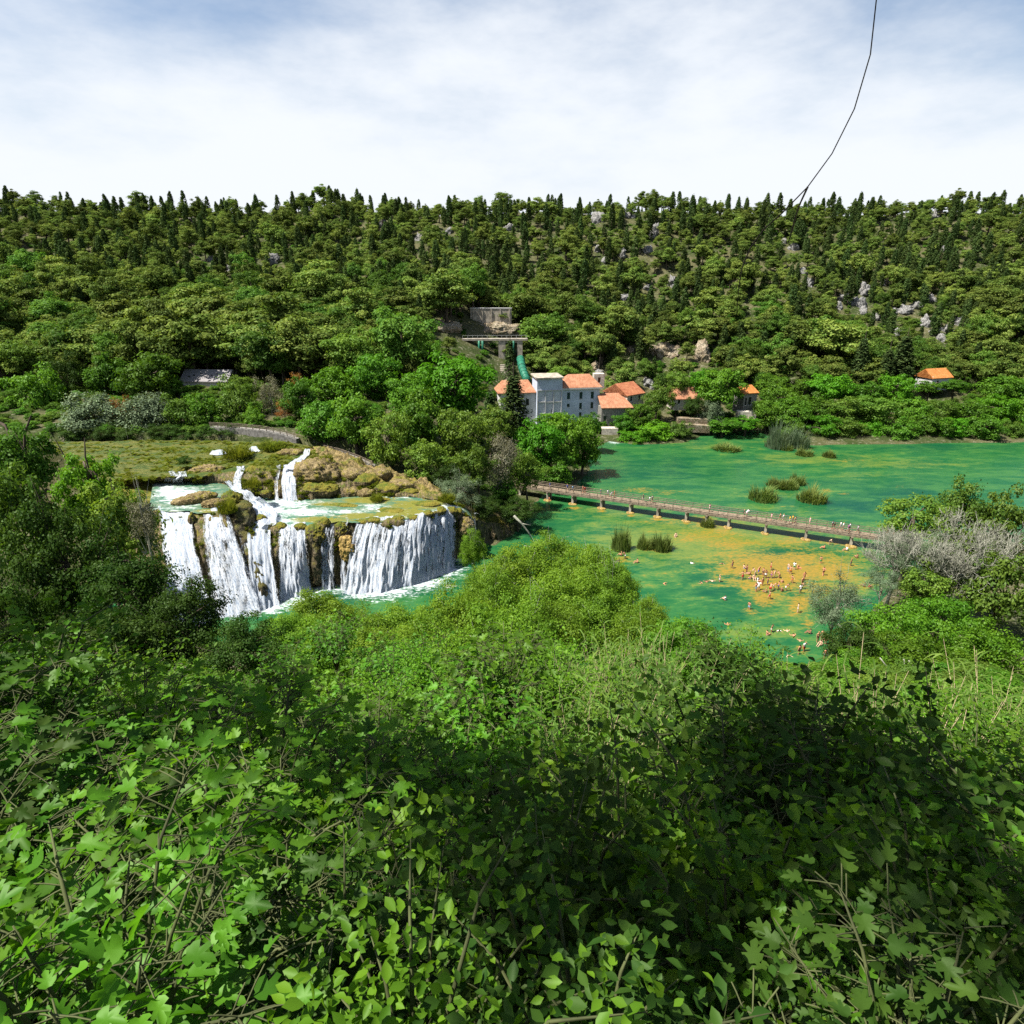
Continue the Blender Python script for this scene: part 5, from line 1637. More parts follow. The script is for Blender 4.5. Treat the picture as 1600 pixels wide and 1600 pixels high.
# terraces with low walls on the right bank
for (pa, pb, y, hgt_, lab) in [((1058, 652), (1105, 654), 203, 0.9, 'low tan terrace wall below the orange-roofed cottage, upper one'), ((1050, 661), (1108, 664), 201, 0.9, 'low tan terrace wall below the orange-roofed cottage, lower one'),
                             ((1152, 642), (1180, 643), 204, 0.5, 'pale terrace kerb under the small tall house'), ((1150, 652), (1178, 653), 202, 0.6, 'tan terrace wall beside the deep green tree'), ((940, 668), (965, 668), 199, 1.0, 'pale landing slab beside the white building')]:
    a_, b_ = at_y(*pa, y), at_y(*pb, y)
    b = MB()
    b.bar(a_, b_, 2.6, hgt_ + 1.5)
    o = link('terrace_wall', b.mesh('terrace_wall', [M['stonewall'] if 'tan' not in lab else M['earth']]))
    tag(o, lab, 'wall')

# path with wooden fence above the falls
M['wood'] = plain('grey_weathered_wood', (0.185, 0.15, 0.11), 0.9, 0.3, 3.0, 0.3)
M['wood2'] = plain('bridge_deck_wood', (0.205, 0.16, 0.11), 0.9, 0.3, 2.0, 0.3)
def path_fence(pts, lab, labw, post_every=1.7):
    """pts: (px, py, y) along the top of the wall"""
    A_ = np.array([at_y(*q) for q in pts])
    L_ = np.concatenate([[0], np.cumsum(np.linalg.norm(np.diff(A_, axis=0), axis=1))])
    at = lambda s: np.array([np.interp(s, L_, A_[:, i]) for i in range(3)])
    b = MB()
    n = 24
    for k in range(n):
        b.bar(at(L_[-1] * k / n), at(L_[-1] * (k + 1) / n), 1.8, 3.2)
    tag(link('path_wall', b.mesh('path_wall', [M['greystone']])), labw, 'wall')
    r = tag(empty('wooden_fence', A_[0]), lab, 'fence')
    off = A_[0]
    s = 0.3
    while s < L_[-1]:
        q = at(s) - off + np.array([0, -0.7, 0])
        b = MB(); b.box(q + np.array([-0.07, -0.07, 0.003]), q + np.array([0.07, 0.07, 1.15]))
        link('post', b.mesh('post', [M['wood']]), r)
        s += post_every
    for hz in (0.5, 0.82, 1.12):
        b = MB()
        for k in range(n):
            b.bar(at(L_[-1] * k / n) - off + np.array([0, -0.8, hz]), at(L_[-1] * (k + 1) / n) - off + np.array([0, -0.8, hz]), 0.06, 0.12)
        link('rail', b.mesh('rail', [M['wood']]), r)
path_fence([(330, 666, 141.5), (375, 668, 140.5), (415, 672, 139), (440, 677, 138), (466, 685, 137)], 'weathered wooden fence along the path wall behind the mossy river', 'grey stone path wall behind the mossy river')
path_fence([(508, 702, 131), (535, 708, 129.5), (560, 717, 127.5), (585, 728, 125.5)], 'second stretch of wooden fence running down into the shade of the wood', 'grey path wall above the orange-brown boulder', 1.5)

# ------------------------------------------------------------------ footbridge
BZ = 2.6
BA, BB = at_z(800, 757.5, BZ), at_z(1440, 850.5, BZ)
bd = BB - BA
BL = np.linalg.norm(bd)
bang = math.atan2(bd[1], bd[0])
br = tag(empty('footbridge', (BA[0], BA[1], 0), bang), 'long wooden footbridge on paired posts crossing the shallow green lake', 'bridge')
def bridge_s(px):
    """distance along the bridge of the front edge seen at column px"""
    best = min(((abs(project(BA + bd * k)[0] - px), k) for k in np.linspace(0, 1, 800)))
    return best[1] * BL
BWD = 2.3
b = MB()
k = 0.0
while k < BL:
    b.box((k, 0.0, BZ - 0.07 + 0.01 * ((k * 7.3) % 1)), (k + 0.19, BWD, BZ + 0.01 * ((k * 7.3) % 1)))
    k += 0.2
link('deck', b.mesh('deck', [M['wood2']]), br)
for yy in (-0.12, BWD - 0.13):
    b = MB(); b.box((0, yy, BZ - 0.5), (BL, yy + 0.25, BZ - 0.075)); link('beam', b.mesh('beam', [M['wood']]), br)
for px in (812, 855, 895, 940, 985, 1028, 1073, 1105, 1140, 1198, 1261, 1333, 1400):
    s = bridge_s(px)
    pier = MB(); pier.box((s - 0.24, 0.0, -1.6), (s + 0.24, 0.42, BZ - 0.503))
    po = link('pier', pier.mesh('pier', [M['concrete']]), br)
    pier = MB(); pier.box((s - 0.24, BWD - 0.42, -1.6), (s + 0.24, BWD, BZ - 0.503))
    link('pier', pier.mesh('pier', [M['concrete']]), br)
    b = MB(); b.box((s - 0.2, -0.3, BZ - 0.72), (s + 0.2, BWD + 0.3, BZ - 0.506)); link('crossbeam', b.mesh('crossbeam', [M['wood']]), br)
    V, F = blob((0.95, 0.9, 0.28), int(px), ICO3, 1.5, 0.4)
    link('footing', mesh_np('footing', V, F, [M['tufa_ochre']], smooth=True), br, (s, 0.2, 0.02))
for yy in (-0.06, BWD + 0.06):
    s = 0.5
    while s < BL:
        b = MB(); b.box((s - 0.045, yy - 0.045, BZ - 0.35), (s + 0.045, yy + 0.045, BZ + 1.1)); link('post', b.mesh('post', [M['wood']]), br)
        s += 1.85
    for hz in (0.42, 0.75, 1.1):
        b = MB(); b.box((0, yy - 0.04 + 0.086 * (1 if yy < 0 else -1), BZ + hz - 0.05), (BL, yy + 0.04 + 0.086 * (1 if yy < 0 else -1), BZ + hz + 0.04)); link('rail', b.mesh('rail', [M['wood']]), br)

# ------------------------------------------------------------------ people
import bmesh
POSES = {
    # joints: pelvis chest neck head | shoulders elbows hands | hips knees feet   (x right, y forward = -Y, z up), height about 1.72
    'stand': dict(pel=(0, 0, .93), che=(0, .01, 1.28), nek=(0, .01, 1.47), hed=(0, -.01, 1.58), el=(-.26, .02, 1.12), hl=(-.27, -.06, .87), er=(.26, .02, 1.12), hr=(.27, -.06, .87), kl=(-.10, -.01, .50), fl=(-.11, .03, .07), kr=(.10, -.01, .50), fr=(.11, .03, .07)),
    'walk': dict(pel=(0, 0, .92), che=(0, -.03, 1.27), nek=(0, -.04, 1.46), hed=(0, -.07, 1.57), el=(-.25, .12, 1.12), hl=(-.24, .02, .90), er=(.25, -.10, 1.13), hr=(.22, -.28, .95), kl=(-.09, -.20, .52), fl=(-.10, -.24, .08), kr=(.09, .02, .50), fr=(.10, .30, .12)),
    'wade': dict(pel=(0, 0, .93), che=(0, -.04, 1.27), nek=(0, -.06, 1.46), hed=(0, -.10, 1.56), el=(-.38, -.02, 1.22), hl=(-.55, -.12, 1.08), er=(.38, -.02, 1.20), hr=(.55, -.14, 1.12), kl=(-.12, -.08, .50), fl=(-.14, .03, .07), kr=(.12, .04, .50), fr=(.13, .08, .07)),
    'lean': dict(pel=(0, .12, .90), che=(0, -.14, 1.20), nek=(0, -.26, 1.33), hed=(0, -.34, 1.40), el=(-.24, -.28, 1.04), hl=(-.18, -.42, .90), er=(.24, -.28, 1.04), hr=(.18, -.42, .90), kl=(-.10, .05, .50), fl=(-.11, .06, .07), kr=(.10, .02, .50), fr=(.11, .06, .07)),
    'sit': dict(pel=(0, 0, .12), che=(0, .02, .47), nek=(0, .0, .66), hed=(0, -.04, .77), el=(-.27, -.05, .33), hl=(-.22, -.28, .28), er=(.27, -.05, .33), hr=(.22, -.28, .28), kl=(-.14, -.40, .38), fl=(-.13, -.62, .05), kr=(.14, -.40, .36), fr=(.13, -.66, .05)),
    'swim': dict(pel=(0, .35, -.28), che=(0, .08, -.05), nek=(0, -.06, .07), hed=(0, -.12, .16), el=(-.36, -.10, -.06), hl=(-.40, -.36, -.02), er=(.36, -.10, -.06), hr=(.40, -.34, -.02), kl=(-.10, .72, -.40), fl=(-.11, 1.1, -.45), kr=(.10, .70, -.34), fr=(.12, 1.1, -.38)),
}
RAD = dict(pel=.135, che=.15, nek=.058, hed=.098, el=.042, hl=.033, er=.042, hr=.033, kl=.062, fl=.045, kr=.062, fr=.045)
def body_mesh(pose):
    J = {k: np.array(v, float) for k, v in POSES[pose].items()}
    axis = unit(J['nek'] - J['pel'])
    J['sl'] = J['che'] * 0.35 + J['nek'] * 0.65 + np.array([-.17, 0, 0])
    J['sr'] = J['che'] * 0.35 + J['nek'] * 0.65 + np.array([.17, 0, 0])
    J['wst'] = (J['pel'] + J['che']) / 2
    J['tpl'], J['tpr'] = J['pel'] + np.array([-.10, 0, -.06]), J['pel'] + np.array([.10, 0, -.06])
    J['top'] = J['hed'] + axis * 0.085
    for s in 'lr':
        J['t' + s] = J['f' + s] + np.array([0, -.17, -.035])
        J['g' + s] = J['h' + s] + unit(J['h' + s] - J['e' + s]) * 0.10
    rad = dict(RAD, sl=.062, sr=.062, wst=.122, tpl=.095, tpr=.095, top=.075, tl=.032, tr=.032, gl=.022, gr=.022)
    names = list(J)
    E = [('pel', 'wst'), ('wst', 'che'), ('che', 'nek'), ('nek', 'hed'), ('hed', 'top'), ('che', 'sl'), ('sl', 'el'), ('el', 'hl'), ('hl', 'gl'), ('che', 'sr'), ('sr', 'er'), ('er', 'hr'), ('hr', 'gr'),
         ('pel', 'tpl'), ('tpl', 'kl'), ('kl', 'fl'), ('fl', 'tl'), ('pel', 'tpr'), ('tpr', 'kr'), ('kr', 'fr'), ('fr', 'tr')]
    me = bpy.data.meshes.new('tmp_body')
    me.from_pydata([J[n].tolist() for n in names], [(names.index(a), names.index(b_)) for a, b_ in E], [])
    o = link('tmp_body', me)
    sk = o.modifiers.new('skin', 'SKIN')
    sk.use_smooth_shade = True
    for i, n in enumerate(names):
        me.skin_vertices[0].data[i].radius = (rad[n], rad[n] * (0.74 if n in ('pel', 'wst', 'che') else 1))
        me.skin_vertices[0].data[i].use_root = (n == 'pel')
    ss = o.modifiers.new('sub', 'SUBSURF')
    ss.levels = ss.render_levels = 1
    dg = bpy.context.evaluated_depsgraph_get()
    em = bpy.data.meshes.new_from_object(o.evaluated_get(dg))
    bpy.data.objects.remove(o)
    # which bone each face belongs to
    fc = np.array([p.center[:] for p in em.polygons])
    fn = np.array([p.normal[:] for p in em.polygons])
    best, bi, bt = np.full(len(fc), 1e9), np.zeros(len(fc), int), np.zeros(len(fc))
    for k, (a, b_) in enumerate(E):
        A_, B_ = J[a], J[b_]
        e = B_ - A_
        q = np.clip(((fc - A_) @ e) / (e @ e), 0, 1)
        d = np.linalg.norm(fc - (A_ + q[:, None] * e), axis=1) / (rad[a] * (1 - q) + rad[b_] * q)
        m_ = d < best
        best[m_], bi[m_], bt[m_] = d[m_], k, q[m_]
    bone = [E[k] for k in bi]
    def sub(sel, off, nm):
        faces = [tuple(em.polygons[i].vertices) for i in np.where(sel)[0]]
        used = sorted({v for f in faces for v in f})
        mp = {v: i for i, v in enumerate(used)}
        V = [np.array(em.vertices[v].co) + np.array(em.vertices[v].normal) * off for v in used]
        m2 = bpy.data.meshes.new(nm)
        m2.from_pydata([v.tolist() for v in V], [], [[mp[v] for v in f] for f in faces])
        m2.polygons.foreach_set('use_smooth', [True] * len(faces))
        m2.materials.append(None)
        return m2
    is_ = lambda *S_: np.array([b_ in S_ for b_ in bone])
    shorts = is_(('pel', 'tpl'), ('pel', 'tpr')) | (is_(('pel', 'wst')) & (bt < 0.35)) | (is_(('tpl', 'kl'), ('tpr', 'kr')) & (bt < 0.55))
    shirt = (is_(('pel', 'wst')) & (bt > 0.15)) | is_(('wst', 'che'), ('che', 'sl'), ('che', 'sr')) | (is_(('che', 'nek')) & (bt < 0.6)) | (is_(('sl', 'el'), ('sr', 'er')) & (bt < 0.6))
    fwd = fn[:, 1] < -0.35
    hair = (is_(('nek', 'hed')) & (bt > 0.8) & ~fwd) | (is_(('hed', 'top')) & ~(fwd & (bt < 0.45)))
    brief = is_(('pel', 'tpl'), ('pel', 'tpr')) | (is_(('pel', 'wst')) & (bt < 0.2)) | (is_(('tpl', 'kl'), ('tpr', 'kr')) & (bt < 0.1))
    em.materials.clear()
    em.materials.append(None)
    out = dict(body=em, shorts=sub(shorts, .014, 'shorts'), shirt=sub(shirt, .016, 'shirt'), hair=sub(hair, .016, 'hair'), swimsuit=sub(brief, .01, 'swimsuit'))
    return out
BODY = {k: body_mesh(k) for k in POSES}
COL = {'tan': (.42, .21, .12), 'fair': (.52, .33, .23), 'brown': (.26, .12, .07), 'sunburnt': (.48, .20, .12),
       'blue': (.03, .09, .38), 'dark blue': (.015, .03, .10), 'white': (.75, .75, .75), 'yellow': (.75, .48, .03), 'pink': (.62, .34, .38), 'orange': (.70, .20, .03), 'red': (.45, .03, .03),
       'black': (.015, .015, .017), 'grey': (.25, .25, .27), 'green': (.06, .30, .10), 'lime': (.35, .6, .12), 'light blue': (.25, .42, .60), 'purple': (.22, .08, .25), 'dark': (.02, .014, .01), 'blond': (.36, .22, .08), 'brown hair': (.07, .035, .018)}
CM = {k: plain(k.replace(' ', '_') + '_cloth_or_skin', v, 0.7, 0.06, 8) for k, v in COL.items()}
def setmat(o, m):
    o.material_slots[0].link = 'OBJECT'
    o.material_slots[0].material = m
def person(pose, loc, rz, skin, top, bottom, hair, label, group, sc_=1.0):
    B = BODY[pose]
    o = link('person', B['body'], None, loc, (0, 0, rz), (sc_,) * 3)
    setmat(o, CM[skin])
    tag(o, label, 'person', group)
    h = link('hair', B['hair'], o); setmat(h, CM[hair])
    if top:
        c_ = link('shirt', B['shirt'], o); setmat(c_, CM[top])
    c_ = link('shorts' if top or pose != 'swim' else 'swimsuit', B['shorts' if top or bottom in ('blue', 'light blue', 'red', 'green', 'grey', 'dark blue') else 'swimsuit'], o)
    setmat(c_, CM[bottom])
    return o

# on the bridge: (column, walks towards -> rotation, colours)
PB = [(858, 'blue', 'grey', 'walk', 'in a plain blue shirt, nearest the wooded end'), (883, 'blue', 'dark blue', 'walk', 'in a blue shirt and dark shorts'), (893, 'light blue', 'dark blue', 'walk', 'in a light blue shirt'), (907, None, 'dark', 'stand', 'bare-chested with dark shorts, beside a reddish top'),
      (911, 'red', 'black', 'walk', 'in a red shirt'), (937, 'dark blue', 'dark blue', 'stand', 'dressed all in dark blue above the third pier'), (947, 'white', 'grey', 'walk', 'in a white shirt and grey shorts, third pier'), (953, 'grey', 'white', 'lean', 'in grey leaning on the rail'),
      (957, None, 'orange', 'stand', 'bare-chested in orange shorts'), (1003, 'black', 'grey', 'walk', 'in black, smaller figure'), (1013, 'white', 'grey', 'walk', 'in a white shirt by the middle of the bridge'), (1016, 'grey', 'black', 'walk', 'in a grey shirt by the middle of the bridge'),
      (1107, 'pink', 'white', 'stand', 'in a pink top above the pier with a bush'), (1161, 'black', 'dark', 'stand', 'tall figure in black'), (1166, 'white', 'pink', 'lean', 'in white bending to the rail'),
      (1204, 'pink', 'grey', 'stand', 'in a pink top with grey shorts'), (1217, None, 'dark', 'walk', 'bare-chested beside a white shirt'), (1222, 'white', 'grey', 'walk', 'in a white shirt left of the yellow shirts'), (1233, 'yellow', 'white', 'stand', 'in a bright yellow shirt, left one of the pair'),
      (1237, 'yellow', 'dark blue', 'stand', 'in a bright yellow shirt, right one of the pair'), (1241, None, 'grey', 'walk', 'bare-chested right of the yellow shirts'), (1264, 'pink', 'pink', 'stand', 'dressed all in pale pink'), (1300, 'grey', 'black', 'stand', 'in grey with black shorts'),
      (1303, 'black', 'black', 'walk', 'dressed all in black'), (1313, 'white', 'grey', 'walk', 'in white between two dark figures'), (1317, 'white', 'black', 'stand', 'in a white shirt and black shorts'), (1324, 'purple', 'white', 'walk', 'in a purple shirt'),
      (1327, 'white', 'dark', 'stand', 'in white with brown shorts'), (1339, 'grey', 'dark blue', 'walk', 'in grey just before the grey bare tree'), (1382, 'lime', 'grey', 'stand', 'in a lime green shirt behind the bare twigs'), (1386, 'orange', 'dark', 'stand', 'in an orange shirt behind the bare twigs'),
      (1396, 'orange', 'red', 'walk', 'in an orange top and red shorts at the far end'), (1402, 'white', 'blue', 'stand', 'in white and blue at the far end'), (1407, 'blue', 'white', 'walk', 'in a blue shirt at the far end'), (1412, 'light blue', 'grey', 'stand', 'in light blue, last one at the far end')]
SK = ['tan', 'fair', 'brown', 'sunburnt']
HR = ['dark', 'brown hair', 'dark', 'blond']
bn = np.array([-bd[1], bd[0], 0]) / np.linalg.norm(bd[:2])
for k, (px, top, bot, pose, lab) in enumerate(PB):
    q = BA + bd * (bridge_s(px) / BL) + bn * (0.55 + 1.1 * ((k * 0.618) % 1))
    q[2] = BZ + 0.012
    d = bang + (math.pi / 2 if k % 3 else -math.pi / 2) + rng.uniform(-.5, .5)
    person(pose, q, d, SK[k % 4], top, bot, HR[(k * 3) % 4], 'person on the footbridge ' + lab, 'people on the footbridge', rng.uniform(1.0, 1.1))

# in the shallow water: column, row of the feet or waterline, pose, depth of the feet, shorts, words
PW = [(1204, 890, 'stand', .35, 'red', 'standing, red shorts, left of the wading group'), (1231, 893, 'stand', .3, 'light blue', 'standing with blue shorts above the crowd'), (1256, 906, 'walk', .3, 'black', 'walking with black shorts, right of the crowd'), (1237, 911, 'wade', .35, 'orange', 'wading in orange shorts'),
      (1250, 927, 'stand', .25, 'grey', 'standing in grey shorts nearest the silvery bush'), (1253, 915, 'stand', .3, 'dark', 'standing behind the one in grey shorts'), (1246, 957, 'stand', .2, 'white', 'standing alone in white shorts on the ochre shallows'), (1286, 899, 'walk', .2, 'black', 'striding in black shorts on the ochre shallows'),
      (1282, 880, 'stand', .45, 'green', 'standing in green shorts, off to the right'), (1329, 884, 'stand', .3, 'grey', 'standing in grey shorts toward the bare tree'), (1339, 872, 'sit', .05, 'black', 'sitting by the bare tree'), (1296, 851, 'lean', .35, 'dark', 'bending under the bridge shadow'),
      (1288, 857, 'sit', .05, 'red', 'sitting just below the bridge shadow'), (1323, 860, 'sit', .05, 'white', 'sitting by the last bridge pier'), (1144, 888, 'walk', .3, 'purple', 'walking in purple shorts, left of the crowd'), (1128, 881, 'swim', 0, 'black', 'swimming far left of the crowd'),
      (1162, 888, 'sit', .15, 'grey', 'sitting at the left edge of the ochre shallows'), (1185, 897, 'wade', .4, 'blue', 'wading at the left of the crowd'), (1192, 899, 'stand', .45, 'black', 'standing in the middle of the crowd'), (1196, 903, 'stand', .4, 'white', 'in white shorts in the crowd'), (1205, 903, 'stand', .4, 'purple', 'in dark purple in the crowd'),
      (1178, 904, 'sit', .1, 'pink', 'sitting low at the front of the crowd'), (1184, 908, 'sit', .1, 'white', 'sitting in the front row of the crowd'), (1217, 903, 'lean', .45, 'black', 'bending right of the crowd'), (1199, 914, 'stand', .5, 'dark blue', 'standing in front of the crowd'), (1172, 898, 'sit', .1, 'orange', 'sitting behind the front row of the crowd'), (1167, 896, 'swim', 0, 'red', 'lying at the left edge of the crowd'),
      (1181, 924, 'wade', .3, 'light blue', 'wading in light blue shorts below the crowd'), (1209, 921, 'lean', .3, 'white', 'bending in white shorts below the crowd'), (1221, 924, 'sit', .1, 'dark', 'sitting right below the crowd'), (1202, 936, 'walk', .25, 'red', 'walking in red shorts on the orange patch'), (1133, 938, 'sit', .05, 'orange', 'sitting alone on a yellow patch at the left'), (1170, 952, 'stand', .5, 'light blue', 'standing in light blue by the orange patch'),
      (1124, 909, 'stand', .7, 'white', 'standing waist-deep left of the crowd'), (1104, 909, 'swim', 0, 'green', 'floating over the orange weed bed, right one'), (1096, 911, 'swim', 0, 'black', 'floating over the orange weed bed, left one'), (1113, 908, 'swim', 0, 'blue', 'swimming beside the one standing waist-deep'),
      (1137, 976, 'swim', 0, 'white', 'swimming near the bright green shrubs'), (1198, 992, 'sit', .1, 'pink', 'sitting in the lower group, leftmost'), (1205, 987, 'wade', .75, 'white', 'waist-deep in the lower group'), (1217, 986, 'swim', 0, 'grey', 'swimming in the lower group'), (1230, 986, 'swim', 0, 'orange', 'swimming at the right of the lower group'), (1240, 993, 'swim', 0, 'green', 'swimming below the lower group'), (1250, 1001, 'swim', 0, 'black', 'swimming near the bank under the bushes'),
      (1266, 990, 'sit', .0, 'white', 'sitting at the bank below the silvery bush'), (1277, 1003, 'stand', .1, 'black', 'standing at the bank, left of the bank group'), (1282, 1008, 'sit', .0, 'pink', 'sitting at the bank in front of the group'), (1289, 1006, 'stand', .1, 'dark', 'standing at the bank, right of the bank group'), (1284, 1000, 'stand', .1, 'white', 'standing at the back of the bank group'),
      (1256, 1017, 'wade', .5, 'red', 'wading near the shore shrubs, sunburnt'), (1248, 1022, 'stand', .5, 'dark', 'standing near the shore shrubs'), (1232, 1025, 'swim', 0, 'white', 'swimming nearest the shore shrubs'), (1288, 1030, 'stand', .0, 'grey', 'standing alone on the near bank'),
      (971, 868, 'sit', .05, 'pink', 'sitting by the reed island, left one'), (976, 873, 'lean', .3, 'white', 'bending by the reed island'), (996, 879, 'sit', .1, 'black', 'sitting in the shallows below the reed island'), (1056, 838, 'sit', .05, 'grey', 'sitting on the yellow bed right of the reed island'), (1038, 912, 'swim', 0, 'white', 'swimming in the deep green pool'), (1081, 880, 'swim', 0, 'black', 'swimming at the left of the yellow bed'),
      (1351, 917, 'sit', .0, 'orange', 'sitting on the bank under the bare tree, left one'), (1357, 917, 'sit', .0, 'red', 'sitting on the bank under the bare tree, right one'), (1376, 930, 'stand', .0, 'white', 'standing on the bank under the bare tree'), (858, 786, 'stand', .3, 'orange', 'in orange under the wooded end of the bridge')]
for i_ in range(16):
    px_ = 1160 + i_ * 6.2
    PW.append((px_, 903 + rng.uniform(-18, 24), ['wade', 'stand', 'sit', 'lean'][i_ % 4], .3, ['red', 'black', 'blue', 'pink', 'white', 'orange', 'green'][i_ % 7], f'in the loose crowd on the ochre shallows, {ordinal(i_ + 1)} from the left'))
for k, (px, py, pose, dep, bot, lab) in enumerate(PW):
    q = at_z(px, py, 0)
    q[2] = -dep * 0.55 if pose != 'swim' else 0.05
    if pose in ('sit', 'stand') and dep == 0.0:
        q[2] = max(0, h1(q[0], q[1]))
    person(pose, q, rng.uniform(0, 6.28), ['tan', 'fair', 'sunburnt', 'tan', 'brown'][k % 5], 'white' if k % 9 == 4 else None, bot, HR[(k * 7) % 4], 'bather ' + lab, 'bathers in the shallow lake', rng.uniform(1.0, 1.1))

# ------------------------------------------------------------------ reeds, canes
def blades(name, mat, n, h, spread, width, arch, seed, seg=4, bunch=1.0):
    """a clump of narrow upright blades rooted at the origin"""
    g_ = np.random.default_rng(seed)
    V, F = [], []
    for k in range(n):
        a, r = g_.uniform(0, 6.28), spread * g_.uniform(0, 1) ** 0.6
        p = np.array([math.cos(a) * r, math.sin(a) * r, 0])
        out = unit(np.array([math.cos(a), math.sin(a), 0]) * bunch + g_.normal(size=3) * np.array([.7, .7, 0]))
        hh = h * g_.uniform(0.35, 1.25) * (1 - 0.55 * (r / spread) ** 2) * (1 + 0.35 * math.sin(3 * a + seed))
        sd = np.cross(out, (0, 0, 1.0))
        ar = arch * g_.uniform(0.3, 1.3)
        for i in range(seg + 1):
            t_ = i / seg
            c_ = p + out * ar * hh * t_ ** 2 + np.array([0, 0, hh * (t_ - 0.35 * ar * t_ ** 2.5)])
            w_ = width * (1 - t_ ** 2) + 0.002
            V += [c_ - sd * w_ / 2, c_ + sd * w_ / 2]
        b0 = k * 2 * (seg + 1)
        F += [(b0 + 2 * i, b0 + 2 * i + 1, b0 + 2 * i + 3, b0 + 2 * i + 2) for i in range(seg)]
    rnd = np.repeat(g_.uniform(0, 1, n), seg)
    return mesh_np(name, np.array(V), np.array(F), [M[mat]], rnd=rnd)
RD = [blades('reed_clump', 'reed', 520, 1.0, 1.0, 0.06, 0.55, s) for s in (1, 2)]
for px, py, wd, ht, lab in [(1192, 780, 44, 20, 'dark olive reed island in the lake beyond the footbridge, left one'), (1232, 762, 30, 14, 'reed tuft at the back of the reed islands beyond the footbridge'), (1245, 756, 26, 14, 'green reed tuft highest of the reed islands'), (1268, 782, 44, 20, 'bright-topped reed island, right one beyond the footbridge'), (1218, 760, 40, 10, 'low reed strip between the reed islands'),
                            (1256, 711, 26, 10, 'small reed island near the right shore, left one'), (1295, 714, 20, 10, 'small reed island near the right shore, right one'), (1228, 703, 20, 8, 'tiny reed tuft by the tall grey-green reeds'), (1135, 702, 44, 7, 'low sunken reed patch in the middle of the far lake'),
                            (970, 858, 30, 34, 'tall dark reed bush on the near side of the footbridge'), (1007, 856, 24, 20, 'small reed bush left of the leaning one'), (1033, 858, 32, 24, 'leaning reed bush on the ochre bed'), (1105, 822, 22, 14, 'reed tuft at the foot of a bridge pier')]:
    p = at_z(px, py, 0)
    m = project(p)[2] / FPX
    o = link('reed_clump', RD[rng.integers(0, 2)], None, p, (0, 0, rng.uniform(0, 6)), (wd / 2 * m, wd / 2 * m, ht * m * 1.15))
    tag(o, lab, 'reeds', 'reed islands in the lake')
RD2 = [blades('tall_reeds', 'silver', 900, 1.0, 0.9, 0.03, 0.4, s) for s in (5, 6)]
for px, py, wd, ht, lab in [(1216, 699, 46, 36, 'tall grey-green reeds at the water on the right shore, left clump'), (1246, 699, 40, 30, 'tall grey-green reeds at the water on the right shore, right clump')]:
    p = at_z(px, py, 0)
    m = project(p)[2] / FPX
    tag(link('tall_reeds', RD2[0 if px < 1230 else 1], None, p, (0, 0, 1.0), (wd / 2 * m, wd / 2 * m, ht * m)), lab, 'reeds', 'tall reeds on the right shore')
# grass hummocks on the mossy river
RD3 = [blades('grass_hummock', 'moss', 900, 1.0, 1.0, 0.05, 0.5, s) for s in (8, 9)]
for px, py, wd, ht, z, lab in [(372, 704, 46, 16, 15.9, 'grassy hummock between two small white steps on the mossy river'), (287, 724, 30, 18, 15.1, 'dark leafy shrub growing on the mossy river'), (356, 788, 30, 22, 13.6, 'grass tuft between the left pool and the cascade'), (425, 694, 40, 10, 16.3, 'yellow grass strip below the path wall'),
                               (395, 752, 26, 14, 14.6, 'grass hanging at the head of the tumbling cascade'), (700, 776, 24, 12, 10.6, 'bright grass tuft by the silvery bush'), (588, 776, 20, 10, 11, 'green tuft at the foot of the rocky slope'), (500, 716, 40, 10, 15.8, 'yellow grass on top of the orange-brown boulder')]:
    p = at_z(px, py + ht / 2, z)
    m = project(p)[2] / FPX
    if 'dark leafy' in lab:
        tree('shrub', 'dark', px, py - 4, wd, ht, p[1], lab, 'shrub', 'plants on the mossy river', ground=p[2], trunk=False)
    else:
        tag(link('grass_hummock', RD3[rng.integers(0, 2)], None, p, (0, 0, rng.uniform(0, 6)), (wd / 2 * m, wd / 2 * m, ht * m)), lab, 'grass', 'plants on the mossy river')
# moss tufts along the lips and on the mounds: uncountable
pts = []
zz = (ZN == 2) | (ZN == 0)
cand_i = np.where((zz & (fbm(X / 3, Y / 3, Z / 3, 3, 70) > 0.02)).ravel())[0]
pick = rng.choice(cand_i, 1500, replace=False)
pv = RW2.reshape(-1, 3)[pick]
pv = pv[(pv[:, 2] > 6) & (pv[:, 1] < 136)]
q = rng.uniform(0.18, 0.5, len(pv))
mi = np.where((ZN == 3).ravel() & (np.broadcast_to(S[None, :], X.shape).ravel() < 500))[0]
mi = rng.choice(mi, 2600, replace=False)
pm = RW2.reshape(-1, 3)[mi]
pm = pm[fbm(pm[:, 0] / 3.0, pm[:, 1] / 1.2, 0, 3, 72) > -0.05]
pv = np.concatenate([pv, pm])
q = np.concatenate([q, rng.uniform(0.25, 0.6, len(pm))])
qz = np.concatenate([rng.uniform(0.5, 1.2, len(q) - len(pm)), rng.uniform(0.15, 0.4, len(pm))])
tag(scatter('moss', pv - np.array([0, 0, 0.05]), np.column_stack([rng.uniform(-.3, .5, (len(pv), 2)), rng.uniform(0, 6.28, len(pv))]), np.column_stack([q, q, q * qz]), rng.integers(0, 1, len(pv)), [first_with(next(m for m in RD3 if any(o.data == m for o in bpy.data.objects)))]), None, None, None, 'stuff')

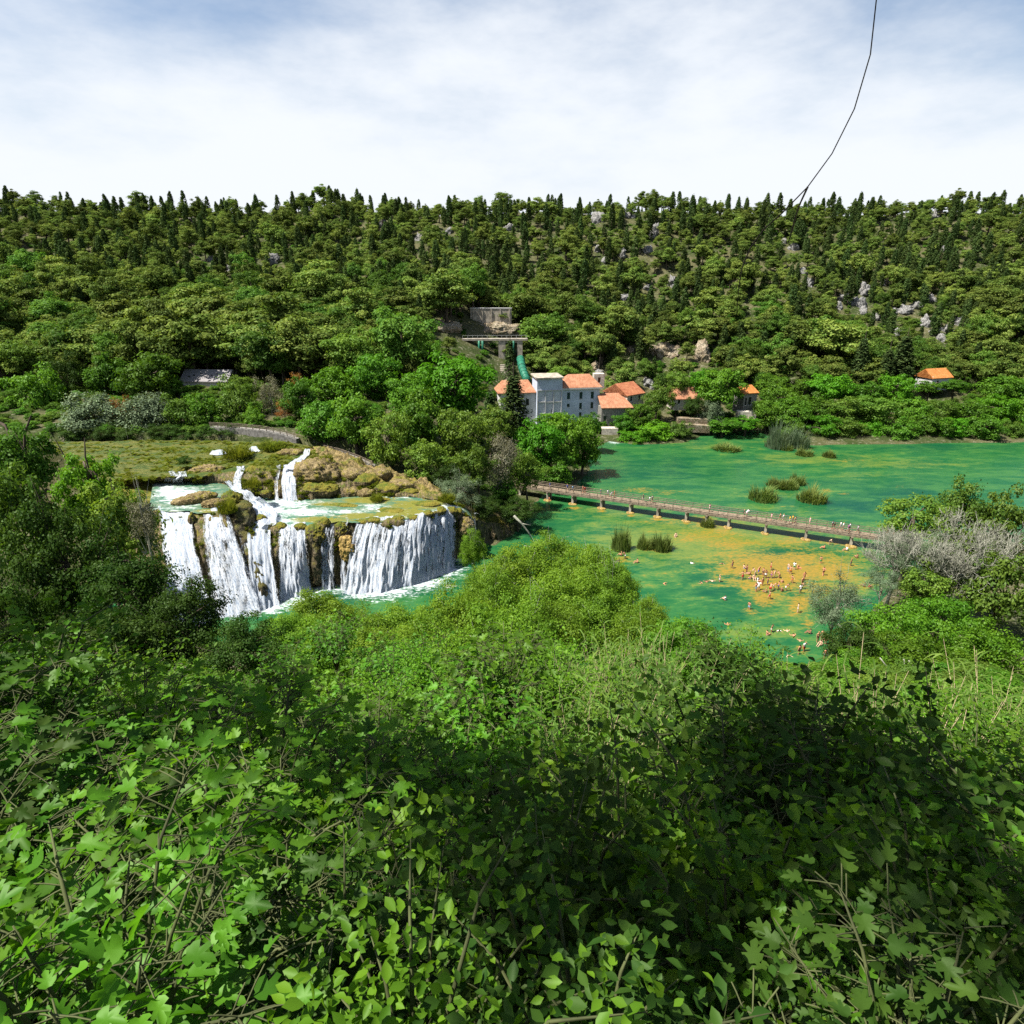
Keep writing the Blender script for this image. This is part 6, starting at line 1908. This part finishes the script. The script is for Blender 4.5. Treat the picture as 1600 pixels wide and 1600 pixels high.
# ------------------------------------------------------------------ near slope: willows and shrubs
def near(name, key, px, py, wd, ht, y, label, cat='shrub', group=None):
    if key in ('willow', 'shrub', 'dark', 'olive', 'broad', 'bright'):
        py, ht = py + 0.2 * ht, ht * 1.4
        wd *= 1.12
    return tree(name, key, px, py, wd, ht, y, label, cat, group)
GW = 'olive green willows on the near shore'
for px, py, wd, ht, y, key, lab in [
    (500, 955, 130, 110, 50, 'willow', 'yellow-green willow standing just below the left waterfalls'),
    (455, 985, 110, 90, 44, 'willow', 'small willow beside the dark left tree'),
    (560, 985, 120, 100, 52, 'willow', 'willow left of the foam, below the ochre rock'),
    (625, 975, 130, 90, 54, 'willow', 'willow directly below the foam'),
    (700, 985, 120, 110, 54, 'willow', 'willow at the left flank of the centre willows'),
    (960, 905, 90, 90, 68, 'willow', 'willow nearest the bathing shallows, below the reed bushes'),
    (1050, 1000, 110, 80, 52, 'willow', 'low willow reaching over the bathing lake edge'),
    (1010, 955, 80, 70, 60, 'willow', 'small willow at the right flank of the centre willows'),
    (860, 985, 130, 110, 52, 'willow', 'willow in front of the highest willow'),
    (760, 925, 110, 110, 66, 'willow', 'willow right of the deep green pool'),
    (590, 1010, 140, 100, 44, 'willow', 'olive willow below the narrow thin waterfall'),
    (668, 1000, 150, 130, 46, 'willow', 'olive willow below the foam of the widest curtain'),
    (730, 965, 140, 150, 56, 'willow', 'yellow-green willow beside the deep green pool'),
    (800, 985, 170, 170, 50, 'willow', 'wide willow with grey limbs in the middle of the near shore'),
    (790, 890, 120, 110, 74, 'willow', 'willow whose top breaks into the side cascade pool'),
    (862, 862, 110, 90, 82, 'willow', 'highest willow, reaching toward the footbridge'),
    (915, 890, 120, 110, 76, 'willow', 'willow left of the tall reed bush'),
    (870, 935, 150, 130, 66, 'willow', 'dense willow behind the wide one with grey limbs'),
    (945, 960, 130, 130, 58, 'willow', 'willow at the left edge of the bathing shallows'),
    (1000, 990, 110, 110, 52, 'willow', 'yellow-green willow below the deep green swimming pool'),
    (740, 845, 50, 60, 80, 'willow', 'small willow sprig in front of the right end of the barrier')]:
    near('willow_tree', key, px, py, wd, ht, y, lab, 'tree', GW)
GS = 'green shrubs half way down the near slope'
for px, py, wd, ht, y, key, lab in [
    (1065, 1002, 120, 100, 48, 'shrub', 'bright green shrub by the lake edge below the lone swimmer'),
    (1110, 1030, 110, 80, 42, 'shrub', 'bright green shrub at the foot of the bathing lake, left one'),
    (1180, 1052, 120, 70, 38, 'shrub', 'bright green shrub at the foot of the bathing lake, middle one'),
    (1250, 1072, 120, 70, 36, 'shrub', 'green shrub at the foot of the bathing lake, right one'),
    (1330, 1050, 120, 90, 44, 'shrub', 'dark green shrub below the bank group of bathers'),
    (1330, 1000, 100, 90, 55, 'dark', 'dusky shrub beside the silvery bush'),
    (1400, 985, 140, 110, 56, 'shrub', 'green shrub under the bare grey tree, left one'),
    (1470, 965, 130, 100, 60, 'shrub', 'yellow-green sunlit shrub under the bare grey tree'),
    (1440, 1035, 150, 100, 46, 'shrub', 'large green shrub above the canes at the right'),
    (1530, 1010, 140, 120, 50, 'shrub', 'green shrub at the right edge above the canes'),
    (1312, 945, 118, 110, 70, 'silverbush', 'silvery olive bush on the lake bank beside the bathers'),
    (1430, 800, 110, 70, 96, 'olive', 'olive shrub behind the bare grey tree by the end of the footbridge'),
    (1500, 780, 80, 90, 110, 'olive', 'dusky olive tree at the right edge beyond the footbridge'),
    (1550, 800, 100, 110, 106, 'olive', 'dusky olive tree outside the right edge beyond the footbridge'),
    (1490, 850, 120, 110, 84, 'olive', 'grey-green shrub behind the bare grey tree at the right edge'),
    (1380, 905, 70, 50, 82, 'silverbush', 'grey-green bush at the foot of the largest bare tree'),
    (1440, 905, 90, 60, 80, 'olive', 'olive bush at the foot of the second bare tree'),
    (1402, 868, 100, 70, 84, 'silverbush', 'grey-green bush among the bare twigs, left one'),
    (1465, 872, 90, 80, 83, 'silverbush', 'grey-green bush among the bare twigs, right one'),
    (1560, 900, 120, 120, 76, 'olive', 'olive shrub right of the bare grey tree'),
    (640, 1050, 150, 100, 32, 'shrub', 'leafy green shrub in front of the olive willows, left one'),
    (760, 1062, 160, 90, 29, 'willow', 'olive shrub in front of the wide willow'),
    (560, 1050, 140, 90, 30, 'shrub', 'leafy green shrub below the yellow-green willow'),
    (870, 1050, 140, 80, 33, 'shrub', 'green shrub behind the cane clump'),
    (960, 1050, 130, 80, 34, 'shrub', 'green shrub right of the cane clump'),
    (1060, 1075, 150, 80, 30, 'shrub', 'broad leafy shrub in the middle of the slope'),
    (1150, 1105, 150, 80, 26, 'shrub', 'leafy shrub left of the shaded thicket'),
    (1250, 1120, 150, 80, 24, 'dark', 'shaded thicket in front of the canes'),
    (1360, 1110, 150, 80, 25, 'shrub', 'leafy shrub in front of the right-hand canes'),
    (470, 1040, 150, 100, 28, 'shrub', 'green shrub beneath the dark left tree')]:
    near('shrub' if key != 'broad' else 'broadleaf_tree', key, px, py, wd, ht, y, lab, 'shrub' if key != 'broad' else 'tree', GS)
GD = 'tall trees on the near left slope'
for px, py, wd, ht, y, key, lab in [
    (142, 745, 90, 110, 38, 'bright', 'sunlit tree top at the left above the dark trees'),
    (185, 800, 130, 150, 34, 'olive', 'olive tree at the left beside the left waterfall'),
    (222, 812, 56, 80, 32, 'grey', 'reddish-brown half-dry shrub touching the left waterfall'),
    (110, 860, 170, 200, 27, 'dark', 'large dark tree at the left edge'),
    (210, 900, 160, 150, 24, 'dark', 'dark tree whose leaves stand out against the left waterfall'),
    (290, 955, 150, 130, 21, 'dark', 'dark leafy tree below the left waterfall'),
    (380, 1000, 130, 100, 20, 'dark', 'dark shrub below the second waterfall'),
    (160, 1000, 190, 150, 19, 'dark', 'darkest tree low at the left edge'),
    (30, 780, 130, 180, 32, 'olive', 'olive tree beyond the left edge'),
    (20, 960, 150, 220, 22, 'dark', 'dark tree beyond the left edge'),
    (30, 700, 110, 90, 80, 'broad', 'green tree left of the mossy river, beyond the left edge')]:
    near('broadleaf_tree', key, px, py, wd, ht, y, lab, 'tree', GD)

# ------------------------------------------------------------------ fig bushes with lobed leaves
half = [(-0.34, 0.0), (-0.40, 0.13), (-0.27, 0.33), (-0.08, 0.40), (-0.02, 0.20), (0.20, 0.40), (0.33, 0.31), (0.18, 0.12), (0.42, 0.16), (0.64, 0.0)]
OUTL = np.array(half + [(x, -y) for x, y in half[-2:0:-1]])
def fig_leaves(C, T, N, size, seed):
    """C leaf centres, T direction of the tip, N up side"""
    g_ = np.random.default_rng(seed)
    n = len(C)
    B = unit(np.cross(N, T))
    N = np.cross(T, B)
    k = len(OUTL)
    lx_, ly_ = np.r_[0.0, OUTL[:, 0]], np.r_[0.0, OUTL[:, 1]]
    z = 0.42 * np.abs(ly_) - 0.35 * np.maximum(0, lx_) ** 2
    s = (np.broadcast_to(size, (n,)) * g_.uniform(0.55, 1.25, n))[:, None, None]
    V = C[:, None, :] + s * (T[:, None, :] * lx_[None, :, None] + B[:, None, :] * ly_[None, :, None] * g_.uniform(.8, 1.1, (n, 1, 1)) + N[:, None, :] * z[None, :, None])
    f = np.array([(0, 1 + i, 1 + (i + 1) % k) for i in range(k)])
    F = (np.arange(n)[:, None, None] * (k + 1) + f[None]).reshape(-1, 3)
    return V.reshape(-1, 3), F, np.repeat(np.clip(g_.normal(.5, .28, n), 0, 1), k)
def fig_bush(seed, mat='fig', nst=16, size=0.118, per=32):
    g_ = np.random.default_rng(seed)
    b = MB()
    C, T, N = [], [], []
    for s in range(nst):
        a = 6.28 * s / nst + g_.uniform(-.3, .3)
        o = np.array([math.cos(a), math.sin(a), 0])
        ln, sp_ = g_.uniform(0.9, 1.5), g_.uniform(0.25, 0.95)
        tip = o * sp_ + np.array([0, 0, ln * (1.15 - 0.35 * sp_)])
        P = [np.array([0, 0, -0.3]), o * sp_ * 0.3 + np.array([0, 0, ln * 0.35]), o * sp_ * 0.7 + np.array([0, 0, ln * 0.75]), tip]
        b.tube(P, [0.018, 0.013, 0.009, 0.004], 5)
        for j in range(per):
            t_ = g_.uniform(0.25, 1.03)
            i_ = min(int(t_ * 3), 2)
            c = P[i_] + (P[i_ + 1] - P[i_]) * (t_ * 3 - i_)
            aa = g_.uniform(0, 6.28)
            d = unit(np.array([math.cos(aa), math.sin(aa), g_.uniform(-0.1, 0.5)]) + o * 0.5)
            pe = g_.uniform(0.08, 0.2)
            b.tube([c, c + d * pe * 0.6, c + d * pe + np.array([0, 0, -0.01])], 0.004, 3, cap=False)
            C.append(c + d * (pe + 0.06)); T.append(unit(d + np.array([0, 0, g_.uniform(-.7, .1)]))); N.append(unit(np.array([0, 0, 1.0]) + g_.normal(size=3) * 0.45))
    C, T, N = np.array(C), np.array(T), np.array(N)
    V, F, rn = fig_leaves(C, T, N, size, seed)
    return mesh_np('fig_foliage', V, F, [M[mat]], rnd=rn), b.mesh('fig_stems', [M['stem']], True)
def leafy_bush(seed, mat='shrub', nst=18, leaf=0.072, per=85):
    """a bush of small oval leaves on arching stems"""
    g_ = np.random.default_rng(seed)
    b = MB()
    C, N = [], []
    for s in range(nst):
        a = 6.28 * s / nst + g_.uniform(-.3, .3)
        o = np.array([math.cos(a), math.sin(a), 0])
        ln, sp_ = g_.uniform(0.8, 1.5), g_.uniform(0.2, 1.0)
        P = [np.array([0, 0, -0.3]), o * sp_ * 0.25 + np.array([0, 0, ln * 0.45]), o * sp_ * 0.7 + np.array([0, 0, ln * 0.9]), o * sp_ * 1.15 + np.array([0, 0, ln])]
        b.tube(P, [0.02, 0.014, 0.009, 0.003], 4)
        for j in range(per):
            t_ = g_.uniform(0.2, 1.03)
            i_ = min(int(t_ * 3), 2)
            c = P[i_] + (P[i_ + 1] - P[i_]) * (t_ * 3 - i_)
            C.append(c + g_.normal(size=3) * 0.13)
            N.append(unit(np.array([0, 0, 1.0]) + g_.normal(size=3) * 0.6))
    C, N = np.array(C), np.array(N)
    n = len(C)
    td = unit(np.cross(N, unit(g_.normal(size=(n, 3)))))
    B = np.cross(N, td)
    L = (leaf * g_.uniform(0.6, 1.3, n))[:, None]
    V = np.stack([C - td * L * .5, C - td * L * .1 - B * L * .3 + N * L * .08, C + td * L * .2 - B * L * .25 + N * L * .06, C + td * L * .58 - N * L * .08, C + td * L * .2 + B * L * .25 + N * L * .06, C - td * L * .1 + B * L * .3 + N * L * .08], 1).reshape(-1, 3)
    i = np.arange(n)[:, None] * 6
    F = np.concatenate([i + np.array([[0, 1, 2, 3]]), i + np.array([[0, 3, 4, 5]])])
    rn = np.clip(g_.normal(.5, .28, n), 0, 1)
    return mesh_np('bush_foliage', V, F, [M[mat]], rnd=np.concatenate([rn, rn])), b.mesh('bush_stems', [M['stem']], True)
def cane_clump(seed, mat='cane', nst=46, h=2.6):
    g_ = np.random.default_rng(seed)
    b = MB()
    V, F, rn = [], [], []
    nv = 0
    for s in range(nst):
        a, r_ = g_.uniform(0, 6.28), 0.9 * g_.uniform(0, 1) ** 0.6
        o = np.array([math.cos(a), math.sin(a), 0])
        hh = h * g_.uniform(0.6, 1.1)
        le = o * g_.uniform(0.05, 0.35) + g_.normal(size=3) * np.array([.1, .1, 0])
        P = [o * r_ + np.array([0, 0, -0.3]) + (le * hh * t_ ** 1.6) + np.array([0, 0, (hh + 0.3) * t_]) for t_ in np.linspace(0, 1, 5)]
        b.tube(P, np.linspace(0.016, 0.004, 5), 4, cap=False)
        P = np.array(P)
        ph = g_.uniform(0, 6.28)
        for j in range(13):
            t_ = 0.22 + 0.78 * j / 12
            c = np.array([np.interp(t_, np.linspace(0, 1, 5), P[:, i]) for i in range(3)])
            aa = ph + (j % 2) * math.pi + g_.normal() * 0.5
            d = np.array([math.cos(aa), math.sin(aa), 0])
            sd = np.array([-d[1], d[0], 0])
            ln = g_.uniform(0.45, 0.85)
            w_ = g_.uniform(0.016, 0.028)
            for i in range(6):
                q = i / 5
                x = ln * (0.75 * q)
                z = ln * (0.75 * q - 0.95 * q ** 2.2)
                wd = w_ * (1 - q ** 2) * (0.5 + 1.2 * min(q * 3, 1) * 0.42)
                V += [c + d * x - sd * wd + np.array([0, 0, z + wd * .5]), c + d * x + np.array([0, 0, z]), c + d * x + sd * wd + np.array([0, 0, z + wd * .5])]
            for i in range(5):
                k0 = nv + i * 3
                F += [(k0, k0 + 1, k0 + 4, k0 + 3), (k0 + 1, k0 + 2, k0 + 5, k0 + 4)]
            nv += 18
            rn += [g_.uniform()] * 10
    return mesh_np('cane_blades', np.array(V), np.array(F), [M[mat]], rnd=rn), b.mesh('cane_stems', [M['drycane']], True)
NEAR = {'fig': [fig_bush(s) for s in (1, 2, 3, 4, 5)], 'leafy': [leafy_bush(s) for s in (1, 2, 3)], 'darkleafy': [leafy_bush(s, 'dark', 18, 0.085, 75) for s in (4, 5)], 'darkfig': [fig_bush(s, 'dark', 16, 0.118, 30) for s in (6, 7)], 'cane': [cane_clump(s) for s in (1, 2, 3)]}
CANOPY = lambda y: np.interp(y, [1.0, 2, 3, 8.3, 21.6, 30], [48.35, 47.5, 46.75, 43.4, 36.2, 31])
KN = {'fig': ('fig_bush', 'fig bush with lobed leaves', 'bush', 'fig bushes'), 'darkfig': ('fig_bush', 'dark lobed-leaved fig bush', 'bush', 'fig bushes'), 'leafy': ('leafy_bush', 'small-leaved green bush', 'bush', 'small-leaved bushes'), 'darkleafy': ('leafy_bush', 'dark small-leaved bush', 'bush', 'small-leaved bushes'), 'cane': ('cane_clump', 'pale green cane clump', 'canes', 'cane clumps')}
RWY = [1.1, 1.75, 2.5, 3.35, 4.3, 5.3, 6.4, 7.6, 8.9, 10.4, 12.1, 14.0, 16.2, 18.8, 21.8]
RNAME = ['at the very bottom', 'in the bottom row', 'in the second row up', 'in the third row up', 'in the fourth row up', 'in the fifth row up', 'in the sixth row up', 'in the seventh row up', 'in the eighth row up', 'in the ninth row up', 'in the tenth row up', 'in the eleventh row up', 'in the twelfth row up', 'in the thirteenth row up', 'in the topmost row of the slope']
for ri, y0 in enumerate(RWY):
    sp_ = 0.70 + 0.05 * y0 if y0 < 4 else 0.78 + 0.035 * y0
    xm = 0.88 * (y0 + 1.2) + 3.0
    xs = np.arange(-xm, xm, sp_) + rng.uniform(-.2, .2)
    plan = []
    for x in xs:
        x += rng.uniform(-.25, .25) * sp_
        y = y0 + rng.uniform(-.3, .3) * sp_ * 0.7
        y = max(y, 0.95)
        zc = CANOPY(y) + rng.uniform(-0.5, 0.25) * min(1, y / 4) + (rng.uniform(-0.9, 0.2) if y > 9 else 0) + float(np.interp(y, [2, 4, 9, 22], [0.2, 0.75, 1.5, 2.3]) * 1.65 * vnoise(x / (1.2 + 0.28 * y), y / 5.0, 2.2, 31)) - float(np.interp(y, [8, 16, 22], [0, 0.9, 1.6]))
        px, py, _ = project(np.array([x, y, zc]))
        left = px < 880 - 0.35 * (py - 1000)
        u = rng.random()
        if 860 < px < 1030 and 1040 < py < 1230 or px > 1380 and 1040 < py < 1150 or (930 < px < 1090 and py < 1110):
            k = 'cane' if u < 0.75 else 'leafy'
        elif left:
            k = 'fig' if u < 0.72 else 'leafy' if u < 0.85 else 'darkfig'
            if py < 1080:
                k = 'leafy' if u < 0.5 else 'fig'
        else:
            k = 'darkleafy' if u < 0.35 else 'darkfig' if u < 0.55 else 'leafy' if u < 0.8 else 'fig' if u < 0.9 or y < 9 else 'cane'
        plan.append((px, x, y, zc, k))
    plan.sort()
    cnt = {}
    for px, x, y, zc, k in plan:
        nm, words_, cat, grp = KN[k]
        cnt[k] = cnt.get(k, 0) + 1
        zg = h1(x, y)
        hh = max(0.45, zc - zg)
        full = {'cane': 2.7}.get(k, 1.42)
        s = hh / full
        s = float(np.clip(s, 0.4, 1.1))
        zb = zc - full * s
        sxy = float(np.clip(max(s, sp_ * 0.7), 0.6, 1.12))
        if k == 'cane':
            sxy = min(s, 1.1)
        v = rng.integers(0, len(NEAR[k]))
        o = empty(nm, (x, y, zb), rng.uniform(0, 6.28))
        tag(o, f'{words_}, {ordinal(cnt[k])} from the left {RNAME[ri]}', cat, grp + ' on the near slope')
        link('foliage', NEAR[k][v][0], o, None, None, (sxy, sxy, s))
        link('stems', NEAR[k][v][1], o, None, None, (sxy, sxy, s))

# ------------------------------------------------------------------ bare tree, dead branches, overhanging twig
def branch_tree(b, p, d, ln, r, depth, g_, up=0.12):
    n = 4
    P = [p]
    for i in range(n):
        d = unit(d + g_.normal(size=3) * 0.16 + np.array([0, 0, up]))
        P.append(P[-1] + d * ln / n)
    b.tube(P, np.linspace(r, r * 0.62, n + 1), 6 if depth > 3 else 4 if depth > 1 else 3, cap=False)
    if depth == 0:
        return
    kk = 4
    for k in range(kk):
        q = P[g_.integers(2, n + 1)] if k else P[-1]
        nd = unit(d + g_.normal(size=3) * 0.62)
        branch_tree(b, q, nd, ln * g_.uniform(0.6, 0.85), max(r * 0.62, 0.028), depth - 1, g_, up)
for px, py, y, ln, sd, dep, lab in [(1424, 925, 82, 3.8, 3, 4, 'largest bare grey tree with pale twigs by the end of the footbridge'), (1474, 928, 80, 3.6, 5, 4, 'second bare grey tree, right of the large one'), (1398, 890, 88, 2.7, 8, 4, 'smaller bare grey tree in front of the footbridge end'), (1508, 905, 82, 4.0, 12, 4, 'third bare grey tree at the right edge')]:
    p = at_y(px, py, y)
    zg = h1(p[0], p[1])
    g_ = np.random.default_rng(sd)
    r = tag(empty('bare_tree', (p[0], p[1], zg)), lab, 'tree', 'bare grey trees on the right bank')
    b = MB()
    hh = max(0.5, p[2] - zg)
    b.tube([(0, 0, -0.3), (0.1, 0, hh * 0.5), (0, 0.1, hh)], [0.26, 0.22, 0.18], 8)
    link('trunk', b.mesh('trunk', [M['palebark']], True), r)
    b = MB()
    for k in range(4):
        a = k * 1.57 + g_.uniform(-.4, .4)
        branch_tree(b, np.array([0, 0.1, hh - 0.1]), unit(np.array([math.cos(a) * 0.9, math.sin(a) * 0.9, 0.8])), ln, 0.14, dep, g_, 0.12)
    link('branches', b.mesh('branches', [M['palebark']], True), r)
for pts, y, rd, lab in [([(803, 806), (815, 818), (826, 832), (834, 849)], 100, 0.22, 'pale dead branch sticking out of the water behind the willows'), ([(1310, 975), (1318, 985), (1324, 998)], 66, 0.09, 'thin white dead branch in front of the silvery bush'), ([(1375, 1028), (1386, 1042), (1396, 1060)], 42, 0.05, 'pale leaning cane stem above the right-hand canes, left one'),
                        ([(1412, 1030), (1414, 1045), (1417, 1062)], 40, 0.05, 'upright reddish cane stem above the right-hand canes'), ([(1420, 1032), (1432, 1048), (1446, 1062)], 40, 0.05, 'pale leaning cane stem above the right-hand canes, right one'), ([(790, 1058), (808, 1040), (845, 1028)], 40, 0.05, 'grey bare limb showing through the wide willow')]:
    P = np.array([at_y(*q, y) for q in pts])
    b = MB()
    b.tube(P, np.linspace(rd, rd * 0.4, len(P)), 6)
    b.tube([P[1], P[1] + (P[2] - P[1]) * 0.6 + np.array([rd * 4, 0, rd * 3])], [rd * .5, rd * .2], 5)
    tag(link('dead_branch', b.mesh('dead_branch', [M['palebark']], True)), lab, 'branch')
P = np.array([at_y(*q, y) for q, y in [((1151, 492), 4.6), ((1154, 452), 4.5), ((1159, 420), 4.4), ((1172, 388), 4.3), ((1194, 358), 4.2), ((1222, 333), 4.1), ((1262, 292), 4.0), ((1300, 240), 3.9), ((1335, 170), 3.8), ((1360, 85), 3.7), ((1378, -80), 3.6)]])
P = np.concatenate([P, [(2.2, 3.6, 52.5), (3.2, 3.7, 54.6), (4.3, 3.8, 57.0)]])      # it hangs from one of the leaning trees
b = MB()
b.tube(P, [0.002, 0.003, 0.004, 0.0045, 0.0045, 0.004, 0.0032, 0.003, 0.003, 0.003, 0.003, 0.004, 0.006, 0.01], 6)
Q = np.array([at_y(*q, y) for q, y in [((1262, 292), 4.0), ((1250, 318), 4.05), ((1243, 338), 4.1), ((1238, 358), 4.15), ((1232, 378), 4.2)]])
b.tube(Q, [0.006, 0.005, 0.005, 0.006, 0.003], 5)
TW = tag(link('bare_twig', b.mesh('bare_twig', [M['bark']], True)), 'thin dark twig arching down bare across the wooded hill at the upper right', 'twig')
# dark leafy stem at the right
p0, p1 = at_y(1452, 1175, 5.2), at_y(1446, 1042, 5.6)
b = MB()
b.tube([p0 + np.array([0, 0, -1.2]), p0, (p0 + p1) / 2 + np.array([0.03, 0, 0]), p1], [0.012, 0.010, 0.007, 0.003], 5)
st_ = link('leafy_sapling', b.mesh('leafy_sapling', [M['bark']], True))
tag(st_, 'dark upright leafy stem rising alone at the right in front of the canes', 'plant')
g_ = np.random.default_rng(4)
tt_ = g_.uniform(0.1, 1, 46)
C = p0 + (p1 - p0) * tt_[:, None] + g_.normal(size=(46, 3)) * 0.07
V, F = leaves(C, unit(g_.normal(size=(46, 3)) + np.array([0, 0, .6])), 0.11, 0.07, 0.1, 3)
link('foliage', mesh_np('foliage', V, F, [M['dark']], rnd=g_.uniform(0, 1, 46)), st_)

# the tree that overhangs the viewpoint: only its shade and the twig come into view
for k, (x, y, z, r_) in enumerate([(-7.0, 3.6, 57.2, 1.92), (-4.6, 1.6, 57.8, 2.18), (-2.4, 3.4, 57.2, 2.05), (-0.6, 0.8, 57.9, 2.30), (1.2, 3.2, 57.3, 2.43), (3.2, 1.4, 57.8, 2.30), (4.4, 3.8, 57.2, 1.92), (-10.5, 5.0, 57.2, 2.05), (-12.6, 2.2, 57.6, 1.79), (1.4, -1.2, 58.2, 2.18)]):
    me, tr = PROTO['dark'][k % 3]
    rt = (x - 1, -5.0 - (k % 4) * 0.9)
    o = tag(empty('overhanging_tree', (rt[0], rt[1], h1(*rt)), k * 1.3), f'dark tree leaning over the viewpoint, {ordinal(k + 1)} of the ten overhanging crowns', 'tree', 'trees leaning over the viewpoint')
    Mi = Matrix.Rotation(-k * 1.3, 4, 'Z')
    top = Mi @ Vector((x - rt[0], y - rt[1], z - h1(*rt)))
    link('crown', me, o, top, None, (r_, r_, r_ * 0.8))
    b = MB()
    T3 = np.array(top)
    b.tube([(0, 0, -0.5), T3 * np.array([.1, .1, .5]), T3 * np.array([.45, .45, .85]), T3], [0.2, 0.16, 0.11, 0.06], 8)
    link('trunk', b.mesh('trunk', [M['bark']], True), o)
